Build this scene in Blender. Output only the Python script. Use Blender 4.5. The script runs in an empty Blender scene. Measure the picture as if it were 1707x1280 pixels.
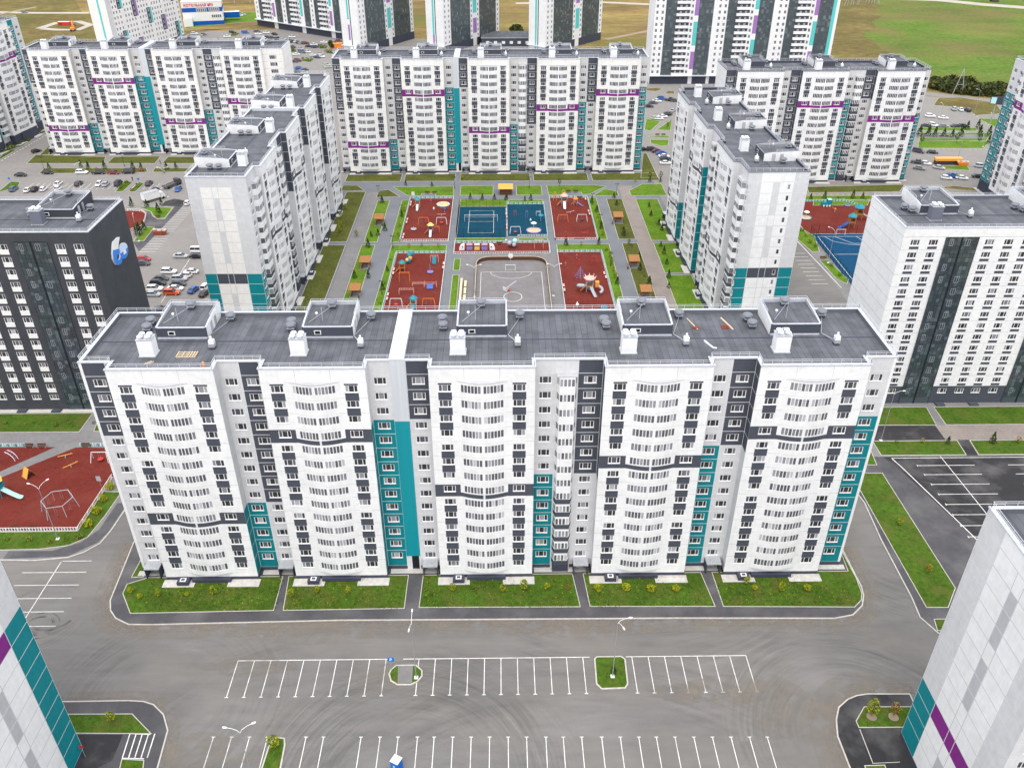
import bpy, math, random
import numpy as np
from mathutils import Vector, Matrix
R=math.radians; PI=math.pi
random.seed(7)
sc=bpy.context.scene; COL=sc.collection
# ---------------------------------------------------------------- camera, sky, sun, exposure
CAMH=110.0; FPX=1420.0; PITCH=R(32.476); YAW=R(0.743)
cam=bpy.data.cameras.new('camera'); camo=bpy.data.objects.new('camera',cam); COL.objects.link(camo)
camo.location=(0,0,CAMH); camo.rotation_euler=(PI/2-PITCH,0,-YAW)
cam.sensor_width=36; cam.lens=36*FPX/1707; cam.clip_start=1; cam.clip_end=6000
sc.camera=camo
SUN_EL=67; SUN_AZ=188     # light from behind the camera, a little to the left
w=bpy.data.worlds.new('World'); sc.world=w; w.use_nodes=True
nt=w.node_tree; bg=nt.nodes['Background']
sky=nt.nodes.new('ShaderNodeTexSky'); sky.sky_type='NISHITA'; sky.sun_disc=False
sky.sun_elevation=R(SUN_EL); sky.sun_rotation=R(SUN_AZ); sky.dust_density=4; sky.air_density=1; sky.ozone_density=.6
cloud=nt.nodes.new('ShaderNodeMix'); cloud.data_type='RGBA'; cloud.inputs[0].default_value=.72; nt.links.new(sky.outputs[0],cloud.inputs[6]); cloud.inputs[7].default_value=(7.0,7.1,7.3,1)   # high thin cloud evens out the sky
nt.links.new(cloud.outputs[2],bg.inputs[0]); bg.inputs[1].default_value=0.15
sl=bpy.data.lights.new('sun','SUN'); sl.energy=.8; sl.angle=R(30); sl.color=(1,.955,.88)
so=bpy.data.objects.new('sun',sl); COL.objects.link(so)
so.rotation_euler=Vector((math.sin(R(SUN_AZ))*math.cos(R(SUN_EL)),math.cos(R(SUN_AZ))*math.cos(R(SUN_EL)),math.sin(R(SUN_EL)))).to_track_quat('Z','Y').to_euler()
sc.view_settings.view_transform='Standard'; sc.view_settings.look='None'; sc.view_settings.gamma=1
sc.view_settings.exposure=.83
# ---------------------------------------------------------------- map position from a survey of the photo (ground plane)
_cp,_sp=math.cos(PITCH),math.sin(PITCH)
_F=np.array([math.sin(YAW)*_cp,math.cos(YAW)*_cp,-_sp]); _R=np.array([math.cos(YAW),-math.sin(YAW),0.]); _U=np.cross(_R,_F)
def G(x,y,z=0.):
    r=_F+_R*(x-853.5)/FPX-_U*(y-640)/FPX; t=(z-CAMH)/r[2]; return (float(r[0]*t),float(r[1]*t))
CR={'a':(560,280,3.048),'b':(0,660,2.9947),'c':(0,900,2.9947),'d':(560,960,2.9947),'e':(1120,900,2.908),'t':(1120,600,2.908),
 'nw':(640,310,12.19),'bl':(750,310,9.483),'ne':(900,300,9.483),'sw':(630,400,9.847),'se':(780,400,6.096),'z8':(1330,320,8),
 'l1':(0,220,5.173),'l2':(200,320,6.4),'tc':(420,40,10.67),'tb':(290,0,11.38),'rs':(1060,130,7.11),'rr':(1500,120,6.4),'pl':(0,720,6.096),'k':(0,20,4.927),'p':(0,0,1)}
def g(c,x,y,z=0.):
    o=CR[c]; return G(o[0]+x/o[2],o[1]+y/o[2],z)
def gp(c,*pts): return [g(c,*p) for p in pts]
# ---------------------------------------------------------------- materials
MT={}
def mat(name,col,rough=.75,spec=.3,metal=0.,nz=None,bump=None,isl=None,obv=0):
    """nz: list of (scale, amount, (sx,sy,sz)) brightness noises in world space"""
    m=bpy.data.materials.new(name); m.use_nodes=True; n=m.node_tree; b=n.nodes['Principled BSDF']
    b.inputs['Roughness'].default_value=rough; b.inputs['Specular IOR Level'].default_value=spec; b.inputs['Metallic'].default_value=metal
    b.inputs['Base Color'].default_value=(*col,1)
    m.diffuse_color=(*col,1)
    last=None
    if nz or bump:
        geo=n.nodes.new('ShaderNodeNewGeometry')
    if nz:
        rgb=n.nodes.new('ShaderNodeRGB'); rgb.outputs[0].default_value=(*col,1); last=rgb.outputs[0]
        for it in nz:
            s,a=it[0],it[1]; sv=it[2] if len(it)>2 else (1,1,1); c2=it[3] if len(it)>3 else None
            mp=n.nodes.new('ShaderNodeMapping'); mp.inputs['Scale'].default_value=sv; n.links.new(geo.outputs['Position'],mp.inputs[0])
            t=n.nodes.new('ShaderNodeTexNoise'); t.inputs['Scale'].default_value=s; t.inputs['Detail'].default_value=4; t.inputs['Roughness'].default_value=.6
            n.links.new(mp.outputs[0],t.inputs[0])
            if c2:
                rp=n.nodes.new('ShaderNodeMapRange'); rp.inputs[1].default_value=.5-.5*a; rp.inputs[2].default_value=.5+.32; rp.inputs[1].default_value=.47; rp.inputs[2].default_value=.47+.2
                rp.inputs[3].default_value=0; rp.inputs[4].default_value=a
                n.links.new(t.outputs[0],rp.inputs[0])
                mx=n.nodes.new('ShaderNodeMix'); mx.data_type='RGBA'; n.links.new(rp.outputs[0],mx.inputs[0]); n.links.new(last,mx.inputs[6]); mx.inputs[7].default_value=(*c2,1); last=mx.outputs[2]
            else:
                rp=n.nodes.new('ShaderNodeMapRange'); rp.inputs[1].default_value=.3; rp.inputs[2].default_value=.7; rp.inputs[3].default_value=1-a; rp.inputs[4].default_value=1+a
                n.links.new(t.outputs[0],rp.inputs[0])
                mx=n.nodes.new('ShaderNodeVectorMath'); mx.operation='SCALE'; n.links.new(last,mx.inputs[0]); n.links.new(rp.outputs[0],mx.inputs['Scale']); last=mx.outputs[0]
        n.links.new(last,b.inputs['Base Color'])
    if bump:
        t=n.nodes.new('ShaderNodeTexNoise'); t.inputs['Scale'].default_value=bump[0]; t.inputs['Detail'].default_value=3
        n.links.new(geo.outputs['Position'],t.inputs[0])
        bp=n.nodes.new('ShaderNodeBump'); bp.inputs['Strength'].default_value=bump[1]; bp.inputs['Distance'].default_value=bump[2]
        n.links.new(t.outputs[0],bp.inputs['Height']); n.links.new(bp.outputs[0],b.inputs['Normal'])
    MT[name]=m; return m
def glassmat(name,c0,c1,c2,rough=.12,spec=.6):
    """window glass; every pane gets its own tone (curtains, blinds, dark rooms behind)"""
    m=bpy.data.materials.new(name); m.use_nodes=True; n=m.node_tree; b=n.nodes['Principled BSDF']
    geo=n.nodes.new('ShaderNodeNewGeometry'); oi=n.nodes.new('ShaderNodeObjectInfo')
    a=n.nodes.new('ShaderNodeMath'); a.operation='MULTIPLY_ADD'; a.inputs[1].default_value=13.7
    n.links.new(geo.outputs['Random Per Island'],a.inputs[0])
    b2=n.nodes.new('ShaderNodeMath'); b2.operation='MULTIPLY'; b2.inputs[1].default_value=91.3; n.links.new(oi.outputs['Random'],b2.inputs[0]); n.links.new(b2.outputs[0],a.inputs[2])
    wn=n.nodes.new('ShaderNodeTexWhiteNoise'); wn.noise_dimensions='1D'; n.links.new(a.outputs[0],wn.inputs['W'])
    r=n.nodes.new('ShaderNodeValToRGB'); r.color_ramp.interpolation='LINEAR'
    e=r.color_ramp.elements; e[0].color=(*c0,1); e[1].color=(*c2,1); e[0].position=.35; e[1].position=1; x=e.new(.8); x.color=(*c1,1)
    n.links.new(wn.outputs[0],r.inputs[0]); n.links.new(r.outputs[0],b.inputs['Base Color'])
    b.inputs['Roughness'].default_value=rough; b.inputs['Specular IOR Level'].default_value=spec
    MT[name]=m; return m
def roofmat(name,col,w=1.0,l=9.0,ax=0):
    m=bpy.data.materials.new(name); m.use_nodes=True; n=m.node_tree; b=n.nodes['Principled BSDF']; b.inputs['Roughness'].default_value=.85; b.inputs['Specular IOR Level'].default_value=.25
    geo=n.nodes.new('ShaderNodeTexCoord'); mp=n.nodes.new('ShaderNodeMapping'); mp.inputs['Rotation'].default_value=(0,0,PI/2)
    n.links.new(geo.outputs['Object'],mp.inputs[0])
    br=n.nodes.new('ShaderNodeTexBrick'); br.inputs['Scale'].default_value=1; br.inputs['Brick Width'].default_value=l; br.inputs['Row Height'].default_value=w
    br.inputs['Mortar Size'].default_value=.035; br.inputs['Mortar Smooth'].default_value=.3
    br.inputs['Color1'].default_value=(*[c*1.1 for c in col],1); br.inputs['Color2'].default_value=(*[c*.84 for c in col],1); br.inputs['Mortar'].default_value=(*[c*.5 for c in col],1)
    n.links.new(mp.outputs[0],br.inputs[0])
    t=n.nodes.new('ShaderNodeTexNoise'); t.inputs['Scale'].default_value=.35; t.inputs['Detail'].default_value=6; n.links.new(geo.outputs['Object'],t.inputs[0])
    rp=n.nodes.new('ShaderNodeMapRange'); rp.inputs[1].default_value=.3; rp.inputs[2].default_value=.7; rp.inputs[3].default_value=.78; rp.inputs[4].default_value=1.25; n.links.new(t.outputs[0],rp.inputs[0])
    v=n.nodes.new('ShaderNodeVectorMath'); v.operation='SCALE'; n.links.new(br.outputs[0],v.inputs[0]); n.links.new(rp.outputs[0],v.inputs['Scale'])
    # dusty pale puddle stains
    t2=n.nodes.new('ShaderNodeTexNoise'); t2.inputs['Scale'].default_value=.16; t2.inputs['Detail'].default_value=8; t2.inputs['Roughness'].default_value=.7; n.links.new(geo.outputs['Object'],t2.inputs[0])
    r2=n.nodes.new('ShaderNodeMapRange'); r2.inputs[1].default_value=.64; r2.inputs[2].default_value=.76; r2.inputs[3].default_value=0; r2.inputs[4].default_value=.45; n.links.new(t2.outputs[0],r2.inputs[0])
    mx=n.nodes.new('ShaderNodeMix'); mx.data_type='RGBA'; n.links.new(r2.outputs[0],mx.inputs[0]); n.links.new(v.outputs[0],mx.inputs[6]); mx.inputs[7].default_value=(.26,.24,.22,1)
    n.links.new(mx.outputs[2],b.inputs['Base Color'])
    MT[name]=m
WN=[(.9,.06),(.12,.05),(.5,.035,(6,6,.35))]
mat('white',(.77,.768,.765),.7,.2,nz=WN); mat('cream',(.785,.765,.735),.7,.2,nz=WN); mat('gray',(.60,.60,.61),.75,.2,nz=WN+[(9,.06)])
mat('cream_gray',(.58,.575,.56),.75,.2,nz=WN); mat('mid_gray',(.45,.455,.47),.75,.2,nz=WN)
mat('charcoal',(.066,.073,.093),.7,.25,nz=WN); mat('teal',(0.0,.20,.23),.65,.3,nz=WN); mat('purple',(.20,.018,.20),.65,.3,nz=WN)
mat('turquoise',(.10,.52,.50),.65,.3,nz=WN); mat('lilac',(.33,.17,.42),.65,.3,nz=WN)
mat('seam_w',(.50,.49,.50),.8,.1); mat('seam_l',(.66,.67,.68),.8,.1); mat('seam_d',(.11,.11,.125),.8,.1)
mat('metal_light',(.62,.65,.69),.45,.5,.15,nz=[(.4,.06,(8,1,.1))]); mat('metal_teal',(0.0,.26,.31),.45,.5,nz=[(.4,.06,(8,1,.1))])
mat('frame',(.82,.82,.82),.5,.4); mat('coping',(.52,.54,.59),.45,.4,.1,nz=[(1.5,.12)]); mat('coping_dark',(.16,.17,.20),.5,.5,.3)
mat('plinth',(.05,.055,.08),.7,.3,nz=WN); mat('opening',(.02,.02,.025),.9,.1); mat('rail',(.62,.63,.67),.5,.4,.1)
mat('vent_gray',(.20,.21,.24),.5,.5,.4,nz=[(2,.15)]); mat('galv',(.55,.57,.6),.4,.5,.5,nz=[(2,.12)]); mat('chimney_white',(.82,.82,.83),.6,.3,nz=[(.8,.04)])
mat('chimney_gray',(.15,.16,.2),.6,.3,nz=[(.8,.06)])
mat('dorm_dark',(.054,.058,.066),.8,.25,nz=[(9,.22),(.3,.12),(1,.1,(5,5,.3))]); mat('apron',(.52,.50,.47),.85,.2,nz=[(1.2,.12),(.3,.08)])
glassmat('glass',(.035,.035,.04),(.10,.10,.12),(.42,.42,.44)); glassmat('glass_bal',(.10,.10,.115),(.30,.30,.33),(.58,.58,.60),.15)
glassmat('glass_dark',(.04,.055,.066),(.065,.088,.098),(.10,.135,.145),.1,.7); glassmat('glass_tower',(.065,.085,.095),(.085,.11,.12),(.17,.20,.21),.1,.6)
glassmat('glass_far',(.03,.03,.045),(.08,.08,.11),(.35,.34,.36)); mat('glass_mull',(.05,.06,.07),.4,.5)
roofmat('roof',(.104,.109,.124)); 
mat('asphalt0',(.205,.193,.180),.9,.2,nz=[(.035,.10),(.10,.10,(.35,1,1)),(.5,.07,(.3,1.3,1)),(7,.10),(.06,.55,(1,1,1),(.285,.24,.195))],bump=(9,.25,.02))
def swirl_asphalt(name,col):
    m=mat(name,col,.9,.2,nz=[(.035,.10),(.10,.12,(.35,1,1)),(.5,.10,(.3,1.3,1)),(7,.13),(.06,.5,(1,1,1),(.215,.198,.178))],bump=(9,.25,.02)); n=m.node_tree; b=n.nodes['Principled BSDF']; last=b.inputs['Base Color'].links[0].from_socket
    geo=n.nodes.new('ShaderNodeNewGeometry')
    def math_(op,a,c=None):
        q=n.nodes.new('ShaderNodeMath'); q.operation=op
        for i,v in enumerate((a,c)):
            if v is None: continue
            if isinstance(v,(int,float)): q.inputs[i].default_value=v
            else: n.links.new(v,q.inputs[i])
        return q.outputs[0]
    for (cx,cy,r0,r1,f,am) in ((-14,70,6,26,1.5,.34),(52,76,5,24,1.6,.34),(-24,60,20,42,1.0,.2),(22,128,20,46,1.1,.26),(-78,101,3,9,2.2,.3),(10,40,38,58,.9,.22),(76,118,8,26,1.4,.3),(-52,84,6,22,1.3,.22)):
        mp=n.nodes.new('ShaderNodeVectorMath'); mp.operation='SUBTRACT'; n.links.new(geo.outputs['Position'],mp.inputs[0]); mp.inputs[1].default_value=(cx,cy,0)
        sx=n.nodes.new('ShaderNodeSeparateXYZ'); n.links.new(mp.outputs[0],sx.inputs[0]); X,Y=sx.outputs[0],sx.outputs[1]
        r=math_('SQRT',math_('ADD',math_('MULTIPLY',X,X),math_('MULTIPLY',Y,Y))); a=math_('ARCTAN2',Y,X)
        cb=n.nodes.new('ShaderNodeCombineXYZ'); n.links.new(math_('MULTIPLY',r,f),cb.inputs[0]); n.links.new(math_('MULTIPLY',a,1.1),cb.inputs[1])
        t=n.nodes.new('ShaderNodeTexNoise'); t.inputs['Scale'].default_value=1.0; t.inputs['Detail'].default_value=6; t.inputs['Roughness'].default_value=.72; t.inputs['Distortion'].default_value=.25; n.links.new(cb.outputs[0],t.inputs[0])
        v=n.nodes.new('ShaderNodeMapRange'); v.inputs[1].default_value=.35; v.inputs[2].default_value=.65; v.inputs[3].default_value=-am*.75; v.inputs[4].default_value=am*.4; n.links.new(t.outputs[0],v.inputs[0])
        mid=(r0+r1)/2; hw=(r1-r0)/2; k=n.nodes.new('ShaderNodeMapRange'); k.interpolation_type='SMOOTHSTEP'; k.inputs[1].default_value=hw; k.inputs[2].default_value=hw*.3; k.inputs[3].default_value=0; k.inputs[4].default_value=1; n.links.new(math_('ABSOLUTE',math_('SUBTRACT',r,mid)),k.inputs[0])
        t2=n.nodes.new('ShaderNodeTexNoise'); t2.inputs['Scale'].default_value=.07; t2.inputs['Detail'].default_value=1; n.links.new(mp.outputs[0],t2.inputs[0]); k2=n.nodes.new('ShaderNodeMapRange'); k2.inputs[1].default_value=.38; k2.inputs[2].default_value=.58; n.links.new(t2.outputs[0],k2.inputs[0])
        sc_=math_('ADD',math_('MULTIPLY',math_('MULTIPLY',v.outputs[0],k.outputs[0]),k2.outputs[0]),1.0)
        o=n.nodes.new('ShaderNodeVectorMath'); o.operation='SCALE'; n.links.new(last,o.inputs[0]); n.links.new(sc_,o.inputs['Scale']); last=o.outputs[0]
    n.links.new(last,b.inputs['Base Color'])
swirl_asphalt('asphalt',(.168,.162,.156))
mat('asphalt_dark',(.033,.032,.035),.9,.25,nz=[(.05,.14),(.4,.12,(.4,1,1)),(7,.14),(.12,.45,(1,1,1),(.17,.165,.16))],bump=(9,.25,.02))
mat('sidewalk_dark',(.078,.076,.082),.9,.25,nz=[(.3,.15),(6,.14),(.1,.4,(1,1,1),(.2,.195,.19))]); mat('pave',(.205,.198,.20),.9,.2,nz=[(.15,.12),(.8,.08),(5,.08)])
mat('pave_blue',(.17,.18,.195),.9,.2,nz=[(.15,.10),(5,.10)]); mat('tiles',(.25,.215,.195),.9,.2,nz=[(.2,.12),(3,.14)]); mat('lot_far',(.235,.222,.21),.9,.2,nz=[(.05,.08),(.5,.06),(4,.07)])
mat('kerb',(.50,.47,.43),.85,.2,nz=[(1.5,.15)]); mat('paint',(.74,.73,.70),.8,.2,nz=[(2.5,.16),(.7,.5,(1,1,1),(.36,.35,.33))]); mat('paint_y',(.6,.48,.14),.8,.2)
GN=[(.18,.22),(1.3,.28),(6,.35)]
mat('grass',(.058,.112,.012),.95,.1,nz=GN+[(.28,.6,(1,1,1),(.12,.115,.03))],bump=(5,.8,.12)); mat('grass_court',(.092,.185,.014),.95,.1,nz=GN+[(.25,.5,(1,1,1),(.17,.16,.03))],bump=(5,.7,.1))
mat('grass_dull',(.088,.098,.022),.95,.1,nz=GN,bump=(5,.7,.1)); mat('grass_dry',(.155,.125,.042),.95,.1,nz=[(.02,.2),(.18,.3),(1,.3),(.03,.9,(1,1,1),(.10,.115,.03)),(.06,.7,(1,1,1),(.13,.075,.035))],bump=(1.5,.9,.5))
mat('field',(.25,.18,.065),.95,.1,nz=[(.012,.25,(.6,1,1)),(.05,.3,(.35,1.2,1)),(.3,.35,(.5,1.4,1)),(.010,.9,(.6,1,1),(.12,.13,.03)),(.03,.75,(.4,1,1),(.14,.085,.045))],bump=(.5,.9,1.0))
mat('field_green',(.092,.155,.022),.95,.1,nz=[(.012,.14),(.06,.18,(.5,1,1)),(.4,.28),(2,.25),(.02,.6,(1,1,1),(.19,.165,.05)),(.011,.75,(1,1,1),(.17,.12,.055))],bump=(1.0,.9,.6))
mat('dirt',(.30,.24,.17),.95,.1,nz=[(.05,.15),(.5,.12)]); mat('field_road',(.42,.38,.33),.95,.1,nz=[(.1,.1)])
mat('rubber_red',(.145,.027,.020),.95,.1,nz=[(.15,.12),(.9,.12),(8,.35),(.12,.3,(1,1,1),(.18,.055,.04))]); mat('rubber_blue',(.003,.048,.085),.9,.15,nz=[(.2,.12),(5,.25)]); mat('court_gray',(.19,.18,.182),.9,.2,nz=[(.15,.1),(.7,.1),(5,.08)])
mat('court_blue',(.0,.052,.125),.85,.2,nz=[(.2,.08),(5,.15)]); mat('sand',(.62,.45,.30),.95,.1,nz=[(2,.1)])
mat('leaf_y',(.30,.32,.02),.9,.1,nz=[(4,.35)]); mat('leaf',(.075,.12,.018),.9,.1,nz=[(3,.35)]); mat('leaf_dark',(.028,.06,.02),.9,.1,nz=[(3,.35)]); mat('leaf_red',(.25,.09,.03),.9,.1,nz=[(4,.3)]); mat('leaf_hedge',(.085,.085,.03),.9,.1,nz=[(.5,.35)])
mat('bark',(.12,.085,.05),.9,.1); mat('pole_black',(.02,.022,.025),.5,.4); mat('pole_gray',(.34,.36,.37),.5,.5,.3); mat('lamp_white',(.85,.85,.86),.4,.5)
mat('wood',(.42,.20,.075),.8,.2,nz=[(.7,.2,(1,7,1))]); mat('wood_pale',(.66,.55,.38),.8,.2,nz=[(3,.15)]); mat('wood_dark',(.11,.05,.03),.8,.2); mat('orange',(.85,.24,.02),.5,.4); mat('yellow',(.80,.36,.06),.5,.4); mat('pyellow',(.82,.55,.14),.5,.4)
mat('pteal',(0.01,.23,.30),.5,.4); mat('ptealL',(.45,.74,.74),.5,.4); mat('pale_blue',(.55,.68,.82),.5,.4); mat('pblue',(.02,.12,.5),.5,.4); mat('ppurple',(.25,.22,.5),.5,.4); mat('pred',(.55,.04,.04),.5,.4); mat('pwhite',(.80,.80,.80),.5,.4); mat('ppink',(.75,.42,.35),.5,.4); mat('pgray',(.42,.43,.47),.5,.4); mat('pdark',(.04,.04,.06),.5,.4)
mat('sign_blue',(.0,.16,.6),.5,.4); mat('logo_blue',(0,.19,.70),.4,.4); mat('boiler_blue',(0,.09,.42),.6,.3); mat('text_red',(.6,.03,.05),.6,.3); mat('panel_w',(.78,.78,.76),.6,.3); mat('rust',(.30,.075,.045),.9,.1,nz=[(1,.2)]); mat('rubble',(.42,.37,.33),.95,.1,nz=[(1,.4)])
mat('mesh_dark',(.012,.018,.022),.7,.2); mat('skin',(.5,.3,.22),.6,.3); mat('cloth_dark',(.03,.03,.04),.9,.1); mat('hair',(.03,.02,.015),.8,.2)
CARC={'white':(.78,.78,.79),'black':(.014,.015,.018),'dark gray':(.05,.055,.065),'silver':(.42,.44,.47),'dark blue':(.018,.03,.07),'blue':(.01,.10,.38),'red':(.42,.025,.03),'dark red':(.16,.012,.02),'orange':(.55,.07,.01),'gray':(.17,.175,.185),'blue gray':(.10,.16,.22),'dark green':(.03,.06,.05),'pale green':(.45,.55,.35)}
for k,c in CARC.items(): mat('car_'+k,c,.28,.6)
mat('car_glass',(.03,.035,.045),.1,.7); mat('tyre',(.02,.02,.02),.8,.2); mat('headlight',(.7,.7,.72),.2,.6); mat('tail',(.35,.01,.01),.3,.5); mat('bed',(.09,.09,.1),.7,.3)
# ---------------------------------------------------------------- mesh builder
class MB:
    def __init__(s): s.v=[]; s.f=[]; s.m=[]; s.mn=[]
    def mi(s,m):
        if m not in s.mn: s.mn.append(m)
        return s.mn.index(m)
    def q(s,pts,m):
        b=len(s.v); s.v.extend(pts); s.f.append(tuple(range(b,b+len(pts)))); s.m.append(s.mi(m))
    def box(s,x0,x1,y0,y1,z0,z1,m,top=None,bot=True):
        b=len(s.v); s.v.extend([(x0,y0,z0),(x1,y0,z0),(x1,y1,z0),(x0,y1,z0),(x0,y0,z1),(x1,y0,z1),(x1,y1,z1),(x0,y1,z1)])
        i=s.mi(m); F=[(0,1,5,4),(1,2,6,5),(2,3,7,6),(3,0,4,7)]
        for f in F: s.f.append(tuple(b+k for k in f)); s.m.append(i)
        s.f.append((b+4,b+5,b+6,b+7)); s.m.append(s.mi(top or m))
        if bot: s.f.append((b+3,b+2,b+1,b)); s.m.append(i)
    def prism(s,poly,z0,z1,m,top=None):
        n=len(poly); a=sum(poly[i][0]*poly[(i+1)%n][1]-poly[(i+1)%n][0]*poly[i][1] for i in range(n))
        if a<0: poly=poly[::-1]
        b=len(s.v); s.v.extend([(p[0],p[1],z0) for p in poly]+[(p[0],p[1],z1) for p in poly]); i=s.mi(m)
        for k in range(n):
            l=(k+1)%n; s.f.append((b+k,b+l,b+n+l,b+n+k)); s.m.append(i)
        s.f.append(tuple(b+n+k for k in range(n))); s.m.append(s.mi(top or m))
    def bar(s,p,q,r,m,n=4,r2=None):
        p=Vector(p); q=Vector(q); d=(q-p)
        if d.length<1e-6: return
        d.normalize(); u=d.cross(Vector((0,0,1)))
        if u.length<1e-3: u=Vector((1,0,0))
        u.normalize(); v=u.cross(d); r2=r if r2 is None else r2; b=len(s.v); o=PI/4 if n==4 else 0
        for c,rr in ((p,r),(q,r2)):
            for k in range(n):
                a=o+2*PI*k/n; s.v.append(tuple(c+(u*math.cos(a)+v*math.sin(a))*rr))
        i=s.mi(m)
        for k in range(n):
            l=(k+1)%n; s.f.append((b+k,b+n+k,b+n+l,b+l)); s.m.append(i)
        s.f.append(tuple(b+k for k in range(n))); s.m.append(i); s.f.append(tuple(b+n+k for k in range(n-1,-1,-1))); s.m.append(i)
    def path(s,pts,r,m,n=6):
        for a,b in zip(pts,pts[1:]): s.bar(a,b,r,m,n)
    def cyl(s,x,y,z0,z1,r,m,n=10,r2=None): s.bar((x,y,z0),(x,y,z1),r,m,n,r2)
    def lathe(s,x,y,prof,m,n=12):
        b=len(s.v); i=s.mi(m)
        for r,z in prof:
            for k in range(n): s.v.append((x+r*math.cos(2*PI*k/n),y+r*math.sin(2*PI*k/n),z))
        for j in range(len(prof)-1):
            for k in range(n):
                l=(k+1)%n; s.f.append((b+j*n+k,b+j*n+l,b+(j+1)*n+l,b+(j+1)*n+k)); s.m.append(i)
    def ball(s,x,y,z,r,m,n=8,sz=1):
        s.lathe(x,y,[(max(.001,r*math.sin(PI*k/6)),z-r*sz*math.cos(PI*k/6)) for k in range(7)],m,n)
    def add(s,o,M):
        b=len(s.v); mp=[s.mi(m) for m in o.mn]
        A=np.array(o.v)@np.array(M.to_3x3()).T+np.array(M.translation)
        s.v.extend(map(tuple,A.tolist())); s.f.extend(tuple(b+k for k in f) for f in o.f); s.m.extend(mp[k] for k in o.m)
    def mesh(s,name,smooth=False):
        me=bpy.data.meshes.new(name); me.from_pydata(s.v,[],s.f)
        for m in s.mn: me.materials.append(MT[m])
        me.polygons.foreach_set('material_index',s.m)
        if smooth: me.polygons.foreach_set('use_smooth',[True]*len(s.f))
        me.update(); return me
def tag(o,label=None,cat=None,group=None,kind=None):
    if label: o['label']=label
    if cat: o['category']=cat
    if group: o['group']=group
    if kind: o['kind']=kind
    return o
def obj(name,data,parent=None,loc=(0,0,0),rz=0,rot=None):
    me=data.mesh(name) if isinstance(data,MB) else data
    o=bpy.data.objects.new(name,me); COL.objects.link(o)
    o.location=loc; o.rotation_euler=rot or (0,0,rz)
    if parent: o.parent=parent
    return o
def empty(name,label,cat,loc=(0,0,0),rz=0,group=None):
    o=bpy.data.objects.new(name,None); COL.objects.link(o); o.location=loc; o.rotation_euler=(0,0,rz); o.empty_display_size=.5
    return tag(o,label,cat,group)
def struct(name,mb): return tag(obj(name,mb),kind='structure')
def copy_tree(o,loc=None,rz=None,label=None,group=None,parent=None):
    c=o.copy(); COL.objects.link(c)
    if parent: c.parent=parent
    if loc is not None: c.location=loc
    if rz is not None: c.rotation_euler=(0,0,rz)
    if label: c['label']=label
    if group: c['group']=group
    for ch in o.children: copy_tree(ch,parent=c)
    return c
ORD=['first','second','third','fourth','fifth','sixth','seventh','eighth','ninth','tenth','eleventh','twelfth','thirteenth','fourteenth','fifteenth','sixteenth','seventeenth','eighteenth','nineteenth','twentieth']
def inset(poly,t):
    n=len(poly); a=sum(poly[i][0]*poly[(i+1)%n][1]-poly[(i+1)%n][0]*poly[i][1] for i in range(n))
    if a<0: poly=poly[::-1]
    out=[]
    for i in range(n):
        p0,p1,p2=Vector(poly[i-1][:2]),Vector(poly[i][:2]),Vector(poly[(i+1)%n][:2])
        d1=(p1-p0).normalized(); d2=(p2-p1).normalized(); n1=Vector((-d1.y,d1.x)); n2=Vector((-d2.y,d2.x))
        k=1+n1.dot(n2); v=(n1+n2)*(t/max(k,.25)); out.append((p1.x+v.x,p1.y+v.y))
    return poly,out
def ring(mb,P,Q,z,m):
    n=len(P)
    for i in range(n):
        j=(i+1)%n; mb.q([(*P[i],z),(*P[j],z),(*Q[j],z),(*Q[i],z)],m)
def vring(mb,P,z0,z1,m,inward=False):
    n=len(P)
    for i in range(n):
        j=(i+1)%n; a=[(*P[i],z0),(*P[j],z0),(*P[j],z1),(*P[i],z1)]; mb.q(a[::-1] if inward else a,m)
def fillet(poly,rads):
    """round the corners of a polygon; rads: radius per vertex"""
    out=[]; n=len(poly)
    for i in range(n):
        r=rads[i] if isinstance(rads,(list,tuple)) else rads
        p=Vector(poly[i]); a=Vector(poly[i-1])-p; b=Vector(poly[(i+1)%n])-p
        if r<=0: out.append(tuple(p)); continue
        r=min(r,a.length*.48,b.length*.48); A=p+a.normalized()*r; B=p+b.normalized()*r
        for k in range(7):
            t=k/6; out.append(tuple(A*(1-t)**2+p*2*t*(1-t)+B*t*t))
    return out
# ---------------------------------------------------------------- windows (one mesh per kind, shared by every copy)
def win_meshes(w,h,lights,fr='frame',gl='glass',sill=True,t=.085):
    F=MB(); P=MB(); y0,y1=-.05,.05
    xs=[-w/2]; tot=sum(lights); 
    for l in lights: xs.append(xs[-1]+w*l/tot)
    F.box(-w/2,w/2,y0,y1,0,t,fr); F.box(-w/2,w/2,y0,y1,h-t,h,fr)
    for i,x in enumerate(xs):
        a=x if i==0 else (x-t if i==len(xs)-1 else x-t/2); F.box(a,a+t,y0,y1,t,h-t,fr)
    if sill: F.box(-w/2-.04,w/2+.04,-.15,-.052,-.05,.03,fr)
    for i in range(len(xs)-1):
        a=xs[i]+(t if i==0 else t/2); b=xs[i+1]-(t if i==len(xs)-2 else t/2); P.q([(a,0,t),(b,0,t),(b,0,h-t),(a,0,h-t)],gl)
    return F,P
WT={'w3':win_meshes(1.95,1.3,(1,1.5,1),t=.09),'w2':win_meshes(1.5,1.45,(1,1)),'w1':win_meshes(.75,1.35,(1,),sill=False),'w4':win_meshes(2.9,1.5,(1,1,1,1)),
    'f3':win_meshes(1.95,1.3,(1,1.5,1),gl='glass_far',t=.09),'f2':win_meshes(1.2,1.6,(1,1),gl='glass_far',sill=False)}
WD={'w3':(1.95,1.3),'w2':(1.5,1.45),'w1':(.75,1.35),'w4':(2.9,1.5),'f3':(1.95,1.3),'f2':(1.2,1.6)}
WM={}
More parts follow.
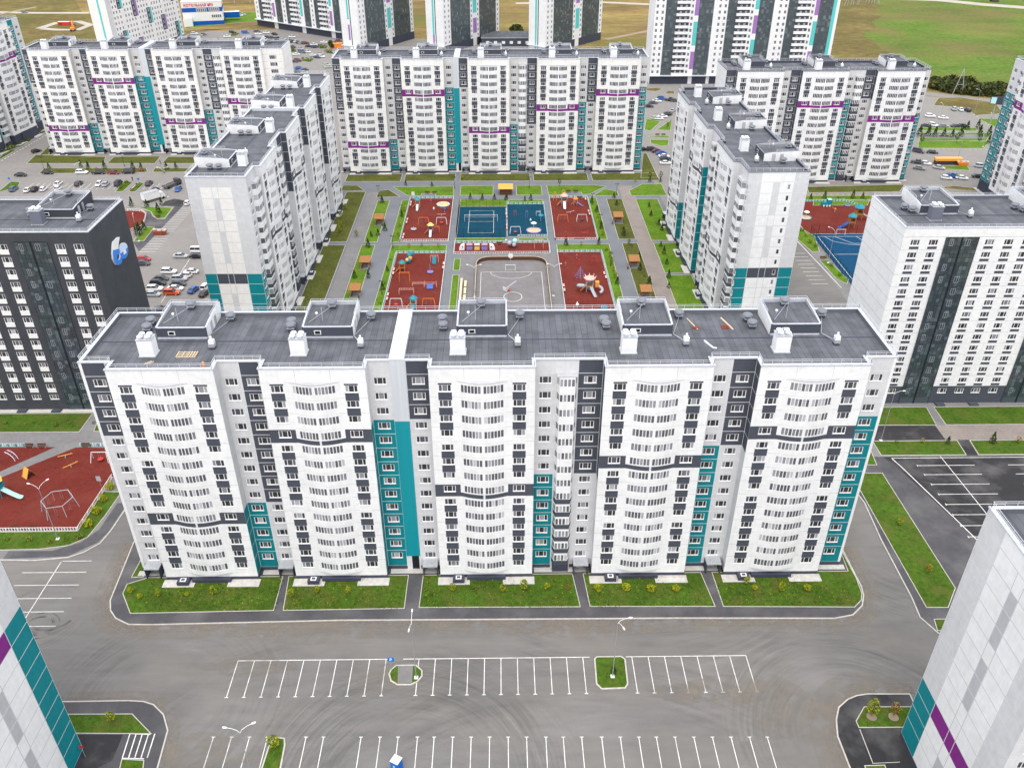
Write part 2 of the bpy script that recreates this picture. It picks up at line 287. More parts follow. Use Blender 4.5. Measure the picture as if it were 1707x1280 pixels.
def wmesh(k):
    if k not in WM: WM[k]=(WT[k][0].mesh('window'),WT[k][1].mesh('pane'))
    return WM[k]
def place_windows(root,wins,limit=100):
    """the windows that show largest are parts of their own, the rest of a big house is one 'stuff' part"""
    M=Matrix.Translation(root.location)@Matrix.Rotation(root.rotation_euler.z,4,'Z')
    def score(wn):
        p=M@Vector(wn[1]); nrm=Matrix.Rotation(root.rotation_euler.z+wn[2],3,'Z')@Vector((0,-1,0)); d=Vector((0,0,CAMH))-p
        v=np.array([p.x,p.y,p.z-CAMH]); zc=v@_F
        if zc<=1: return -1
        X,Yp=abs(FPX*(v@_R)/zc),abs(FPX*(v@_U)/zc)
        return max(0,nrm.dot(d.normalized()))/d.length**2*(1 if X<853 and Yp<640 else .001)
    wins=sorted(wins,key=score,reverse=True)
    for k,p,a in wins[:limit]:
        fm,pm=wmesh(k); o=obj('window',fm,root,p,a); obj('pane',pm,o)
    rest=wins[limit:]
    if rest:
        a=MB(); b=MB()
        for k,p,an in rest:
            T=Matrix.Translation(p)@Matrix.Rotation(an,4,'Z'); a.add(WT[k][0],T); b.add(WT[k][1],T)
        o=tag(obj('windows',a,root),kind='stuff'); tag(obj('panes',b,o),kind='stuff')
# ---------------------------------------------------------------- facade grid
SEAM={'white':'seam_w','cream':'seam_w','gray':'seam_l','cream_gray':'seam_w','mid_gray':'seam_l','charcoal':'seam_l','teal':'seam_l','purple':'seam_l','turquoise':'seam_l','lilac':'seam_l','dorm_dark':None,'white_dorm':'seam_d','plinth':None}
class Fac:
    def __init__(s,mb,wins,o,u,n): s.mb=mb; s.w=wins; s.o=o; s.u=u; s.n=n; s.a=math.atan2(u[1],u[0])
    def pt(s,u,z,d=0): return (s.o[0]+s.u[0]*u+s.n[0]*d, s.o[1]+s.u[1]*u+s.n[1]*d, z)
    def q(s,u0,u1,z0,z1,m,d=0):
        if u1-u0<1e-4 or z1-z0<1e-4: return
        s.mb.q([s.pt(u0,z0,d),s.pt(u1,z0,d),s.pt(u1,z1,d),s.pt(u0,z1,d)],m)
    def box(s,u0,u1,z0,z1,d,m):
        """slab standing d proud of the wall"""
        s.q(u0,u1,z0,z1,m,d); P=s.pt
        s.mb.q([P(u0,z0,0),P(u1,z0,0),P(u1,z0,d),P(u0,z0,d)],m); s.mb.q([P(u0,z1,d),P(u1,z1,d),P(u1,z1,0),P(u0,z1,0)],m)
        s.mb.q([P(u0,z0,0),P(u0,z0,d),P(u0,z1,d),P(u0,z1,0)],m); s.mb.q([P(u1,z0,d),P(u1,z0,0),P(u1,z1,0),P(u1,z1,d)],m)
    def cell(s,u0,u1,z0,z1,m,win=None,zc=0,uc=None,sw=.035,seam=True,sides='lrtb'):
        sm=SEAM.get(m) if seam else None
        if m=='white_dorm': m='white'
        if sm:
            a,b,c,d=(u0+sw if 'l' in sides else u0),(u1-sw if 'r' in sides else u1),(z0+sw if 'b' in sides else z0),(z1-sw if 't' in sides else z1)
            s.q(u0,u1,z0,c,sm); s.q(u0,u1,d,z1,sm); s.q(u0,a,c,d,sm); s.q(b,u1,c,d,sm); u0,u1,z0,z1=a,b,c,d
        if not win: s.q(u0,u1,z0,z1,m); return
        w,h=WD[win]; uc=(u0+u1)/2 if uc is None else uc; a,b,c,d=uc-w/2,uc+w/2,zc-h/2,zc+h/2
        s.q(u0,u1,z0,c,m); s.q(u0,u1,d,z1,m); s.q(u0,a,c,d,m); s.q(b,u1,c,d,m)
        P=s.pt; r=-.16; rm='frame' if m in('charcoal','teal','purple','dorm_dark') else m
        s.mb.q([P(a,c,0),P(b,c,0),P(b,c,r),P(a,c,r)],rm); s.mb.q([P(a,d,r),P(b,d,r),P(b,d,0),P(a,d,0)],rm)
        s.mb.q([P(a,c,0),P(a,c,r),P(a,d,r),P(a,d,0)],rm); s.mb.q([P(b,c,r),P(b,c,0),P(b,d,0),P(b,d,r)],rm)
        s.w.append((win,P(uc,c,-.10),s.a))
# ---------------------------------------------------------------- balconies
def bal_meshes(w,p,rh,band=None,gl='glass_bal',n=6,low=None):
    """one storey of a bowed balcony: parapet, two glazed runs of n lights, head"""
    B=MB(); Gm=MB(); h=w/2; e=h-.62; c=.17
    xs=[-h,-h+.3,-e]+[-e+(e-c)*i/n for i in range(1,n+1)]+[0]+[c+(e-c)*i/n for i in range(0,n+1)]+[h-.3,h]
    Y=lambda x:-p*(1-(x/h)**2)**1.25 if abs(x)<h else 0.
    P0=lambda x,z,d=0:(x,Y(x)+d,z)
    for a,b in zip(xs,xs[1:]):
        gz=abs(a)<=e+.001 and abs(b)<=e+.001 and not(abs(a)<c+.001 and abs(b)<c+.001)
        if band:
            lm='seam_l' if abs(a)<c+.001 and abs(b)<c+.001 else band
            B.q([P0(a,0),P0(b,0),P0(b,.85),P0(a,.85)],lm); B.q([P0(a,.85),P0(b,.85),P0(b,1.0),P0(a,1.0)],'white')
        else:
            B.q([P0(a,0),P0(b,0),P0(b,.04),P0(a,.04)],'seam_w'); B.q([P0(a,.04),P0(b,.04),P0(b,1.0),P0(a,1.0)],'white')
        B.q([P0(a,2.36),P0(b,2.36),P0(b,rh),P0(a,rh)],'white')
        if gz:
            m=.055; d=.09
            B.q([P0(a,1.0),P0(b,1.0),P0(b,1.0,d),P0(a,1.0,d)],'white'); B.q([P0(a,2.36,d),P0(b,2.36,d),P0(b,2.36),P0(a,2.36)],'white')
            for s0,s1 in ((a,a+m),(b-m,b)): B.q([P0(s0,1.0),P0(s1,1.0),P0(s1,2.36),P0(s0,2.36)],'frame')
            B.q([P0(a+m,1.0),P0(a+m,1.0,d),P0(a+m,2.36,d),P0(a+m,2.36)],'frame'); B.q([P0(b-m,1.0,d),P0(b-m,1.0),P0(b-m,2.36),P0(b-m,2.36,d)],'frame')
            Gm.q([P0(a+m,1.0,d),P0(b-m,1.0,d),P0(b-m,2.36,d),P0(a+m,2.36,d)],gl)
        else: B.q([P0(a,1.0),P0(b,1.0),P0(b,2.36),P0(a,2.36)],'white')
    arc=[(x,Y(x)) for x in xs]
    B.q([(x,y,0) for x,y in arc[::-1]],'white'); B.q([(x,y,rh) for x,y in arc],'white')
    return B.mesh('balcony'),Gm.mesh('glazing')
def poly_bal(w,p,rh,low='white',gl='glass_bal'):
    """one storey of a three-sided glazed balcony"""
    B=MB(); Gm=MB(); h=w/2
    pts=[(-h,0),(-h+.35,-p),(h-.35,-p),(h,0)]
    for k,(a,b) in enumerate(zip(pts,pts[1:])):
        a=Vector(a); b=Vector(b); L=(b-a).length; u=(b-a)/L; nrm=Vector((u.y,-u.x)); F=Fac(B,[],a,u,nrm); n=4 if k==1 else 1
        F.q(0,L,0,1.05,low); F.q(0,L,2.35,rh,'white')
        for i in range(n):
            s0,s1=L*i/n,L*(i+1)/n; m=.09
            F.q(s0,s0+m,1.05,2.35,'frame'); F.q(s1-m,s1,1.05,2.35,'frame'); F2=Fac(Gm,[],a,u,nrm); F2.q(s0+m,s1-m,1.05,2.35,gl,-.06)
            B.q([F.pt(s0+m,1.05),F.pt(s1-m,1.05),F.pt(s1-m,1.05,-.06),F.pt(s0+m,1.05,-.06)],'frame')
    B.q([(x,y,0) for x,y in pts[::-1]],'white'); B.q([(x,y,rh) for x,y in pts],'seam_d' )
    return B.mesh('balcony'),Gm.mesh('glazing')
BC={}
def bal(*k):
    if k not in BC: BC[k]=bal_meshes(*k) if k[0]!='p' else poly_bal(*k[1:])
    return BC[k]
# ---------------------------------------------------------------- roof fittings
def chimney_mesh(m='chimney_white',h=2.9):
    B=MB(); B.box(-1.15,1.15,-.95,.95,0,h,m); B.box(-1.3,1.3,-1.1,1.1,-.05,.13,'galv')
    B.box(-1.22,1.22,-1.02,1.02,h+.002,h+.1,'galv')
    for x in (-.58,.58):
        for y in (-.48,.48):
            B.cyl(x,y,h+.1,h+.5,.3,'galv',10); B.cyl(x,y,h+.5,h+.62,.47,'chimney_white',12,.4); B.cyl(x,y,h+.62,h+.7,.4,'chimney_white',12,.1)
    return B.mesh('chimney')
def mushroom_mesh():
    B=MB(); B.box(-.5,.5,-.5,.5,0,.55,'plinth'); B.box(-.6,.6,-.6,.6,.55,.75,'galv'); B.box(-.3,.3,-.3,.3,.75,1.05,'vent_gray')
    B.lathe(0,0,[(.3,1.0),(.80,1.05),(.86,1.15),(.75,1.36),(.4,1.5),(.01,1.54)],'vent_gray',16); return B.mesh('roof_vent')
def cowl_mesh():
    B=MB(); B.box(-.42,.42,-.42,.42,0,.35,'plinth'); B.box(-.46,.46,-.46,.46,.352,.95,'galv'); B.box(-.4,.4,-.4,.4,.95,1.5,'chimney_white')
    B.bar((0,0,1.5),(0,0,1.8),.5,'chimney_white',4,.08); B.cyl(0,0,1.7,2.1,.16,'chimney_white',8); return B.mesh('wind_cowl')
RF={'ch':chimney_mesh(),'chg':chimney_mesh('chimney_gray'),'m':mushroom_mesh(),'c':cowl_mesh()}
def railing(B,pts,z,h=.9,step=1.55,rails=2):
    for (a,b) in zip(pts,pts[1:]):
        L=math.dist(a,b)
        if L<.3: continue
        for k in range(rails): B.bar((a[0],a[1],z+h-k*.3),(b[0],b[1],z+h-k*.3),.034,'rail')
        n=max(1,round(L/step))
        for i in range(n+1):
            t=i/n; x,y=a[0]+(b[0]-a[0])*t,a[1]+(b[1]-a[1])*t; B.bar((x,y,z),(x,y,z+h),.034,'rail')
def penthouse(root,x0,x1,y0,y1,zr,front='charcoal',side='white',cop='coping',hgt=1.9,rail=1,door=1):
    """stair-head hut standing on the roof; its side and back walls rise as a parapet"""
    B=MB(); z1=zr+hgt; zb=z1+.62; t=.27; W_='white' if side=='white' else side
    Fac(B,[],(x0,y0),(1,0),(0,-1)).q(0,x1-x0,zr,z1,front)
    for xo,xi in ((x0,x0+t),(x1,x1-t)):
        f=-1 if xo<xi else 1
        q=[(xo,y0,zr),(xo,y1,zr-.6),(xo,y1,zb),(xo,y0+2.2,z1+.35),(xo,y0,z1+.06)]; B.q(q if f>0 else q[::-1],W_)
        q=[(xi,y0,z1-.02),(xi,y1-t,z1-.02),(xi,y1-t,zb),(xi,y0+2.2,z1+.35),(xi,y0,z1+.06)]; B.q(q[::-1] if f>0 else q,'mid_gray')
        for (ya,za),(yb,zc) in (((y0,z1+.06),(y0+2.2,z1+.35)),((y0+2.2,z1+.35),(y1-t,zb))):
            q=[(xo,ya,za),(xi,ya,za),(xi,yb,zc),(xo,yb,zc)]; B.q(q if f<0 else q[::-1],cop)
    B.q([(x1,y1,zr-.6),(x0,y1,zr-.6),(x0,y1,zb),(x1,y1,zb)],W_); B.q([(x0,y1-t,zb),(x1,y1-t,zb),(x1,y1,zb),(x0,y1,zb)],cop)
    B.q([(x0+t,y1-t,z1-.02),(x1-t,y1-t,z1-.02),(x1-t,y1-t,zb),(x0+t,y1-t,zb)],cop)
    B.q([(x0+t,y0,z1),(x1-t,y0,z1),(x1-t,y1-t,z1),(x0+t,y1-t,z1)],'roof')
    B.box(x0+t+.01,x1-t-.01,y0-.12,y0+.16,z1-.02,z1+.10,cop)
    B.box(x0+.1,x1-.1,y0-.25,y0-.002,zr+.02,zr+.22,cop)      # ledge under the front wall
    o=obj('penthouse',B,root)
    W=MB(); u=x0+(x1-x0)*.30; W.box(u-.55,u+.55,y0-.1,y0-.003,zr+.6,zr+1.3,'frame'); W.box(u-.4,u+.4,y0-.13,y0-.102,zr+.72,zr+1.22,'opening'); obj('hatch',W,o)
    if door:
        for d0,dm in ((2,'pgray'),(4,'galv')): D=MB(); D.box(x1+.003,x1+.06,y0+d0,y0+d0+.9,zr+.1,zr+1.85,dm); obj('door',D,o)
    if rail:
        D=MB(); railing(D,[(x0+.15,y0+3.),(x0+.15,y1-.15),(x1-.15,y1-.15),(x1-.15,y0+3.)],zb-.25,.65); obj('railing',D,o)
    A=MB(); ax,ay=x0+(x1-x0)*.22,y0+(y1-y0)*.45; A.cyl(ax,ay,z1-.02,z1+.6,.12,'galv',8); A.cyl(ax,ay,z1+.5,z1+.72,.22,'chimney_white',8)
    A.bar((ax-.9,ay-2.2,z1+.1),(ax+2.6,ay+2.5,z1+1.0),.035,'galv'); A.cyl(ax+1.2,ay-1.4,z1-.02,z1+2.4,.03,'rail',5); obj('aerial',A,o)
    obj('roof_vent',RF['m'],root,((x0*.55+x1*.45)+.2,y1-1.5,z1+.002))
    return o
def roof_guys(B,a,c,hz=.35):
    for p in c: B.bar(a,p,.035,'galv')
# ---------------------------------------------------------------- the panel apartment house
def panel_house(name,label,loc,rz,segs,depth,pb=2.2,n=14,rh=2.8,base=1.9,zr=43.6,band='charcoal',wk='w3',wall='white',rec='gray',gableL=None,gableR=None,fit=(),group=None,limit=100,cop='coping',gl='glass_bal',gcolL='gray',gcolR='gray',roofz=None,entr=True,pz=1.0,trim=False):
    root=empty(name,label,'building',loc,rz,group)
    W=MB(); wins=[]; bals=[]; x=0.; P=[]; top=base+n*rh
    zf=lambda i: base+(n-1-i)*rh
    def colm(c,i): # colour of recess column c at row i (-1 = attic)
        if c[0]=='J': return 'metal_light' if i<c[2] else 'metal_teal'
        if c[0]=='K': return rec
        return c[2] if i<c[3] else c[4]
    def wallcol(F,u0,u1,c,windows=True):
        if c[0]=='J':
            zj=max(3.4,zf(c[2])+rh-.3); F.q(u0,u1,3.4,zj,'metal_teal',.12); F.q(u0,u1,zj,zr,'metal_light',.12)
            for s,e in ((u0,-1),(u1,1)):
                W.q([F.pt(s,3.4,0),F.pt(s,3.4,.12),F.pt(s,zr,.12),F.pt(s,zr,0)][::-e],'seam_l')
            F.q(u0+.9,u1-.25,0,3.4,'opening'); F.q(u0,u0+.9,0,3.4,'seam_l'); F.q(u1-.25,u1,0,3.4,'seam_l'); return
        F.q(u0,u1,0,pz,'plinth')
        for i in range(n):
            z0=zf(i) if i<n-1 else pz; m=colm(c,i); win=(c[5] if len(c)>5 else wk) if (windows and c[0]=='G') else None
            F.cell(u0,u1,z0,zf(i)+rh,m,win,zf(i)+1.62,sw=.05)
        F.cell(u0,u1,top,zr,colm(c,-1),sw=.05)
    def ret(xx,c,left):
        F=Fac(W,wins,(xx,0) if left else (xx,-pb),(0,-1) if left else (0,1),(-1,0) if left else (1,0)); wallcol(F,0,pb,('R',0,*c[2:5]) if c[0]=='G' else ('R',0,rec,99,rec),False)
    prev=None; bayn=0
    class Bits:
        def __init__(s,nm): s.nm=nm; s.k=[]; s.v=1
        def box(s,*a): s.k.append([a])
        def more(s,*a): s.k[-1].append(a)
        def flush(s):
            for grp in s.k:
                B=MB(); [B.box(*a) for a in grp]; obj(s.nm,B,root)
    ent=Bits('entrance_porch'); pads=Bits('plinth_apron')
    for si,sg in enumerate(segs):
        if sg[0]=='B':
            w=sg[1]; b=sg[2]; nd=sg[3]; x1=x+w; k=w/16.2; bw=(sg[4] if len(sg)>4 else 7.8)*k; wc=2.1
            if prev!='B' and si>0: ret(x,lastc,True)
            P+=[(x,-pb),(x1,-pb)]
            F=Fac(W,wins,(x,-pb),(1,0),(0,-1)); uL=1.35*k; cuts=[0,uL,uL+wc,w/2-bw/2,w/2+bw/2,w-uL-wc,w-uL,w]
            F.q(0,w,0,pz-.1,'plinth')
            for i in range(n):
                z0=zf(i) if i<n-1 else pz-.1; z1=zf(i)+rh; ib=(i==b); m=band if ib else wall; zb=z1-.28 if ib else z1
                for (u0,u1) in ((cuts[0],cuts[1]),(cuts[2],cuts[3]),(cuts[4],cuts[5]),(cuts[6],cuts[7])):
                    F.cell(u0,u1,z0,zb,m,seam=not ib,sides='tb')
                    if ib: F.q(u0,u1,zb,z1,wall)
                F.q(cuts[3],cuts[4],z0,z1,wall)
                for (u0,u1) in ((cuts[1],cuts[2]),(cuts[5],cuts[6])):
                    up=(i in nd) or ib or i==b+1        # rows with no dark spandrel above the window
                    below=(i+1 in nd) or (i+1==b) or (i==b) or (i+1>=n) or (i+1==b+1)
                    zs=zf(i)+.97; zt=zf(i)+2.27
                    mb_=m if ib else (wall if below else 'charcoal'); mt=m if ib else (wall if up else 'charcoal')
                    F.q(u0,u1,z0,zs,mb_)
                    F.cell(u0,u1,zs,zt,m,wk,zf(i)+1.62,seam=False)
                    if ib: F.q(u0,u1,zt,zb,m); F.q(u0,u1,zb,z1,wall)
                    elif i==0: F.q(u0,u1,zt,zt+.3,mt); F.q(u0,u1,zt+.3,z1,wall)
                    else: F.q(u0,u1,zt,z1,mt)
                bals.append((bal(round(bw,2),.8,rh,band if ib else None,gl),(x+w/2,-pb,zf(i)),0))
            for j in range(3): F.cell(w*j/3,w*(j+1)/3,top,zr,wall,sides='lr')
            # low plinth under the bow, thin dark cap above the highest balcony
            B0=MB()
            ent.box(x+w/2-bw/2+.5,x+w/2+bw/2-.5,-pb-.75,-pb+.02,.0,pz-.15,'plinth')
            pads.box(x-.4,x+w*.32,-pb-1.8,-pb+.0,0,.22,'apron'); pads.box(x+w*.68,x+w+.4,-pb-1.8,-pb+.0,0,.22,'apron')
            cap=MB(); h=bw/2
            pts=[(x+w/2+t*h/8,-pb-(.87)*(1-(t/8)**2)**1.25-.02) for t in range(-8,9)]; W.prism(pts,top+.001,top+.09,'mid_gray')
            if entr:
                for u in (w*.2,) :
                    ent.box(x+u-1.0,x+u+1.0,-pb-1.5,-pb+.0,.0,.95,'plinth'); ent.more(x+u-.5,x+u+.5,-pb-1.25,-pb-.45,.952,1.08,'frame'); ent.more(x+u-.32,x+u+.32,-pb-1.1,-pb-.6,1.082,1.1,'glass_mull')
            x=x1; prev='B'; bayn+=1
        else:
            w=sum(c[1] for c in sg[1]); 
            if prev=='B': ret(x,sg[1][0],False)
            P+=[(x,0),(x+w,0)]
            F=Fac(W,wins,(x,0),(1,0),(0,-1)); u=0
            for ci,c in enumerate(sg[1]):
                if c[0]=='K':
                    F.q(u,u+c[1],0,zr,rec)
                    for i in range(n): bals.append((bal('p',round(c[1]-.3,2),1.15,rh,'white' if i<c[2] else ('charcoal'),gl),(x+u+c[1]/2,0,zf(i)),0))
                    W.box(x+u+.1,x+u+c[1]-.1,-1.2,-.001,top+.001,top+.12,'mid_gray'); ent.box(x+u+.3,x+u+c[1]-.3,-1.05,-.003,0,1.85,'plinth')
                else: wallcol(F,u,u+c[1],c)
                if entr and c[0]=='G' and ci==len(sg[1])-1 and si<len(segs)-1:
                    # stair entrance: canopy on side walls and a pale door
                    a=x+u+c[1]/2; ent.box(a-1.3,a+1.3,-2.0,-.003,2.35,2.55,'galv'); ent.more(a-1.3,a-1.15,-1.9,-.003,.1,2.349,'plinth'); ent.more(a+1.15,a+1.3,-1.9,-.003,.1,2.349,'plinth'); ent.more(a-.6,a+.6,-.06,-.004,.12,2.2,'pgray')
                u+=c[1]
            lastc=sg[1][-1]; pads.box(x+(.42 if si>0 else -.8),x+w-(.42 if si<len(segs)-1 else -.8),-1.1,-.001,0,.215,'apron')
            x+=w; prev='R'
    yR=-pb if prev=='B' else 0; yL=-pb if segs[0][0]=='B' else 0
    P+=[(x,depth),(0,depth)]
    # gables and back
    def gable(F,wd,spec,col):
        if not spec:
            F.q(0,wd,0,pz,'plinth')
            for i in range(n): F.cell(0,wd/2,zf(i) if i<n-1 else pz,zf(i)+rh,col,sides='tb'); F.cell(wd/2,wd,zf(i) if i<n-1 else pz,zf(i)+rh,col,sides='tb')
            F.cell(0,wd,top,zr,col); return
        us=[0]; tot=sum(c[0] for c in spec)
        for c in spec: us.append(us[-1]+c[0]*wd/tot)
        F.q(0,wd,0,pz,'plinth')
        for c,u0,u1 in zip(spec,us,us[1:]):
            for i in range(n):
                z0=zf(i) if i<n-1 else pz; win='w1' if len(c)>2 and c[2] else None; F.cell(u0,u1,z0,zf(i)+rh,c[1](i),win,zf(i)+1.5,uc=(u0+u1)/2+.6 if win else None,sw=.05)
            F.cell(u0,u1,top,zr,c[1](-1),sides='tb')
    gable(Fac(W,wins,(x,yR),(0,1),(1,0)),depth-yR,gableR,gcolR); gable(Fac(W,wins,(0,depth),(0,-1),(-1,0)),depth-yL,gableL,gcolL)
    F=Fac(W,wins,(x,depth),(-1,0),(0,1)); F.q(0,x,0,zr,wall)
    obj('wall',W,root)
    # roof with parapet
    P2=[]; 
    for p in P:
        if not P2 or math.dist(P2[-1],p)>.01: P2.append(p)
    # drop collinear points
    P3=[p for i,p in enumerate(P2) if abs((P2[i][0]-P2[i-1][0])*(P2[(i+1)%len(P2)][1]-P2[i][1])-(P2[i][1]-P2[i-1][1])*(P2[(i+1)%len(P2)][0]-P2[i][0]))>1e-6]
    zt=roofz or zr; _,Po=inset(P3,-.10); PP,Q=inset(P3,.5); B=MB(); ring(B,Po,Q,zt+.08,cop); vring(B,Po,zt-.10,zt+.08,cop); ring(B,P3,Po,zt-.10,cop); vring(B,Q,zt-.62,zt+.08,'plinth' if cop=='coping_dark' else 'coping_dark',True)
    B.q([(*p,zt-.60) for p in Q],'roof'); zd=zt-.60
    yv=depth*.44; B.box(.6,x-.6,yv,yv+.25,zd+.004,zd+.05,'plinth'); B.box(.6,x-.6,yv-.9,yv-.86,zd+.004,zd+.02,'seam_d')
    ro=obj('roof',B,root)
    Rl=MB()
    _,Qr=inset(P3,.15); nq=len(Qr); dd=[Vector(Qr[(i+1)%nq])-Vector(Qr[i]) for i in range(nq)]
    for i in range(nq):
        railing(Rl,[Qr[i],Qr[(i+1)%nq]],zt+.08,.85)
    obj('railing',Rl,root)
    if trim:
        for xa,xb in ((-.03,.42),(x-.42,x+.03)): B=MB(); B.box(xa,xb,-.035,.4,pz,zt-.11,'white'); obj('corner_trim',B,root)
    for f in fit:
        k=f[0]
        if k=='P': penthouse(root,f[1],f[1]+f[2],f[3],depth+.12,zd,cop=cop,hgt=1.9)
        elif k=='G':
            B=MB(); roof_guys(B,(f[1],f[2],zd+.5),[(f[1]+dx,f[2]+dy,zd+.4) for dx,dy in f[3]]); obj('guy_cable',B,root)
        elif k=='S': # expansion joint cover running across the roof
            B=MB(); B.box(f[1],f[1]+f[2],.45,depth-.45,zd+.02,zt+.22,'metal_light'); 
            for q in range(1,9): B.box(f[1]-.02,f[1]+f[2]+.02,.45+(depth-.9)*q/9,.5+(depth-.9)*q/9,zt+.15,zt+.235,'seam_w')
            B.box(f[1],f[1]+f[2],-.12,.448,zt+.085,zt+.25,'metal_light'); B.box(f[1],f[1]+f[2],depth-.448,depth+.12,zt+.085,zt+.25,'metal_light'); obj('joint_cover',B,root)
        else: obj({'ch':'chimney','chg':'chimney','m':'roof_vent','c':'wind_cowl'}[k],RF[k],root,(f[1],f[2],zd+.004))
    ent.flush(); pads.flush()
    for (bm,gm),p,a in bals:
        o=obj('balcony',bm,root,p,a); obj('glazing',gm,o)
    place_windows(root,wins,limit)
    return root
def Gc(w,a,k,b,*r): return ('G',w,a,k,b,*r)
# ================================================================ BUILDINGS
def q_(a,k,b): return lambda i: a if i<k else b
def std_fit(x0s,w,yp,depth,L,ych=3.4,chx=.4,extra=()):
    f=[]
    for i,x in enumerate(x0s):
        f.append(('P',x,w,yp)); f.append(('ch',x+chx,ych)); f.append(('c',x+w+1.6,ych+1.7)); f.append(('m',x-2.3,yp+2.3)); f.append(('m',x-2.5,yp+4.6 if i%2==0 else yp+3.9)); f.append(('m',x+w+2.1,yp+5.9))
        f.append(('G',x+w+.1,yp-.4,[(2.0,6.0),(1.5,-2.6),(1.7,-2.3)]))
    return f
# --- the long front block
D='charcoal'
MAIN=[('R',[Gc(4.8,D,4,'gray')]),('B',16.1,9,{5}),('R',[Gc(3.2,'gray',9,'teal'),Gc(3.5,D,9,'gray')]),('B',16.0,3,{9}),
 ('R',[Gc(3.4,'gray',3,'teal'),('J',2.4,3),Gc(3.6,D,3,'gray')]),('B',16.15,7,{4}),('R',[Gc(3.3,'gray',7,'teal'),('K',3.4,8),Gc(3.8,D,7,'gray')]),('B',16.45,5,{10}),
 ('R',[Gc(3.4,'gray',5,'teal'),Gc(3.6,D,5,'gray')]),('B',16.7,3,{8}),('R',[Gc(4.7,'gray',3,'teal')])]
ex=[9.1,32.3,56.9,83.4,107.2]
fit=std_fit(ex,8.1,8.3,16.2,124.5)+[('S',46.9,2.3)]
panel_house('apartment_building','long white apartment block with dark grey bands and bowed balconies, centre foreground',(-64.2,111.2,0),0,MAIN,16.2,fit=fit,trim=True)
# --- the far block that closes the courtyard
FC=[('R',[Gc(3.2,D,6,'cream_gray')]),('B',15.7,10,{6}),('R',[Gc(3.2,'cream_gray',10,'teal'),Gc(3.3,D,10,'cream_gray')]),('B',15.8,3,{8}),
 ('R',[Gc(3.4,'cream_gray',3,'teal'),('J',2.1,3),Gc(3.3,D,3,'cream_gray')]),('B',15.5,8,{4}),('R',[Gc(3.2,'cream_gray',8,'teal'),('K',3.4,9),Gc(3.6,D,8,'cream_gray')]),('B',15.8,5,{9}),
 ('R',[Gc(3.2,'cream_gray',5,'teal'),Gc(3.4,D,5,'cream_gray')]),('B',16.0,3,{9}),('R',[Gc(3.1,'cream_gray',3,'teal')])]
panel_house('apartment_building','white apartment block with purple bands closing the far end of the courtyard',(-62.2,329.6,0),0,FC,15.5,rh=2.76,base=1.8,zr=42.7,band='purple',wall='cream',rec='cream_gray',wk='f3',
 fit=std_fit([7.5,30.5,54.5,81,104],8.1,8,15.5,117)+[('S',44.9,2.1)],gl='glass_far',gcolL='cream_gray',gcolR='cream_gray',pb=2.1)
# --- far left and far right blocks
FL=[('R',[Gc(3.0,D,4,'cream_gray')]),('B',16.1,10,{5}),('R',[Gc(3.3,'cream_gray',10,'teal'),Gc(3.5,D,10,'cream_gray')]),('B',16.4,3,{8}),('R',[Gc(3.6,'cream_gray',3,'teal'),('J',2.2,3),Gc(3.1,D,3,'cream_gray')]),('B',16.2,9,{4}),
 ('R',[Gc(3.3,'cream_gray',8,'teal'),Gc(3.6,D,8,'cream_gray'),('K',3.7,99)]),('B',16.1,6,{10}),('R',[('G',8.0,'cream',99,'cream','w4')])]
panel_house('apartment_building','cream apartment block with purple bands, behind the car park at upper left',(-188.2,355.2,0),0,FL,15.,rh=2.66,base=1.7,zr=41.2,band='purple',wall='cream',rec='cream_gray',wk='f3',
 fit=std_fit([7.5,31,58,84],8.,7.5,15,102)+[('S',45.6,2.2)],gl='glass_far',gcolR='cream',pb=2.1)
FR=[('R',[Gc(3.5,D,9,'cream_gray')]),('B',16.8,8,{4}),('R',[Gc(3.0,'cream_gray',8,'teal'),Gc(3.6,D,9,'cream_gray')]),('B',16.7,3,{7}),('R',[Gc(3.2,'cream_gray',3,'teal'),('K',3.5,3),Gc(3.5,D,3,'cream_gray')]),('B',17.2,5,{9}),('R',[Gc(2.8,'cream_gray',5,'teal')])]
panel_house('apartment_building','white apartment block with purple bands, below the green hillside at upper right',(81.1,316.8,0),0,FR,15.,rh=2.64,base=1.7,zr=40.9,band='purple',wall='white',rec='cream_gray',wk='f3',
 fit=std_fit([7.5,33.5,60],8.,7.5,15,74),gl='glass_far',gcolL='white',pb=2.1,cop='coping_dark')
